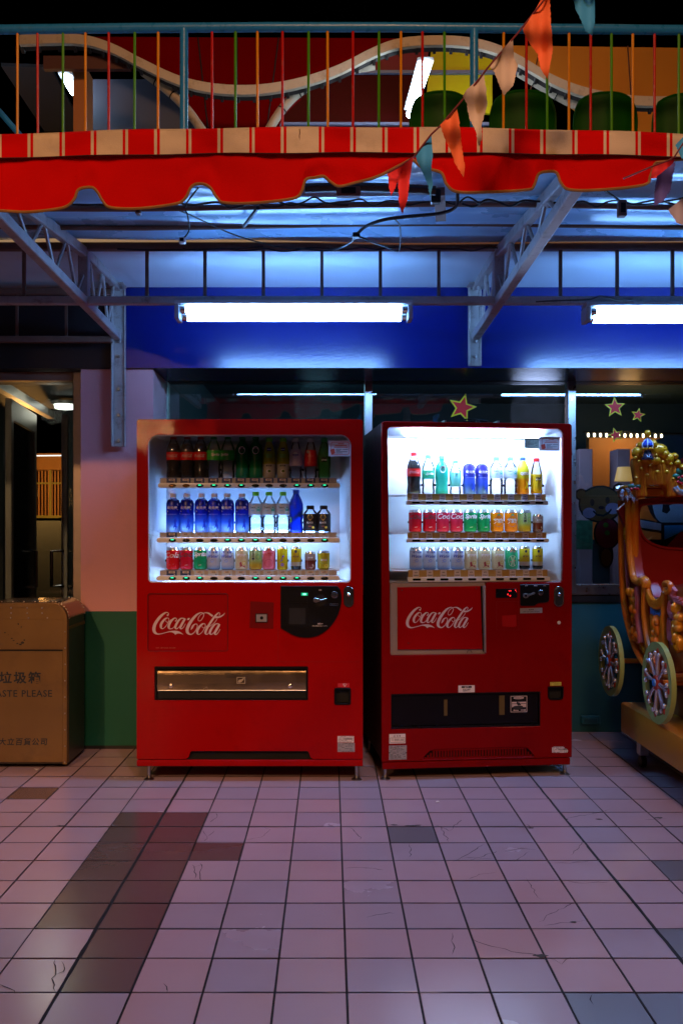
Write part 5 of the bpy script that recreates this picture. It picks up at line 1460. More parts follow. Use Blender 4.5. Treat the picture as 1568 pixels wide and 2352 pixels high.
# window notice sticker (on the pane, facing out)
def notice(par, fn, x0, y0, x1, y1, d):
    st = plate('notice_sticker', m_wht2, par, rect(fn, x0, y0, x1, y1), d, d + .0008, smooth=0)
    m_on = M('orange_red_print', (.62, .06, .03), .5)
    cx, cy_ = (x0 + x1) / 2, (y0 + y1) / 2; w_, h_ = (x1 - x0), (y1 - y0)
    plate('border', m_on, st, rect(fn, x0 + w_ * .12, y0 + h_ * .08, x1 - w_ * .03, y1 - h_ * .10, .010), d - .0004, d - .0002, [rect(fn, x0 + w_ * .14, y0 + h_ * .11, x1 - w_ * .05, y1 - h_ * .13, .009)], smooth=0)
    g = MB()
    for yy, x_a, x_b in ((.20, .45, .72), (.31, .30, .85), (.42, .25, .9)):
        g.prism(rect(fn, x0 + w_ * x_a, y0 + h_ * (yy - .03), x0 + w_ * x_b, y0 + h_ * (yy + .02)), wxz, d - .0004, d - .0002)
    g.build('print', m_on, st, smooth=0)
    g = MB()
    for yy, x_a, x_b in ((.55, .35, .62), (.56, .66, .92), (.63, .35, .55), (.71, .35, .88), (.79, .35, .65)):
        g.prism(rect(fn, x0 + w_ * x_a, y0 + h_ * (yy - .015), x0 + w_ * x_b, y0 + h_ * (yy + .015)), wxz, d - .0004, d - .0002)
    g.build('print', m_ink, st, smooth=0)
    plate('print', m_on, st, [fn(x0 + w_ * .08, y0 + h_ * .58), fn(x0 + w_ * .27, y0 + h_ * .5), fn(x0 + w_ * .31, y0 + h_ * .8), fn(x0 + w_ * .14, y0 + h_ * .92)], d - .0006, d - .0005, smooth=0)
notice(VL, A, 1296, 183, 1436, 285, .0125)

# recessed script panel
plate('script_panel', m_redp, VL, rect(B, 118, 123, 639, 497, .0115), .007, .0295)
lg = MB(); u, v = B(382.5, 319); logo_into(lg, wxz, u, v, (B(620, 0)[0] - B(145, 0)[0]), .0068)
lg.build('script_logo', m_pink, VL, smooth=0)
words('fine_print', M('pale_red_line', (.5, .08, .05), .5), VL, 'note2', B, 232, 478, 8, .0062, 1.0)
# card square
plate('card_plate', M('dull_red_vinyl', (.16, .002, .002), .6, spec=.1), VL, [B(786, 172), B(940, 180), B(936, 352), B(782, 346)], -.0015, -.0002)
plate('card_frame', m_blk, VL, rect(B, 820, 252, 899, 310, .002), -.006, -.0017)
plate('card_face', M('silver_vinyl', (.35, .33, .32), .35, .4), VL, rect(B, 826, 257, 894, 305), -.0072, -.0061)
g = MB(); u, v = B(861, 280); g.lathe([(.0085, 0), (.0085, -.0010), (0, -.0012)], 16, (u, -.0074, v), 'y'); g.build('card_lens', m_blk, VL)
# black coin panel
cp_ = [B(x, y) for x, y in smooth_path([(984, 72), (1345, 72)], 2)] + [B(x, y) for x, y in smooth_path([(1352, 72), (1372, 95), (1382, 150), (1372, 215), (1345, 285), (1290, 355), (1220, 397), (1150, 408), (1080, 397), (1020, 368), (984, 344)], 4)]
plate('coin_panel', m_blk, VL, cp_, -.009, -.0003, bevel=.002)
plate('panel_cover', M('satin_black', (.005, .005, .006), .4, spec=.15), VL, rect(B, 1000, 92, 1172, 175, .004), -.0105, -.0092)
plate('panel_cover', M('satin_black', (.012, .012, .013)), VL, rect(B, 1008, 180, 1170, 336, .004), -.0102, -.0092)
plate('bill_slot', m_dark, VL, rect(B, 1040, 215, 1145, 320, .002), -.0108, -.0103)
plate('screen', M('green_screen', (.0, .25, .12), .3, emit=.6, ecol=(.0, .7, .35)), VL, rect(B, 1119, 116, 1161, 134, .001), -.0112, -.0106, smooth=0)
words('digits', M('green_digits', (.3, 1, .6), .3, emit=2.5, ecol=(.25, 1, .55)), VL, 'd00', B, 1140, 125, 12, -.0116, 1.3)
def coin_slot(par, fn, x, y, r, d):
    u, v = fn(x, y)
    o = MB().lathe([(r, 0), (r, -.003), (r * .9, -.0045), (0, -.0048)], 24, (u, d, v), 'y').build('coin_slot', m_chrome, par)
    MB().box((u - r * .65, d - .0056, v - .0016), (u + r * .65, d - .0049, v + .0016)).build('slit', m_dark, o)
coin_slot(VL, B, 1335, 128, .0175, -.0093)
plate('return_lever', m_chrome, VL, [B(x, y) for x, y in smooth_path([(1197, 162), (1206, 151), (1228, 152), (1250, 158), (1284, 152), (1272, 162), (1245, 168), (1222, 178), (1204, 176)], 3, True)], -.018, -.0093, bevel=.001)
plate('dial', m_dark, VL, circ(*B(1243, 165), .030, 24), -.0098, -.0092)
g = MB()
for k in range(4):
    u, v = B(1312 + k * 14, 192); g.tube([(u + .005 * cos(q * pi / 6), -.0096, v + .005 * sin(q * pi / 6)) for q in range(12)], .0006, 4, closed=True)
g.build('coin_rings', m_steel, VL)
words('print', m_wht2, VL, 'ret', B, 1242, 98, 8, -.0094)
words('print', m_wht2, VL, 'plz', B, 1242, 318, 9, -.0094)
words('print', m_wht2, VL, 'plz2', B, 1240, 332, 5.5, -.0094, 1.1)
def lock(par, fn, x0, y0, x1, y1):
    o = plate('lock_plate', m_chrome, par, rect(fn, x0, y0, x1, y1, abs(fn(x1, 0)[0] - fn(x0, 0)[0]) * .48, n=6), -.007, -.0003, bevel=.002)
    plate('lock_recess', M('dark_steel', (.06, .06, .065), .35, .8), o, rect(fn, x0 + 10, y0 + 12, x1 - 10, y1 - 10, abs(fn(x1 - 10, 0)[0] - fn(x0 + 10, 0)[0]) * .48, n=6), -.0078, -.0071)
    u, v = fn((x0 + x1) / 2, y0 + (y1 - y0) * .40)
    MB().lathe([(.010, 0), (.010, -.006), (.006, -.010), (0, -.011)], 16, (u, -.0079, v), 'y').build('lock_barrel', m_chrome, o)
lock(VL, B, 1394, 73, 1461, 210)
# hairline seam of the service door
g = MB(); u0, v0 = B(968, 568); u1, _ = B(1514, 568); g.box((u0, -.0006, v0 - .0006), (u1, -.00005, v0 + .0006)); u, v1_ = B(968, 350); g.box((u0 - .0006, -.0006, v0 + .0007), (u0 + .0006, -.00005, v1_))
g.build('door_seam', M('seam_shadow_red', (.16, .002, .002), .6), VL, smooth=0)
# dispenser
dh = rect(B, 160, 598, 1163, 820, .006)
plate('dispenser_frame', m_blk, VL, rect(B, 161, 599, 1162, 819, .0055), .004, .0295, [rect(B, 173, 614, 1150, 812, .003)])
plate('dispenser_back', m_dark, VL, rect(B, 172, 613, 1151, 813), .0265, .0295, smooth=0)
m_flap = M('smoky_bronze_flap', (.20, .145, .085), .22, .75, var=.3, vs_=12, bump=.05, bs=30, rvar=.15)
fl = MB(); (u0, v1_), (u1, v0) = B(176, 617), B(1149, 757); hgt = v1_ - v0
prof_f = [(.022, 0), (.013, .12), (.010, .30), (.012, .48), (.010, .60), (.012, .8), (.018, 1)]
vs_ = [(u, d, v1_ - hgt * t) for d, t in prof_f for u in (u0, u1)]
vs_ += [(u, d + .0025, v1_ - hgt * t) for d, t in prof_f for u in (u0, u1)]
n_ = len(prof_f) * 2
fs_ = [(2 * i, 2 * i + 1, 2 * i + 3, 2 * i + 2) for i in range(len(prof_f) - 1)] + [(n_ + 2 * i, n_ + 2 * i + 1, n_ + 2 * i + 3, n_ + 2 * i + 2) for i in range(len(prof_f) - 1)] + [(0, 1, n_ + 1, n_), (n_ - 2, n_ - 1, 2 * n_ - 1, 2 * n_ - 2)]
flap = fl.add(vs_, fs_).build('dispenser_flap', m_flap, VL, smooth=60)
MB().tube([(u0, .016, v0 - .001), (u1, .016, v0 - .001)], .003, 8).build('flap_edge', m_steel, flap)
for x in (265, 1045):
    u, v = B(x, 727); MB().lathe([(.011, 0), (.011, -.003), (.006, -.006), (0, -.0065)], 16, (u, .010, v), 'y').build('flap_screw', m_chrome, flap)
g = MB()
for j in range(4):
    for i in range(9):
        u, v = B(626 + i * 11 + (j % 2) * 5, 644 + j * 9)
        g.prism(circ(u, v, .0026, 6), wxz, .0085 + j * 0, .0088)
g.build('flap_vents', m_dark, flap, smooth=0)
m_pal = M('pale_label_ink', (.40, .33, .22), .6)
hs = plate('hand_symbol', m_pal, flap, rect(B, 697, 669, 752, 712), .0082, .0084, [rect(B, 701, 673, 748, 708)], smooth=0)
plate('hand', m_pal, flap, [B(x, y) for x, y in [(704, 700), (712, 686), (728, 684), (742, 674), (746, 678), (736, 692), (726, 702), (712, 706)]], .0081, .0083, smooth=0)
# coin return
plate('coin_return_cup', m_blk, VL, rect(B, 1334, 739, 1442, 849, .009), -.004, .0295, [rect(B, 1346, 750, 1430, 838, .007)], bevel=.001)
plate('coin_return_back', m_dark, VL, rect(B, 1345, 749, 1431, 839), .024, .0295, smooth=0)
cr_l = plate('coin_return_label', M('bright_red_vinyl', (.62, .01, .02), .5), VL, rect(B, 1357, 708, 1433, 734), -.0012, -.0002, smooth=0)
words('print', m_wht2, cr_l, 'cret', B, 1402, 714, 9, -.0016)
plate('print', m_wht2, cr_l, [B(1392, 722), B(1412, 722), B(1402, 731)], -.0016, -.0013, smooth=0)
# asset stickers
def small_sticker(par, fn, x0, y0, x1, y1, mat, seed, bars=True, outline=None):
    r = random.Random(seed)
    o = plate('sticker', mat, par, outline or rect(fn, x0, y0, x1, y1), -.0010, -.0002, smooth=0)
    g = MB(); w_ = x1 - x0; h_ = y1 - y0
    n_ = max(2, int(h_ / 8))
    for j in range(n_):
        yy = y0 + h_ * (j + .5) / n_; x = x0 + w_ * .06
        while x < x1 - w_ * .12:
            L = r.uniform(.04, .22) * w_
            if r.random() < .75: g.prism(rect(fn, x, yy - 1.2, min(x + L, x1 - w_ * .06), yy + 1.2), wxz, -.0014, -.0012)
            x += L + w_ * .04
    g.build('print', m_ink, o, smooth=0)
    if bars:
        g = MB(); x = x0 + w_ * .40
        while x < x0 + w_ * .92:
            g.prism(rect(fn, x, y0 + h_ * .28, x + 1.6, y0 + h_ * .55), wxz, -.0018, -.0016); x += r.choice((2.6, 3.6))
        g.build('barcode', m_ink, o, smooth=0)
    return o
small_sticker(VL, B, 1355, 1053, 1462, 1095, m_wht2, 1)
small_sticker(VL, B, 1355, 1098, 1467, 1156, M('silver_label', (.36, .36, .38), .4, .3), 2, False)
# plinth, shade plate of the cutout and feet
MB().box((0, -.002, B(0, 1250)[1]), (WL, .030, B(0, 1209)[1])).build('base_rail', m_red, VL, bevel=.003)
MB().box((.01, .012, B(0, 1210)[1] + .001), (WL - .01, .0305, vb - .001)).build('gap_shadow_strip', m_dark, VL)
MB().box((cut[0][0] + .001, .0292, vb - .0005), (cut[-1][0] - .001, .0308, B(0, 1150)[1])).build('recess_shade_plate', m_dark, VL)  # black plate that gives the shallow cutout its shade
MB().tube([(p[0], .001, p[1]) for p in logo_hole], .0022, 6, closed=True).build('panel_rim', M('deep_red_rim', (.10, .001, .001), .3), VL)
def foot(par, u, d, top):
    o = MB().tube([(u, d, .006), (u, d, top)], .0085, 10).lathe([(.026, 0), (.026, .004), (.012, .012), (.009, .022)], 16, (u, d, 0)).build('foot', m_steel, par)
for u in (B(118, 0)[0], B(1480, 0)[0]):
    foot(VL, u, .03, zbL + .03); foot(VL, u, .60, zbL + .03)

# =============================== right machine
VRt = thing('vending_machine', 'narrower dark red vending machine on the right with glaring white display', 'vending machine', tuple(FRt.O), FRt.yaw, 'red drink vending machines')
WR = (Vector((XB, 4.70, 0)) - Vector((XA, 4.60, 0))).length
HR = FRt.uv(880, 967.5)[1]
zbR = S(92, 1455)[1]
def hr(fn, x, ymid, x2=None): pass
# average v over the width because the pixel rows slope with the machine's turn
def RR(x, y, d=0):            # v read at the middle of the machine
    u, _ = R(x, 700, d); return (u, R(800, y, d)[1])
def SS(x, y, d=0):
    u, _ = S(x, 700, d); return (u, S(800, y, d)[1])
zb2 = S(92, 1398)[1]
w0, w1 = RR(130, 114), RR(1440, 1262)
rw = (w0[0], w1[1], w1[0], w0[1])
# L-shaped opening: display + script panel bay
ub, vb0 = SS(864, 0)[0], S(500, 598)[1]
vmid = SS(0, 56)[1]
ul0 = SS(152, 0)[0]
hole = [(rw[0] + .02, rw[3]), (rw[0] + .006, rw[3] - .006), (rw[0], rw[3] - .02), (ul0, vb0 + .012), (ul0 + .003, vb0 + .003), (ul0 + .012, vb0), (ub - .004, vb0), (ub, vb0 + .004), (ub, vmid - .012), (ub + .004, vmid - .004), (ub + .012, vmid), (rw[2] - .014, vmid), (rw[2] - .004, vmid + .004), (rw[2], vmid + .014), (rw[2], rw[3] - .03), (rw[2] - .008, rw[3] - .008), (rw[2] - .03, rw[3])][::-1]
dh0, dh1 = SS(157, 880), SS(1270, 1140)
disp = [(dh0[0], dh1[1]), (dh1[0], dh1[1]), (dh1[0], dh0[1]), (dh0[0], dh0[1])]
rh0, rh1 = S(1326, 836), S(1441, 932)
reth = rrect(rh0[0], rh1[1], rh1[0], rh0[1], (.002, .002, .018, .018), 5)
gr_o = [S(390, 1378), S(415, 1340), S(450, 1298), S(500, 1286), S(1140, 1270), S(1175, 1285), S(1205, 1325), S(1225, 1352)]
gy0 = (gr_o[0][1] + gr_o[-1][1]) / 2
grille = [(gr_o[0][0], zb2 + .008), (gr_o[1][0], zb2 + .030), (gr_o[2][0], zb2 + .052), (gr_o[3][0], zb2 + .058), (gr_o[4][0], zb2 + .058), (gr_o[5][0], zb2 + .052), (gr_o[6][0], zb2 + .028), (gr_o[7][0], zb2 + .008)]
out_r = [(0, zb2), (WR, zb2), (WR, HR - .01), (WR - .01, HR), (.01, HR), (0, HR - .01)]
plate('door', m_red2, VRt, out_r, 0, .030, [hole, disp, reth, grille], bevel=.0035)
cab(VRt, WR, HR, M('shaded_cabinet_side', (.018, .0015, .0015), .5), (rw[0], vmid, rw[2], rw[3]), zbR + .04)  # cabinet colour darkened to hold the shade on its side
# white moulded frame
in_l, in_r = rw[0] + .006, rw[2] - .006
lin = MB(); ldR = .24; insL, insR = .030, .045
a0, b0_, a1, b1 = rw[0] + .001, vmid + .001, rw[2] - .001, rw[3] - .001
lin.add([(a0, .028, b0_), (a1, .028, b0_), (a1, .028, b1), (a0, .028, b1), (a0 + insL, ldR, b0_ + .004), (a1 - insR, ldR, b0_ + .004), (a1 - insR, ldR, b1 - .035), (a0 + insL, ldR, b1 - .035)],
        [(0, 1, 5, 4), (1, 2, 6, 5), (2, 3, 7, 6), (3, 0, 4, 7), (4, 5, 6, 7)])
lin.build('display_liner', m_white_in, VRt, smooth=0)
MB().box((ul0 + .001, .020, vb0 + .001), (ub - .001, .0305, vmid - .001)).build('bay_back', M('cream_plastic', (.30, .25, .25), .4), VRt, smooth=0)
pane_o = [(rw[0] + .004, vmid + .002), (rw[2] - .004, vmid + .002), (rw[2] - .004, rw[3] - .003), (rw[0] + .004, rw[3] - .003)]
plate('window_pane', m_glass, VRt, pane_o, .010, .014, smooth=0)
MB().box((rw[0] + .004, .004, rw[3] - .045), (rw[2] - .004, .009, rw[3] - .003)).build('lamp_lip', MG('milky_lip', (.9, .95, 1), .3, 1.3, .35, (.8, .88, 1)), VRt, bevel=.001)
# top lamp and shelf lamps
m_ledR = M('display_lamp_glow', (.9, .95, 1), .4, emit=260, ecol=LED_COL)
MB().tube([(rw[0] + .10, .040, rw[3] - .030), (rw[2] - .12, .040, rw[3] - .030)], .014, 12).build('display_lamp', m_ledR, VRt)
rows = [(614, 657, 690, 270, 1322, 635), (901, 943, 970, 272, 1326, 920), (1180, 1228, 1262, 278, 1334, 1200)]
xsb = [[340, 445, 546, 648, 750, 855, 955, 1056, 1158, 1260], [343, 447, 548, 652, 755, 858, 962, 1062, 1165, 1266], [347, 451, 553, 657, 760, 863, 966, 1068, 1169, 1270]]
pr = [['p35', 'p35', 'p30', 'p35', 'p30', 'p30', 'p20', 'p20', 'p35', 'p30'], ['p25'] * 6 + ['p25', 'p25', 'p25', 'p20'], ['p25', 'p25', 'p25', 'p25', 'p25', 'p25', 'p25', 'p25', 'p30', 'p20']]
slot0 = None
for si, (ys0, y0, y1, x0, x1, yt) in enumerate(rows):
    (u0, v1_), (u1, v0) = RR(x0, y0, .035), RR(x1, y1, .035)
    r = (v1_ - v0) / 2
    MB().prism(rrect(u0, v0, u1, v1_, r * .6, 4), wxz, .022, .052).build('button_bar', m_bar, VRt, bevel=.003, segs=2)
    vs0 = RR(800, ys0, .045)[1]
    MB().box((rw[0] + .035, .053, vs0 - .006), (rw[2] - .05, ldR - .004, vs0)).build('shelf', m_wht, VRt, bevel=.001)
    MB().box((u0 + .005, .0385, v1_ + .001), (u1 - .008, .041, vs0 + .003)).build('tag_holder', m_gold, VRt)
    if si < 2: MB().tube([(u0 + .02, .054, vs0 - .016), (u1 - .02, .054, vs0 - .016)], .0075, 10).build('shelf_lamp', m_led, VRt)
    for k, x in enumerate(xsb[si]):
        u, v = RR(x, (y0 + y1) / 2, .022)
        if slot0 is None:
            slot0 = MB().prism(rrect(-.0215, -.0055, .0215, .0055, .0052, 5), wxz, -.003, .002).build('button', m_btn, VRt, bevel=.001); b_ = slot0
        else:
            b_ = slot0.copy(); C.objects.link(b_)
        b_.location = (u, .0215, v)
        ut, _ = RR(x - 6, 0, .036)
        tg = MB().box((ut - .0165, .0360, v1_ + .0015), (ut + .0165, .0382, vs0 + .002)).build('price_tag', m_tagw, VRt)
        MB().txt(pr[si][k], wxz, ut, v1_ + (vs0 - v1_) * .72, .0070, .0356).build('price', m_ink, tg, smooth=0)
        MB().txt('cold', wxz, ut, v1_ + (vs0 - v1_) * .28, .0062, .0354, 1.25).build('print', m_ink, tg, smooth=0)
gR = 'drinks on display in the right vending machine'
stock(FRt, RR, ['cola', 'lemon2', 'tea2', 'tealtea', 'sport2', 'sport2', 'water2', 'water2', 'qoo', 'yellowjuice'], [325, 433, 533, 635, 738, 833, 940, 1045, 1138, 1240], 610, 'top', 'right', .10, gR, [0, .05, 0, 0, 0, 0, 0, 0, 0, 0], {'cola': .98, 'lemon2': .92, 'tea2': .90, 'tealtea': .80, 'sport2': .90, 'water2': .93, 'qoo': .88, 'yellowjuice': .92})
stock(FRt, RR, ['can_colaz', 'can_colaz', 'can_colap', 'can_colap', 'can_sprite', 'can_sprite', 'can_fanta', 'can_fanta', 'can_melon', 'can_small'], [336, 441, 542, 642, 746, 845, 946, 1050, 1150, 1250], 897, 'middle', 'right', .10, gR)
stock(FRt, RR, ['can_water'] * 4 + ['can_asam'] * 3 + ['can_aspara', 'can_coffee', 'can_coffee'], [342, 443, 547, 650, 750, 850, 952, 1054, 1150, 1248], 1176, 'bottom', 'right', .10, gR)
c = None
for row, ypx, xs_ in ((0, 545, (385, 480, 590, 690, 790, 890, 990, 1090, 1190, 1285)), (1, 820, (290, 390, 490, 590, 690, 795, 895, 995, 1100, 1205)), (2, 1105, (390, 492, 600, 700, 800, 905, 1000, 1112, 1212))):
    for x in xs_:
        u, v = RR(x, ypx, .12)
        c = clipm.copy(); C.objects.link(c); c.parent = VRt; c.location = (u, .115, v)
notice(VRt, R, 1266, 180, 1417, 286, .0085)
ys_ = small_sticker(VRt, R, 1155, 190, 1264, 268, M('washed_green_label', (.50, .62, .50), .5), 5, False)
ys_.location.y = .0098
# script panel, slightly askew
lo = [S(206, 93), S(826, 84), S(842, 556), S(208, 560)]
plate('script_panel', m_redp, VRt, lo, .010, .0198, bevel=.001)
lg = MB(); u, v = S(519, 320); logo_into(lg, wxz, u, v, (S(768, 320)[0] - S(270, 320)[0]), .0098)
lg.build('script_logo', m_pink, VRt, smooth=0)
g = MB(); g.prism([S(826, 84), S(840, 84), S(853, 575), S(846, 575)], wxz, .012, .0198); g.build('panel_hinge', m_blk, VRt, smooth=0)
plate('bay_edge', M('cream_plastic', (.42, .36, .33)), VRt, [S(845, 82), S(862, 82), S(866, 580), S(858, 580)], .002, .0198, bevel=.001)
for x, y in ((240, 116), (795, 101), (288, 512)):
    u, v = S(x, y); MB().lathe([(.0045, 0), (.0045, -.001), (0, -.0014)], 10, (u, .0098, v), 'y').build('panel_screw', M('dark_red_screw', (.12, .004, .004), .5), VRt)
u, v = S(745, 575)
MB().tube([(u + .012 * cos(t), .012, v - .006 + .014 * sin(t)) for t in [pi * k / 8 for k in range(9)]], .0015, 5).build('wire_loop', m_blk, VRt)
# display box
plate('led_box', m_blk, VRt, rect(S, 936, 104, 1096, 170, .003), -.0025, -.0003, bevel=.001)
m_rled = M('red_led', (1, .02, .02), .3, emit=3, ecol=(1, .015, .02))
g = MB()
for x, y, w_, h_ in ((1037, 118, 10, 5), (1048, 119, 6, 5), (1083, 114, 5, 7), (1026, 145, 7, 9), (1043, 155, 8, 8), (1090, 125, 3, 4)):
    g.prism(rect(S, x - w_ / 2, y - h_ / 2, x + w_ / 2, y + h_ / 2), wxz, -.0032, -.0027)
g.build('led_digits', m_rled, VRt, smooth=0)
cm = [S(x, y) for x, y in [(1116, 70), (1333, 68), (1333, 190), (1318, 204), (1250, 210), (1222, 230), (1125, 230), (1117, 222)]]
plate('coin_panel', m_blk, VRt, cm, -.008, -.0003, bevel=.002)
coin_slot(VRt, S, 1269, 131, .0145, -.0083)
plate('return_lever', m_steel, VRt, [S(x, y) for x, y in smooth_path([(1136, 155), (1140, 140), (1155, 136), (1172, 142), (1190, 140), (1212, 128), (1221, 130), (1218, 142), (1180, 156), (1168, 168), (1150, 172), (1138, 164)], 3, True)], -.016, -.0083, bevel=.001)
plate('lever_hub', m_blk, VRt, circ(*S(1153, 154), .006, 14), -.0175, -.0161)
for x, key in ((1160, 'ret'), (1230, 'out'), (1296, 'uni')): words('print', m_wht2, VRt, key, S, x, 80, 9 if key != 'uni' else 6, -.0085, scale_px=.30758 / 445)
lock(VRt, S, 1367, 84, 1442, 236)
nt_ = plate('notice_plate', M('silver_notice', (.33, .32, .32), .4, .3), VRt, [S(1118, 249), S(1282, 245), S(1282, 283), S(1118, 287)], -.0015, -.0002, smooth=0)
words('print', m_ink, nt_, 'note', S, 1200, 259, 11, -.0019, scale_px=.30758 / 445); words('print', m_ink, nt_, 'note2', S, 1200, 275, 7, -.0019, 1.1, scale_px=.30758 / 445)
g = MB(); q = .0009
(u0, v1_), (u1, v0) = S(942, 198), S(1108, 410)
g.box((u0, -.0007, v0), (u0 + q, -.0001, v1_)).box((u1 - q, -.0007, v0), (u1, -.0001, v1_)).box((u0 + q, -.0007, v0), (u1 - q, -.0001, v0 + q)).box((u0 + q, -.0007, v1_ - q), (u1 - q, -.0001, v1_))
g.build('door_seam', M('seam_shadow_red', (.16, .002, .002)), VRt, smooth=0)
plate('vinyl_patch', M('bright_red_patch', (.34, .003, .002), .6, spec=.1), VRt, [S(984, 305), S(1088, 297), S(1092, 382), S(1070, 390), S(985, 384)], -.0008, -.0002, smooth=0)
MB().lathe([(.0088, 0), (.0088, -.002), (0, -.003)], 18, (S(1407, 356)[0], -.0003, S(1407, 356)[1]), 'y').build('round_plug', M('cream_plug', (.62, .50, .38), .5), VRt)
wt = plate('sticker', m_wht2, VRt, rect(S, 657, 826, 779, 876, .001), -.001, -.0002, smooth=0)
plate('print', m_ink, wt, rect(S, 680, 830, 757, 843, .0035), -.0014, -.0012, smooth=0)
words('print', m_wht2, wt, 'note', S, 718, 837, 9, -.0018, scale_px=.30758 / 445); words('print', m_ink, wt, 'out2', S, 718, 860, 22, -.0014, scale_px=.30758 / 445)
# dispenser: dark pocket with a tinted flap
MB().box((dh0[0] - .003, .029, dh1[1] - .003), (dh1[0] + .003, .0305, dh0[1] + .003)).build('dispenser_back', m_dark, VRt)
plate('dispenser_frame', m_blk, VRt, [(dh0[0] + .0005, dh1[1] + .0005), (dh1[0] - .0005, dh1[1] + .0005), (dh1[0] - .0005, dh0[1] - .0005), (dh0[0] + .0005, dh0[1] - .0005)], .005, .0285,
      [[(dh0[0] + .006, dh1[1] + .012), (dh1[0] - .006, dh1[1] + .012), (dh1[0] - .006, dh0[1] - .008), (dh0[0] + .006, dh0[1] - .008)]])
fp = plate('dispenser_flap', M('smoked_flap', (.006, .005, .007), .16, spec=.16), VRt, [(dh0[0] + .008, dh1[1] + .014), (dh1[0] - .008, dh1[1] + .014), (dh1[0] - .008, dh0[1] - .010), (dh0[0] + .008, dh0[1] - .010)], .014, .017, bevel=.001)
m_yp = M('old_yellow_strip', (.10, .065, .01), .6)
for x0, y0, x1, y1 in ((555, 935, 580, 1055), (968, 905, 1008, 1048)):
    plate('yellow_strip', m_yp, fp, rect(S, x0, y0, x1, y1), .0134, .0138, smooth=0)
lb = plate('picture_label', m_blk, fp, rect(S, 1051, 907, 1177, 1028, .002), .0128, .0132, smooth=0)
g = MB(); g.prism(rect(S, 1052, 908, 1176, 1027, .002), wxz, .0122, .0124, [rect(S, 1056, 912, 1172, 1023, .002)])
g.prism(circ(*S(1113, 922), .028, 20, .0065), wxz, .0124, .0126); g.prism(rect(S, 1062, 952, 1168, 962), wxz, .0124, .0126); g.prism(rect(S, 1062, 968, 1168, 990), wxz, .0124, .0126)
g.prism([S(x, y) for x, y in [(1070, 1014), (1082, 1008), (1082, 1012), (1112, 1012), (1112, 1017), (1082, 1017), (1082, 1021)]], wxz, .0124, .0126)
g.prism([S(x, y) for x, y in [(1168, 1012), (1156, 1006), (1156, 1010), (1128, 1010), (1128, 1015), (1156, 1015), (1156, 1020)]], wxz, .0124, .0126)
g.build('print', m_pink, lb, smooth=0)
g = MB(); g.prism([S(x, y) for x, y in smooth_path([(1070, 990), (1085, 982), (1130, 980), (1145, 986), (1143, 1002), (1088, 1006), (1072, 998)], 2, True)], wxz, .0118, .0121); g.prism([S(x, y) for x, y in [(1098, 950), (1120, 958), (1132, 976), (1106, 978), (1096, 962)]], wxz, .0118, .0121)
g.build('print', m_ink, lb, smooth=0)
words('print', m_ink, lb, 'take', S, 1113, 922, 9, .0119, scale_px=.30758 / 445)
# coin return
plate('coin_return_cup', m_blk, VRt, rrect(rh0[0] + .0005, rh1[1] + .0005, rh1[0] - .0005, rh0[1] - .0005, (.002, .002, .018, .018), 5), -.004, .0285, [rrect(rh0[0] + .006, rh1[1] + .006, rh1[0] - .006, rh0[1] - .006, (.002, .002, .014, .014), 5)])
MB().box((rh0[0] + .004, .022, rh1[1] + .004), (rh1[0] - .004, .0284, rh0[1] - .004)).build('coin_return_back', m_dark, VRt)
yl = small_sticker(VRt, S, 1342, 801, 1425, 827, M('yellow_label', (.55, .48, .05), .5), 7, False)
wn = plate('warning_label', m_wht2, VRt, rect(S, 142, 1189, 263, 1257, .001), -.0010, -.0002, smooth=0)
words('print', m_ink, wn, 'warn', S, 212, 1202, 12, -.0014, scale_px=.30758 / 445)
plate('print', m_ink, wn, [S(173, 1210), S(190, 1210), S(182, 1194)], -.0014, -.0012, [[S(177, 1208), S(187, 1208), S(182, 1198)]], smooth=0)
plate('print', m_ink, wn, rect(S, 148, 1216, 258, 1249, .003), -.0013, -.0011, [rect(S, 150, 1218, 256, 1247, .003)], smooth=0)
g = MB(); u, v = S(167, 1230); g.prism(circ(u, v, .0052, 18), wxz, -.0014, -.0012, [circ(u, v, .0042, 18)]); g.beam((u - .0035, -.0013, v + .0035), (u + .0035, -.0013, v - .0035), .001, .0002); g.build('print', m_ink, wn, smooth=0)
words('print', m_ink, wn, 'warn2', S, 216, 1231, 17, -.0014, scale_px=.30758 / 445)
pl_ = small_sticker(VRt, S, 140, 1275, 272, 1378, M('silver_label', (.36, .36, .38)), 9, False)
for x in (144, 269):
    u, v = S(x, 1328); MB().lathe([(.003, 0), (.003, -.001), (0, -.0013)], 8, (u, -.0011, v), 'y').build('rivet', m_blk, pl_)
small_sticker(VRt, S, 1355, 1283, 1475, 1328, m_wht2, 11, True, [S(x, y) for x, y in [(1356, 1290), (1368, 1283), (1440, 1283), (1452, 1294), (1466, 1299), (1475, 1312), (1470, 1327), (1356, 1327)]])
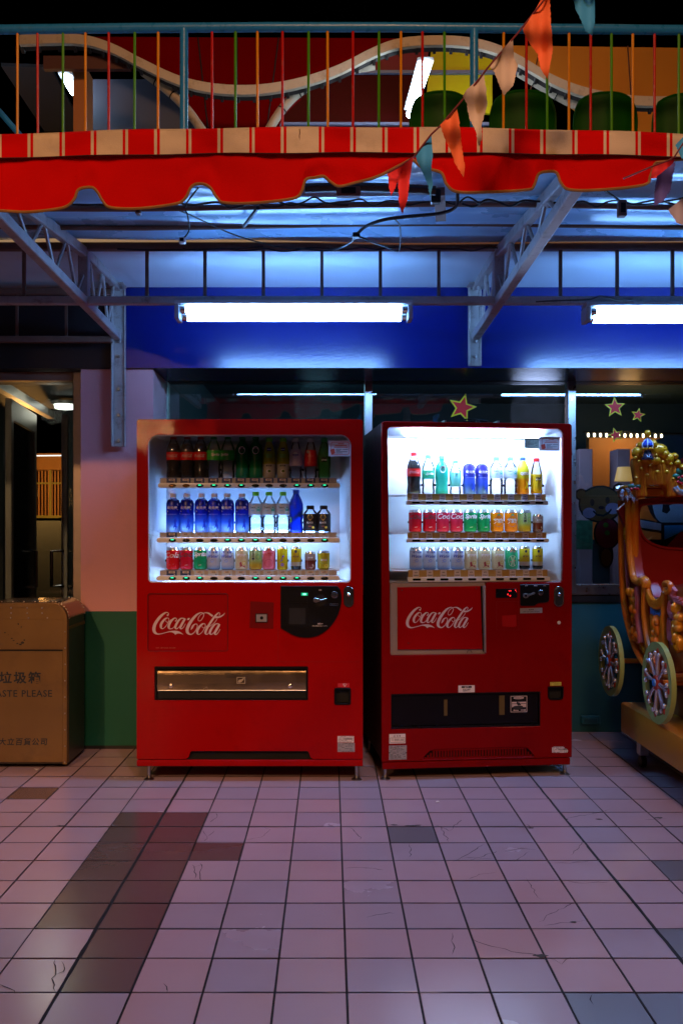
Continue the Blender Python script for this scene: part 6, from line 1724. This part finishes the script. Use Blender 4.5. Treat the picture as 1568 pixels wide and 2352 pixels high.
# lower grille
gback = MB().box((grille[0][0] - .004, .026, zb2 + .004), (grille[-1][0] + .004, .0300, zb2 + .062)).build('grille_back', m_dark, VRt)
g = MB(); s0, s1 = grille[0][0], grille[-1][0]; n_ = 39
for k in range(n_ + 1):
    u = s0 + (s1 - s0) * (k + .0) / n_
    t = (u - s0) / (s1 - s0)
    top = zb2 + .057
    if t < .12: top = zb2 + .008 + (.050) * t / .12
    if t > .90: top = zb2 + .008 + (.050) * (1 - t) / .10
    if top > zb2 + .012: g.box((u - .0042, .006, zb2 + .009), (u + .0042, .012, top - .001))
gl = g.build('grille_bars', m_red2, VRt, smooth=0); gl['kind'] = 'stuff'
MB().box((grille[2][0], .0055, zb2 + .0498), (grille[5][0], .0125, zb2 + .0568)).build('grille_rail', m_red2, VRt)
MB().box((grille[0][0] + .012, .0055, zb2 + .0085), (grille[-1][0] - .012, .0125, zb2 + .0145)).build('grille_rail', m_red2, VRt)
# plinth and feet, lid items
MB().box((.004, .004, zbR), (WR - .008, .0295, zb2 - .004)).build('base_rail', m_red2, VRt, bevel=.003)
for u in (S(120, 0)[0], S(1468, 0)[0]):
    foot(VRt, u, .035, zbR + .045); foot(VRt, u, .60, zbR + .045)
MB().box((.02, .05, HR + .0005), (.15, .30, HR + .006)).build('top_seal', m_blk, VRt)
ty = thing('wire_tray', 'small metal tray of black wires on top of the right vending machine', 'tray', tuple(FRt.world(.36, .16, HR)), FRt.yaw)
MB().box((0, 0, 0), (.30, .16, .004)).build('base', m_steel, ty)
MB().box((0, 0, .0042), (.012, .16, .03)).build('end', m_steel, ty); MB().box((.288, 0, .0042), (.30, .16, .03)).build('end', m_steel, ty)
random.seed(5)
MB().tube(smooth_path([(random.uniform(.12, .26), random.uniform(.02, .12), random.uniform(.012, .045)) for k in range(18)], 5), .004, 6).build('wire', m_blk, ty)

# ------------------------------------------------------------------ litter bin
YBn = 4.86
xl, xr_ = (-52 - VX) * YBn / F, (155 - VX) * YBn / F
bn = thing('litter_bin', 'riveted metal litter bin with rounded top beside the green pillar base', 'litter bin', (xl, YBn, 0))
WBn = xr_ - xl; zt_b = CH - (1385 - VY) * YBn / F; DB = .34
m_bin = M('brushed_bin_steel', (.26, .155, .058), .38, .6, var=.12, vs_=5, bump=.06, bs=40, dirt=.5, dcol=(.16, .10, .05), ds=6, rvar=.1)
m_bind = M('dark_bin_side', (.10, .09, .08), .35, .7, var=.2)
def bzy(y): return CH - (y - VY) * YBn / F
def bcx(x): return 0 + (x - -52) * YBn / F
# arched shell (profile over the width, extruded in depth)
def arch(e, top, rr):
    return [(e, .02), (WBn - e, .02), (WBn - e, top - rr)] + [(WBn - e - rr + rr * cos(a), top - rr + rr * sin(a)) for a in [pi / 2 * k / 8 for k in range(1, 9)]] + [(e + rr - rr * sin(a), top - rr + rr * cos(a)) for a in [pi / 2 * k / 8 for k in range(1, 9)]]
MB().prism(arch(0, zt_b, .085), wxz, .004, DB).build('shell', m_bind, bn, bevel=.002)
MB().prism(arch(0.0005, zt_b - .0005, .085), wxz, -.006, .0038, [arch(.022, zt_b - .022, .066)[::-1]]).build('front_frame', m_bin, bn, bevel=.0015)
MB().box((.023, -.002, bzy(1493) + .003), (WBn - .023, .0037, zt_b - .09)).build('upper_panel', m_bin, bn, bevel=.001)
MB().prism([p for p in arch(.0225, zt_b - .0225, .066) if p[1] > zt_b - .0925] + [(.0225, zt_b - .0895), (WBn - .0225, zt_b - .0895)][::1] if False else [(WBn - .0225, zt_b - .0895)] + [q for q in arch(.0225, zt_b - .0225, .066) if q[1] > zt_b - .0895][0:] + [(.0225, zt_b - .0895)], wxz, -.0022, .0037).build('top_panel', m_bin, bn)
MB().box((.023, -.004, .03), (WBn - .023, .0036, bzy(1495) - .001)).build('door_panel', m_bin, bn, bevel=.0015)
MB().box((.02, -.0035, bzy(1495)), (WBn - .02, -.0002, bzy(1493.2) + .001)).build('panel_gap', m_dark, bn, smooth=0)
for z, rws in ((bzy(1397), 0), (bzy(1409), 0), (bzy(1419), 0)):
    pass
rv = MB()
for x in (27, 64, 98): 
    for y in (1396, 1408): rv.ball((bcx(x), -.006, bzy(y)), .005, .003, .005, 8, 6)
for x in (26, 67, 110): rv.ball((bcx(x), -.0045, bzy(1419)), .0045, .003, .0045, 8, 6)
for x in (-10, -45 + 20): rv.ball((bcx(x), -.0045, bzy(1408)), .0045, .003, .0045, 8, 6)
for k in range(9): rv.ball((WBn - .010, -.0065, .03 + k * .088), .0045, .003, .0045, 8, 6)
for k in range(9): rv.ball((.010, -.0065, .03 + k * .088), .0045, .003, .0045, 8, 6)
rr_ = rv.build('rivets', m_steel, bn); rr_['kind'] = 'stuff'
# side seam and rounded hood band
MB().box((WBn + .0002, .01, bzy(1447)), (WBn + .003, DB, bzy(1440))).build('side_band', m_bin, bn)
MB().tube([(WBn + .001, .012 + k * 0, z) for k, z in ((0, .03), (1, zt_b - .09))], .003, 6).build('edge_bead', m_bin, bn)
hood = MB()
pts_o = arch(0, zt_b, .085)[2:]
MB().prism([(p[0] * 1.0, p[1] + .0005) for p in arch(-.004, zt_b + .004, .089)[2:]] + [(q[0], q[1]) for q in arch(.0, zt_b + .0005, .085)[2:]][::-1], wxz, .010, DB + .006).build('hood', M('bronze_hood_steel', (.30, .20, .12), .22, .85, var=.15, vs_=6), bn)
rv = MB()
for k in range(9):
    a = pi / 2 * k / 8
    rv.ball((WBn - .085 + .090 * cos(a), .022, zt_b - .085 + .0905 * sin(a)), .004, .004, .004, 6, 5)
    rv.ball((WBn - .085 + .090 * cos(a), DB - .01, zt_b - .085 + .0905 * sin(a)), .004, .004, .004, 6, 5)
for k in range(6): rv.ball((WBn - .12 - k * .06, .022, zt_b + .0055), .004, .004, .004, 6, 5)
rr_ = rv.build('hood_rivets', m_steel, bn); rr_['kind'] = 'stuff'
m_tx = M('bin_lettering', (.012, .02, .03), .5)
k_ = YBn / F
def bt(key, cx, cy_, hpx, sx=1):
    MB().txt(key, wxz, bcx(cx), bzy(cy_), hpx * k_, -.0045, sx).build('lettering', m_tx, bn, smooth=0)
bt('trash', 47, 1556, 28, 1.06); bt('waste', 4.5, 1592.5, 15.5, 1.0); bt('please', 86, 1592.5, 15.5, 1.0); bt('store', 54, 1703, 17, 1.0)
# scuffs where the paint is scratched to black
g = MB()
for (x, y, a, b) in [(43, 1433, 2.2, 3), (50, 1440, 1.5, 2), (12, 1453, 2.5, 1.5), (28, 1466, 3, 1.2), (33, 1471, 3, 1.2), (41, 1478, 3, 1.4), (48, 1480, 4, 2.0), (53, 1476, 4, 3), (57, 1470, 2, 2), (20, 1458, 1.5, 1)]:
    g.prism([(bcx(x) + a * k_ * random.uniform(.6, 1.2) * cos(t), bzy(y) + b * k_ * random.uniform(.5, 1.2) * sin(t)) for t in [q * pi / 4 for q in range(8)]], wxz, -.0026, -.0022)
g.build('scratches', m_ink, bn, smooth=0)
tag(MB().prism([(P(82, 1765, 4.85).x, 4.82), (P(95, 1765, 4.85).x, 4.82), (P(88, 1772, 4.8).x, 4.78)], ident, .004, .006).build('paper_corner', m_wht2, smooth=0), 'scrap of paper poking out under the litter bin', 'paper scrap')

# ------------------------------------------------------------------ carriage ride
m_gld = M('gold_orange_lacquer', (.58, .145, .003), .34, 0, var=.25, vs_=9, bump=.05, bs=25)
m_gy = M('yellow_gold_lacquer', (.60, .23, .003), .26, .2, var=.2, vs_=14, bump=.08, bs=40)
m_cred = M('coach_red_fibreglass', (.26, .003, .001), .4, var=.12)
m_cyel = M('yellow_base_paint', (.50, .18, .008), .45, var=.15, vs_=3, dirt=.35, dcol=(.25, .10, .02), ds=5)
m_drape = M('pink_drape_paint', (.40, .085, .09), .6, var=.12)
m_cblu = M('blue_coach_panel', (.03, .12, .32), .45)
m_silv = M('silver_lacquer', (.62, .62, .66), .22, .7, var=.1)
m_rimc = M('pale_green_rim_paint', (.30, .38, .11), .38, var=.12, vs_=10, dirt=.25, dcol=(.5, .35, .05), ds=12)
XS = 1.66
cc = thing('carriage_ride', 'coin operated royal coach ride with gold crest, red cabin and spoked wheels', 'kiddie ride', (XS, 4.4, 0))
OFF = Vector((XS, 4.4, 0))
def K(x, y, d=0, X=XS):
    p = PX(x, y, X) - OFF; return (p.x + d, p.y, p.z)
def Kf(X=XS): return lambda y_, z_, d: (X - XS + d, y_ - 4.4, z_)
def side(pts, X=XS):
    out = []
    for x, y in pts:
        p = PX(x, y, X); out.append((p.y, p.z))
    return out
# base platform
x0b = 1.60
MB().box((x0b - XS, 3.35 - 4.4, .168), (2.75 - XS, 4.98 - 4.4, .333)).build('platform', m_cyel, cc, bevel=.012, segs=2)
MB().box((.10, -.55, .334), (.95, .42, .47)).build('pedestal', M('brown_pedestal_paint', (.22, .10, .03), .5), cc, bevel=.008)
for yy in (4.86, 3.6):
    for xx in (1.68, 2.6):
        MB().lathe([(.030, -.014), (.034, -.008), (.034, .008), (.030, .014)], 16, (xx - XS, yy - 4.4, .036), 'x').build('caster_wheel', m_blk, cc)
        MB().box((xx - XS - .022, yy - 4.4 - .03, .072), (xx - XS + .022, yy - 4.4 + .03, .167)).build('caster_fork', m_steel, cc, bevel=.002)
# side wall (near side)
outl = [(1430, 1150), (1446, 1150), (1449, 1250), (1455, 1310), (1462, 1333), (1475, 1338), (1487, 1337), (1493, 1350), (1500, 1370), (1512, 1383), (1524, 1380), (1531, 1362), (1538, 1346), (1560, 1342), (1590, 1335), (1650, 1332), (1672, 1400), (1650, 1500), (1610, 1545), (1560, 1556), (1501, 1538), (1468, 1496), (1447, 1434), (1437, 1380), (1432, 1300), (1430, 1230)]
MB().prism(side(smooth_path(outl, 3, True)), Kf(), .0, .05).build('side_wall', m_cred, cc, smooth=40)
def trim(pts, r, mat, nm='trim', X=XS, d=-.012, n=10):
    pp = smooth_path([K(x, y, d, X) for x, y in pts], 5)
    return MB().tube(pp, r, n).build(nm, mat, cc)
trim([(1430, 1150), (1431, 1230), (1432, 1300), (1437, 1380), (1447, 1434), (1468, 1496), (1501, 1538), (1560, 1556), (1620, 1545)], .019, m_gld)
trim([(1446, 1150), (1449, 1250), (1455, 1310), (1462, 1333), (1475, 1338), (1484, 1334)], .019, m_gld)
trim([(1438, 1180), (1440, 1270), (1444, 1340), (1456, 1400), (1470, 1460), (1486, 1500)], .009, m_gy)
trim([(1440, 1240), (1442, 1300), (1447, 1350), (1452, 1370)], .010, m_drape, 'drape')
trim([(1488, 1338), (1486, 1400), (1492, 1460), (1505, 1510), (1512, 1528)], .022, m_gld, 'pillar_trim')
trim([(1530, 1360), (1530, 1420), (1533, 1480), (1540, 1540)], .017, m_gld, 'pillar_trim')
# armrest scroll, swag and seat end
MB().tube(smooth_path([K(1478, 1338, -.015), K(1484, 1332, -.02), K(1491, 1337, -.02), K(1492, 1350, -.02)], 4), .024, 10).build('armrest', m_gld, cc)
sw = MB()
for k in range(4):
    sw.tube(smooth_path([K(1493, 1352 + k * 5, -.014), K(1500, 1370 + k * 5, -.018), K(1512, 1381 + k * 4.5, -.02), K(1524, 1377 + k * 5, -.018), K(1531, 1362 + k * 5, -.014)], 4), .012, 8)
sw.build('swag', m_gld, cc)
MB().prism(side([(1448, 1345), (1482, 1345), (1484, 1440), (1500, 1515), (1505, 1532), (1472, 1492), (1452, 1430)]), Kf(), -.010, -.0005).build('gilded_panel', M('dull_gilding', (.30, .07, .003), .5, 0, var=.5, vs_=18, bump=.4, bs=30), cc, smooth=0)
MB().prism(side([(1536, 1350), (1640, 1345), (1660, 1400), (1640, 1495), (1600, 1535), (1545, 1545)]), Kf(), -.010, -.0005).build('gilded_panel', M('dull_gilding', (.20, .055, .006)), cc, smooth=0)
MB().prism(side([(1494, 1372), (1530, 1372), (1533, 1450), (1537, 1500), (1512, 1500), (1498, 1440)]), Kf(), -.008, -.0005).build('blue_panel', m_cblu, cc, smooth=0)
random.seed(12)
def lumps(nm, mat, region, n, r0, r1, X=XS, d=-.02, seed=1):
    r = random.Random(seed); g = MB()
    for _ in range(n):
        x = r.uniform(region[0], region[2]); y = r.uniform(region[1], region[3])
        p = K(x, y, d + r.uniform(-.006, .006), X)
        g.ball(p, r.uniform(r0, r1), r.uniform(r0, r1), r.uniform(r0, r1) * 1.3, 8, 6)
    o = g.build(nm, mat, cc); return o
# carved relief: crest on the blue panel
MB().prism(side(smooth_path([(1500, 1412), (1506, 1420), (1514, 1412), (1520, 1424), (1527, 1410), (1531, 1440), (1530, 1478), (1515, 1490), (1505, 1470)], 3, True)), Kf(), -.022, -.0085).build('carved_crest', m_gld, cc, smooth=50)
lumps('carved_figure', m_gld, (1510, 1422, 1522, 1480), 16, .012, .020, d=-.026, seed=3)
# rear quarter relief
lumps('carved_figure', m_gy, (1452, 1355, 1462, 1395), 8, .012, .022, seed=4)
lumps('carved_figure', m_gld, (1462, 1395, 1478, 1470), 18, .012, .022, seed=5)
MB().tube(smooth_path([K(1470, 1350, -.016), K(1474, 1380, -.02), K(1472, 1410, -.016), K(1478, 1450, -.02), K(1480, 1476, -.016)], 4), [.020] * 17, 8).build('drape', m_drape, cc)
# front quarter: pink drapes and gold cherub relief
for pts in ([(1552, 1345), (1548, 1362), (1556, 1372), (1572, 1376)], [(1548, 1382), (1545, 1400), (1552, 1414), (1562, 1398)], [(1546, 1420), (1544, 1445), (1546, 1470)]):
    g = MB()
    for k in range(3): g.tube(smooth_path([K(x + k * 4, y + k * 5, -.02) for x, y in pts], 4), .011, 8)
    g.build('drape', m_drape, cc)
lumps('carved_figure', m_gy, (1556, 1392, 1572, 1490), 24, .014, .028, seed=6)
MB().tube(smooth_path([K(1536, 1350, -.02), K(1540, 1340, -.03), K(1552, 1342, -.03), K(1552, 1356, -.03), K(1544, 1360, -.03), K(1540, 1352, -.03)], 4), .014, 8).build('scroll', m_gld, cc)
# floor, seat and far parts of the cabin
MB().box((.05, -.35, .56), (.72, .55, .62)).build('cabin_floor', m_cred, cc, bevel=.01)
MB().box((.055, .20, .621), (.70, .56, .86)).build('seat', m_cred, cc, bevel=.02, segs=2)
YBk = 5.02
bk_o = smooth_path([(1442, 1150), (1444, 1230), (1450, 1300), (1458, 1360), (1475, 1430), (1500, 1480), (1620, 1500), (1740, 1480), (1760, 1300), (1765, 1150)], 3, True)
hl = smooth_path([(1464, 1190), (1467, 1168), (1480, 1158), (1530, 1155), (1600, 1155), (1680, 1156), (1712, 1164), (1716, 1195), (1700, 1240), (1650, 1258), (1590, 1261), (1540, 1260), (1505, 1253), (1480, 1238), (1468, 1215)], 3, True)
def onY(pts, Y): return [((x - VX) * Y / F, CH - (y - VY) * Y / F) for x, y in pts]
MB().prism([(x, z) for x, z in onY(bk_o, YBk)], lambda a, b, d: (a - XS, YBk - 4.4 + d, b), 0, .04, [onY(hl, YBk)]).build('back_panel', m_cred, cc, smooth=40)
MB().tube([(x - XS, YBk - 4.4 - .004, z) for x, z in onY(hl, YBk)], .008, 6, closed=True).build('hole_rim', m_cred, cc)
MB().box((.18, .12, .86), (.22, .20, .96)).build('seat_latch', m_blk, cc, bevel=.005)
MB().box((.86, -.35, .6), (.90, .60, 1.05)).build('far_side_wall', m_cred, cc, bevel=.01)
for (xx, yy) in ((.02, .58), (.88, .58), (.88, -.30)):
    MB().tube([(xx, yy, .9), (xx, yy, 1.46)], .02, 10).build('roof_post', m_gld, cc)
# roof
YRf = 4.95
def O(x, y, Y=YRf):
    p = P(x, y, Y) - OFF; return (p.x, p.y, p.z)
zr = P(1430, 1140, YRf).z
MB().box((P(1432, 0, YRf).x - XS, YRf - 4.4, zr), (.95, YRf - 4.4 + .12, zr + .045)).build('cornice', m_gld, cc, bevel=.008)
MB().box((P(1428, 0, YRf).x - XS, YRf - 4.4 - .012, zr + .0455), (.96, YRf - 4.4 + .13, zr + .06)).build('cornice', m_gy, cc, bevel=.004)
MB().box((P(1546, 0, 4.85).x - XS, 4.85 - 4.4 - .02, P(0, 1128, 4.85).z), (.96, 4.85 - 4.4 + .08, P(0, 1108, 4.85).z)).build('cornice', m_gld, cc, bevel=.008)
# gathered gold crest with an arch below
cr_o = smooth_path([(1456, 1052), (1470, 1046), (1500, 1040), (1530, 1046), (1546, 1062), (1550, 1090), (1552, 1128)], 3) + [(1552, 1142), (1536, 1142)] + smooth_path([(1530, 1126), (1524, 1116), (1505, 1114), (1488, 1116), (1480, 1126), (1478, 1142)], 3) + [(1462, 1144)] + smooth_path([(1462, 1120), (1458, 1090), (1454, 1066)], 3)
MB().prism(onY(cr_o, 4.85), lambda a, b, d: (a - XS, 4.85 - 4.4 + d, b), 0, .06).build('crest', m_gld, cc, smooth=40)
fg = MB(); rr3 = random.Random(3)
for k in range(13):
    t = k / 12; xa = 1460 + 84 * t; xb_ = 1463 + 82 * t
    yb_ = 1112 if .2 < t < .85 else 1138
    fg.tube(smooth_path([O(xa + rr3.uniform(-3, 3), 1052, 4.845), O((xa + xb_) / 2 + rr3.uniform(-5, 5), 1080, 4.835), O(xb_ + rr3.uniform(-2, 2), yb_, 4.845)], 4), [.012 + rr3.uniform(0, .010)] * 9, 8)
fg.build('crest_folds', m_gld, cc)
for (x, y, r, ry) in ((1462, 1040, 12, 14), (1470, 1024, 9, 9), (1512, 1035, 20, 17), (1534, 1054, 13, 15), (1547, 1048, 9, 8), (1552, 1064, 9, 10), (1498, 1022, 10, 13), (1524, 1044, 12, 12), (1480, 1056, 14, 11), (1500, 1058, 16, 12), (1565, 1074, 12, 8)):
    p = O(x, y, 4.83); s_ = 4.83 / F
    MB().ball(p, r * s_, .035, ry * s_, 14, 10).build('crest_lobe', m_gy, cc)
for (x, y, r) in ((1458, 1052, 5), (1466, 1060, 4), (1476, 1048, 4), (1520, 1062, 5), (1540, 1066, 4), (1505, 1046, 4), (1492, 1070, 4), (1530, 1084, 5), (1472, 1078, 5), (1485, 1092, 5), (1508, 1084, 5), (1460, 1098, 4), (1545, 1100, 4)):
    MB().ball(O(x, y, 4.80), r * 4.8 / F, .012, r * 4.8 / F, 10, 8).build('crest_bead', m_gy, cc)
# onion dome with finial
s_ = 4.80 / F
dome = thing_d = None
dc = O(1486, 1022, 4.78)
MB().lathe([(0.001, .036), (.006, .030), (.018, .022), (.028, .008), (.030, -.004), (.024, -.016), (.018, -.020)], 20, dc).build('onion_dome', M('dome_blue_lacquer', (.015, .04, .30), .2), cc)
g = MB()
for k in range(6):
    a = 2 * pi * k / 6 + .2
    g.tube([(dc[0] + r * cos(a), dc[1] + r * sin(a), dc[2] + z) for r, z in [(.004, .034), (.019, .0225), (.0295, .008), (.0315, -.004), (.026, -.016)]], .0030, 5)
g.build('dome_stripe', M('dome_white_lacquer', (.7, .7, .75), .3), cc)
MB().ball((dc[0], dc[1], dc[2] + .060), .017, .017, .020, 12, 9).build('finial', m_gy, cc)
MB().lathe([(.010, .036), (.016, .042), (.008, .046)], 12, dc).build('finial_collar', m_gy, cc)
g = MB()
for k in range(9):
    a = 2 * pi * k / 9; g.ball((dc[0] + .025 * cos(a), dc[1] + .025 * sin(a), dc[2] - .022), .009, .009, .008, 8, 6)
g.build('dome_collar', m_gy, cc)
MB().lathe([(.024, -.026), (.020, -.034), (.026, -.062), (.034, -.070), (.034, -.078)], 8, dc).build('dome_drum', M('black_lacquer', (.012, .012, .03), .2), cc)
for k in range(4): MB().ball((dc[0] - .016 + k * .012, dc[1] - .026, dc[2] - .056), .004, .003, .004, 8, 6).build('drum_bead', M('dark_red_bead', (.2, .01, .02), .3), cc)
# silver leaves and holly
g = MB(); r4 = random.Random(8)
for (x, y, a, L) in [(1416, 1116, -2.6, 16), (1424, 1122, -2.3, 16), (1420, 1130, -1.9, 14), (1430, 1118, -1.2, 15), (1436, 1126, -1.6, 16), (1430, 1136, -1.5, 14), (1440, 1134, -1.4, 13), (1446, 1140, -1.6, 12), (1450, 1138, -1.2, 10), (1438, 1116, .5, 12)]:
    p = Vector(O(x + 6, y + 4, 4.90)); s2 = 4.9 / F
    q = p + Vector((cos(a) * L * s2, -.02, sin(a) * L * s2))
    pp = [tuple(p), tuple(p.lerp(q, .35) + Vector((0, -.012, .006))), tuple(p.lerp(q, .7) + Vector((0, -.010, .004))), tuple(q)]
    g.tube(pp, [.004, .011, .009, .001], 8)
g.build('silver_leaves', m_silv, cc)
m_hol = M('holly_green_paint', (.02, .12, .06), .35)
for (x, y, r) in ((1448, 1117, 7), (1455, 1120, 8), (1464, 1118, 7), (1560, 1082, 12), (1552, 1094, 9), (1566, 1100, 9)):
    MB().ball(O(x, y, 4.82), r * s_, .012, r * s_ * .8, 10, 8).build('holly_leaf', m_hol, cc)
for (x, y) in ((1449, 1124), (1457, 1122), (1464, 1123), (1556, 1107), (1563, 1110), (1558, 1097), (1566, 1095)):
    MB().ball(O(x, y, 4.79), .0085, .0085, .0085, 10, 8).build('berry', M('red_berry', (.5, .01, .015), .25), cc)
MB().tube(smooth_path([O(1549, 1120, 4.83), O(1556, 1128, 4.82), O(1568, 1132, 4.82), O(1580, 1120, 4.82)], 4), .018, 8).build('silver_leaves', m_silv, cc)
# post ornament
g = MB()
for k in range(9):
    g.ball(K(1440 + k * .35, 1168 + k * 9.5, -.018), .007, .007, .012, 8, 6)
g.build('post_ornament', m_gy, cc)
# wheels
def wheel(yc, zc, rr):
    w = thing('wheel', None, None, (1.585 - XS, yc - 4.4, zc)); w.parent = cc
    r_o, r_i = rr, rr * .80
    g = MB()
    n_ = 40
    prof = [(r_o, -.012), (r_o, .012), (r_i, .010), (r_i, -.010)]
    vs_ = []; fs_ = []
    for k in range(n_):
        a = 2 * pi * k / n_
        vs_ += [(x, r * cos(a), r * sin(a)) for r, x in prof]
    for k in range(n_):
        k2 = (k + 1) % n_
        for j in range(4):
            j2 = (j + 1) % 4; fs_.append((4 * k + j, 4 * k + j2, 4 * k2 + j2, 4 * k2 + j))
    g.add(vs_, fs_).build('rim', m_rimc, w, smooth=40)
    for k in range(8):
        a = 2 * pi * k / 8 + .1
        g = MB(); da = .09
        for s in (-1, 1):
            b = a + s * da
            g.tube([(-.006, rr * .16 * cos(a), rr * .16 * sin(a)), (-.010, rr * .45 * cos(a + s * .02), rr * .45 * sin(a + s * .02)), (-.010, rr * .70 * cos(b), rr * .70 * sin(b))], [.010, .007, .008], 8)
            g.ball((-.012, rr * .72 * cos(a + s * .17), rr * .72 * sin(a + s * .17)), .0115, .0125, .0125, 10, 8)
        g.tube([(-.004, rr * .2 * cos(a), rr * .2 * sin(a)), (-.004, rr * .84 * cos(a), rr * .84 * sin(a))], .0065, 6)
        g.build('spoke', m_silv, w)
        MB().ball((-.006, rr * .80 * cos(a), rr * .80 * sin(a)), .009, .017, .017, 10, 8).build('spoke_foot', m_cbd, w)
    MB().lathe([(rr * .20, .008), (rr * .21, -.008), (rr * .17, -.018), (rr * .12, -.020)], 18, (0, 0, 0), 'x').build('hub', m_cbd, w)
    MB().lathe([(rr * .10, -.019), (rr * .09, -.026), (0, -.029)], 16, (0, 0, 0), 'x').build('hub_cap', M('blue_hub_cap', (.04, .22, .60), .25), w)
    return w
m_cbd = M('red_gold_lacquer', (.45, .05, .02), .28, .2)
wheel(5.10, .542, .197); wheel(4.36, .542, .197)
for yc in (5.10, 4.36):
    MB().tube([(1.60 - XS, yc - 4.4, .542), (.9, yc - 4.4, .542)], .014, 8).build('axle', m_gld, cc)

# ------------------------------------------------------------------ lamps behind the camera, and the night behind everything
for (x, y, z), lab in ((LAMP_A, 'sodium street lamp standing behind the viewer on the left'), (LAMP_C, 'far sodium street lamp well behind the viewer'), (LAMP_D, 'pale street lamp standing almost over the viewer'), (LAMP_B, 'tall sodium street lamp standing behind the viewer')):
    t = thing('street_lamp', lab, 'street lamp', (x, y - .6, 0))
    MB().tube([(0, 0, 0), (0, 0, z + .15), (0, .25, z + .25), (0, .5, z + .22)], [.06, .045, .04, .04], 10).build('pole', m_stl, t)
    MB().box((-.12, .42, z + .13), (.12, .80, z + .20)).build('lamp_head', m_stl, t, bevel=.02)
for o in bpy.data.objects:
    if o.type == 'MESH' and len(o.data.materials) == 0: print('no material', o.name)
print('objects', len(bpy.data.objects), 'tris', sum(len(p.vertices) - 2 for o in bpy.data.objects if o.type == 'MESH' for p in o.data.polygons))
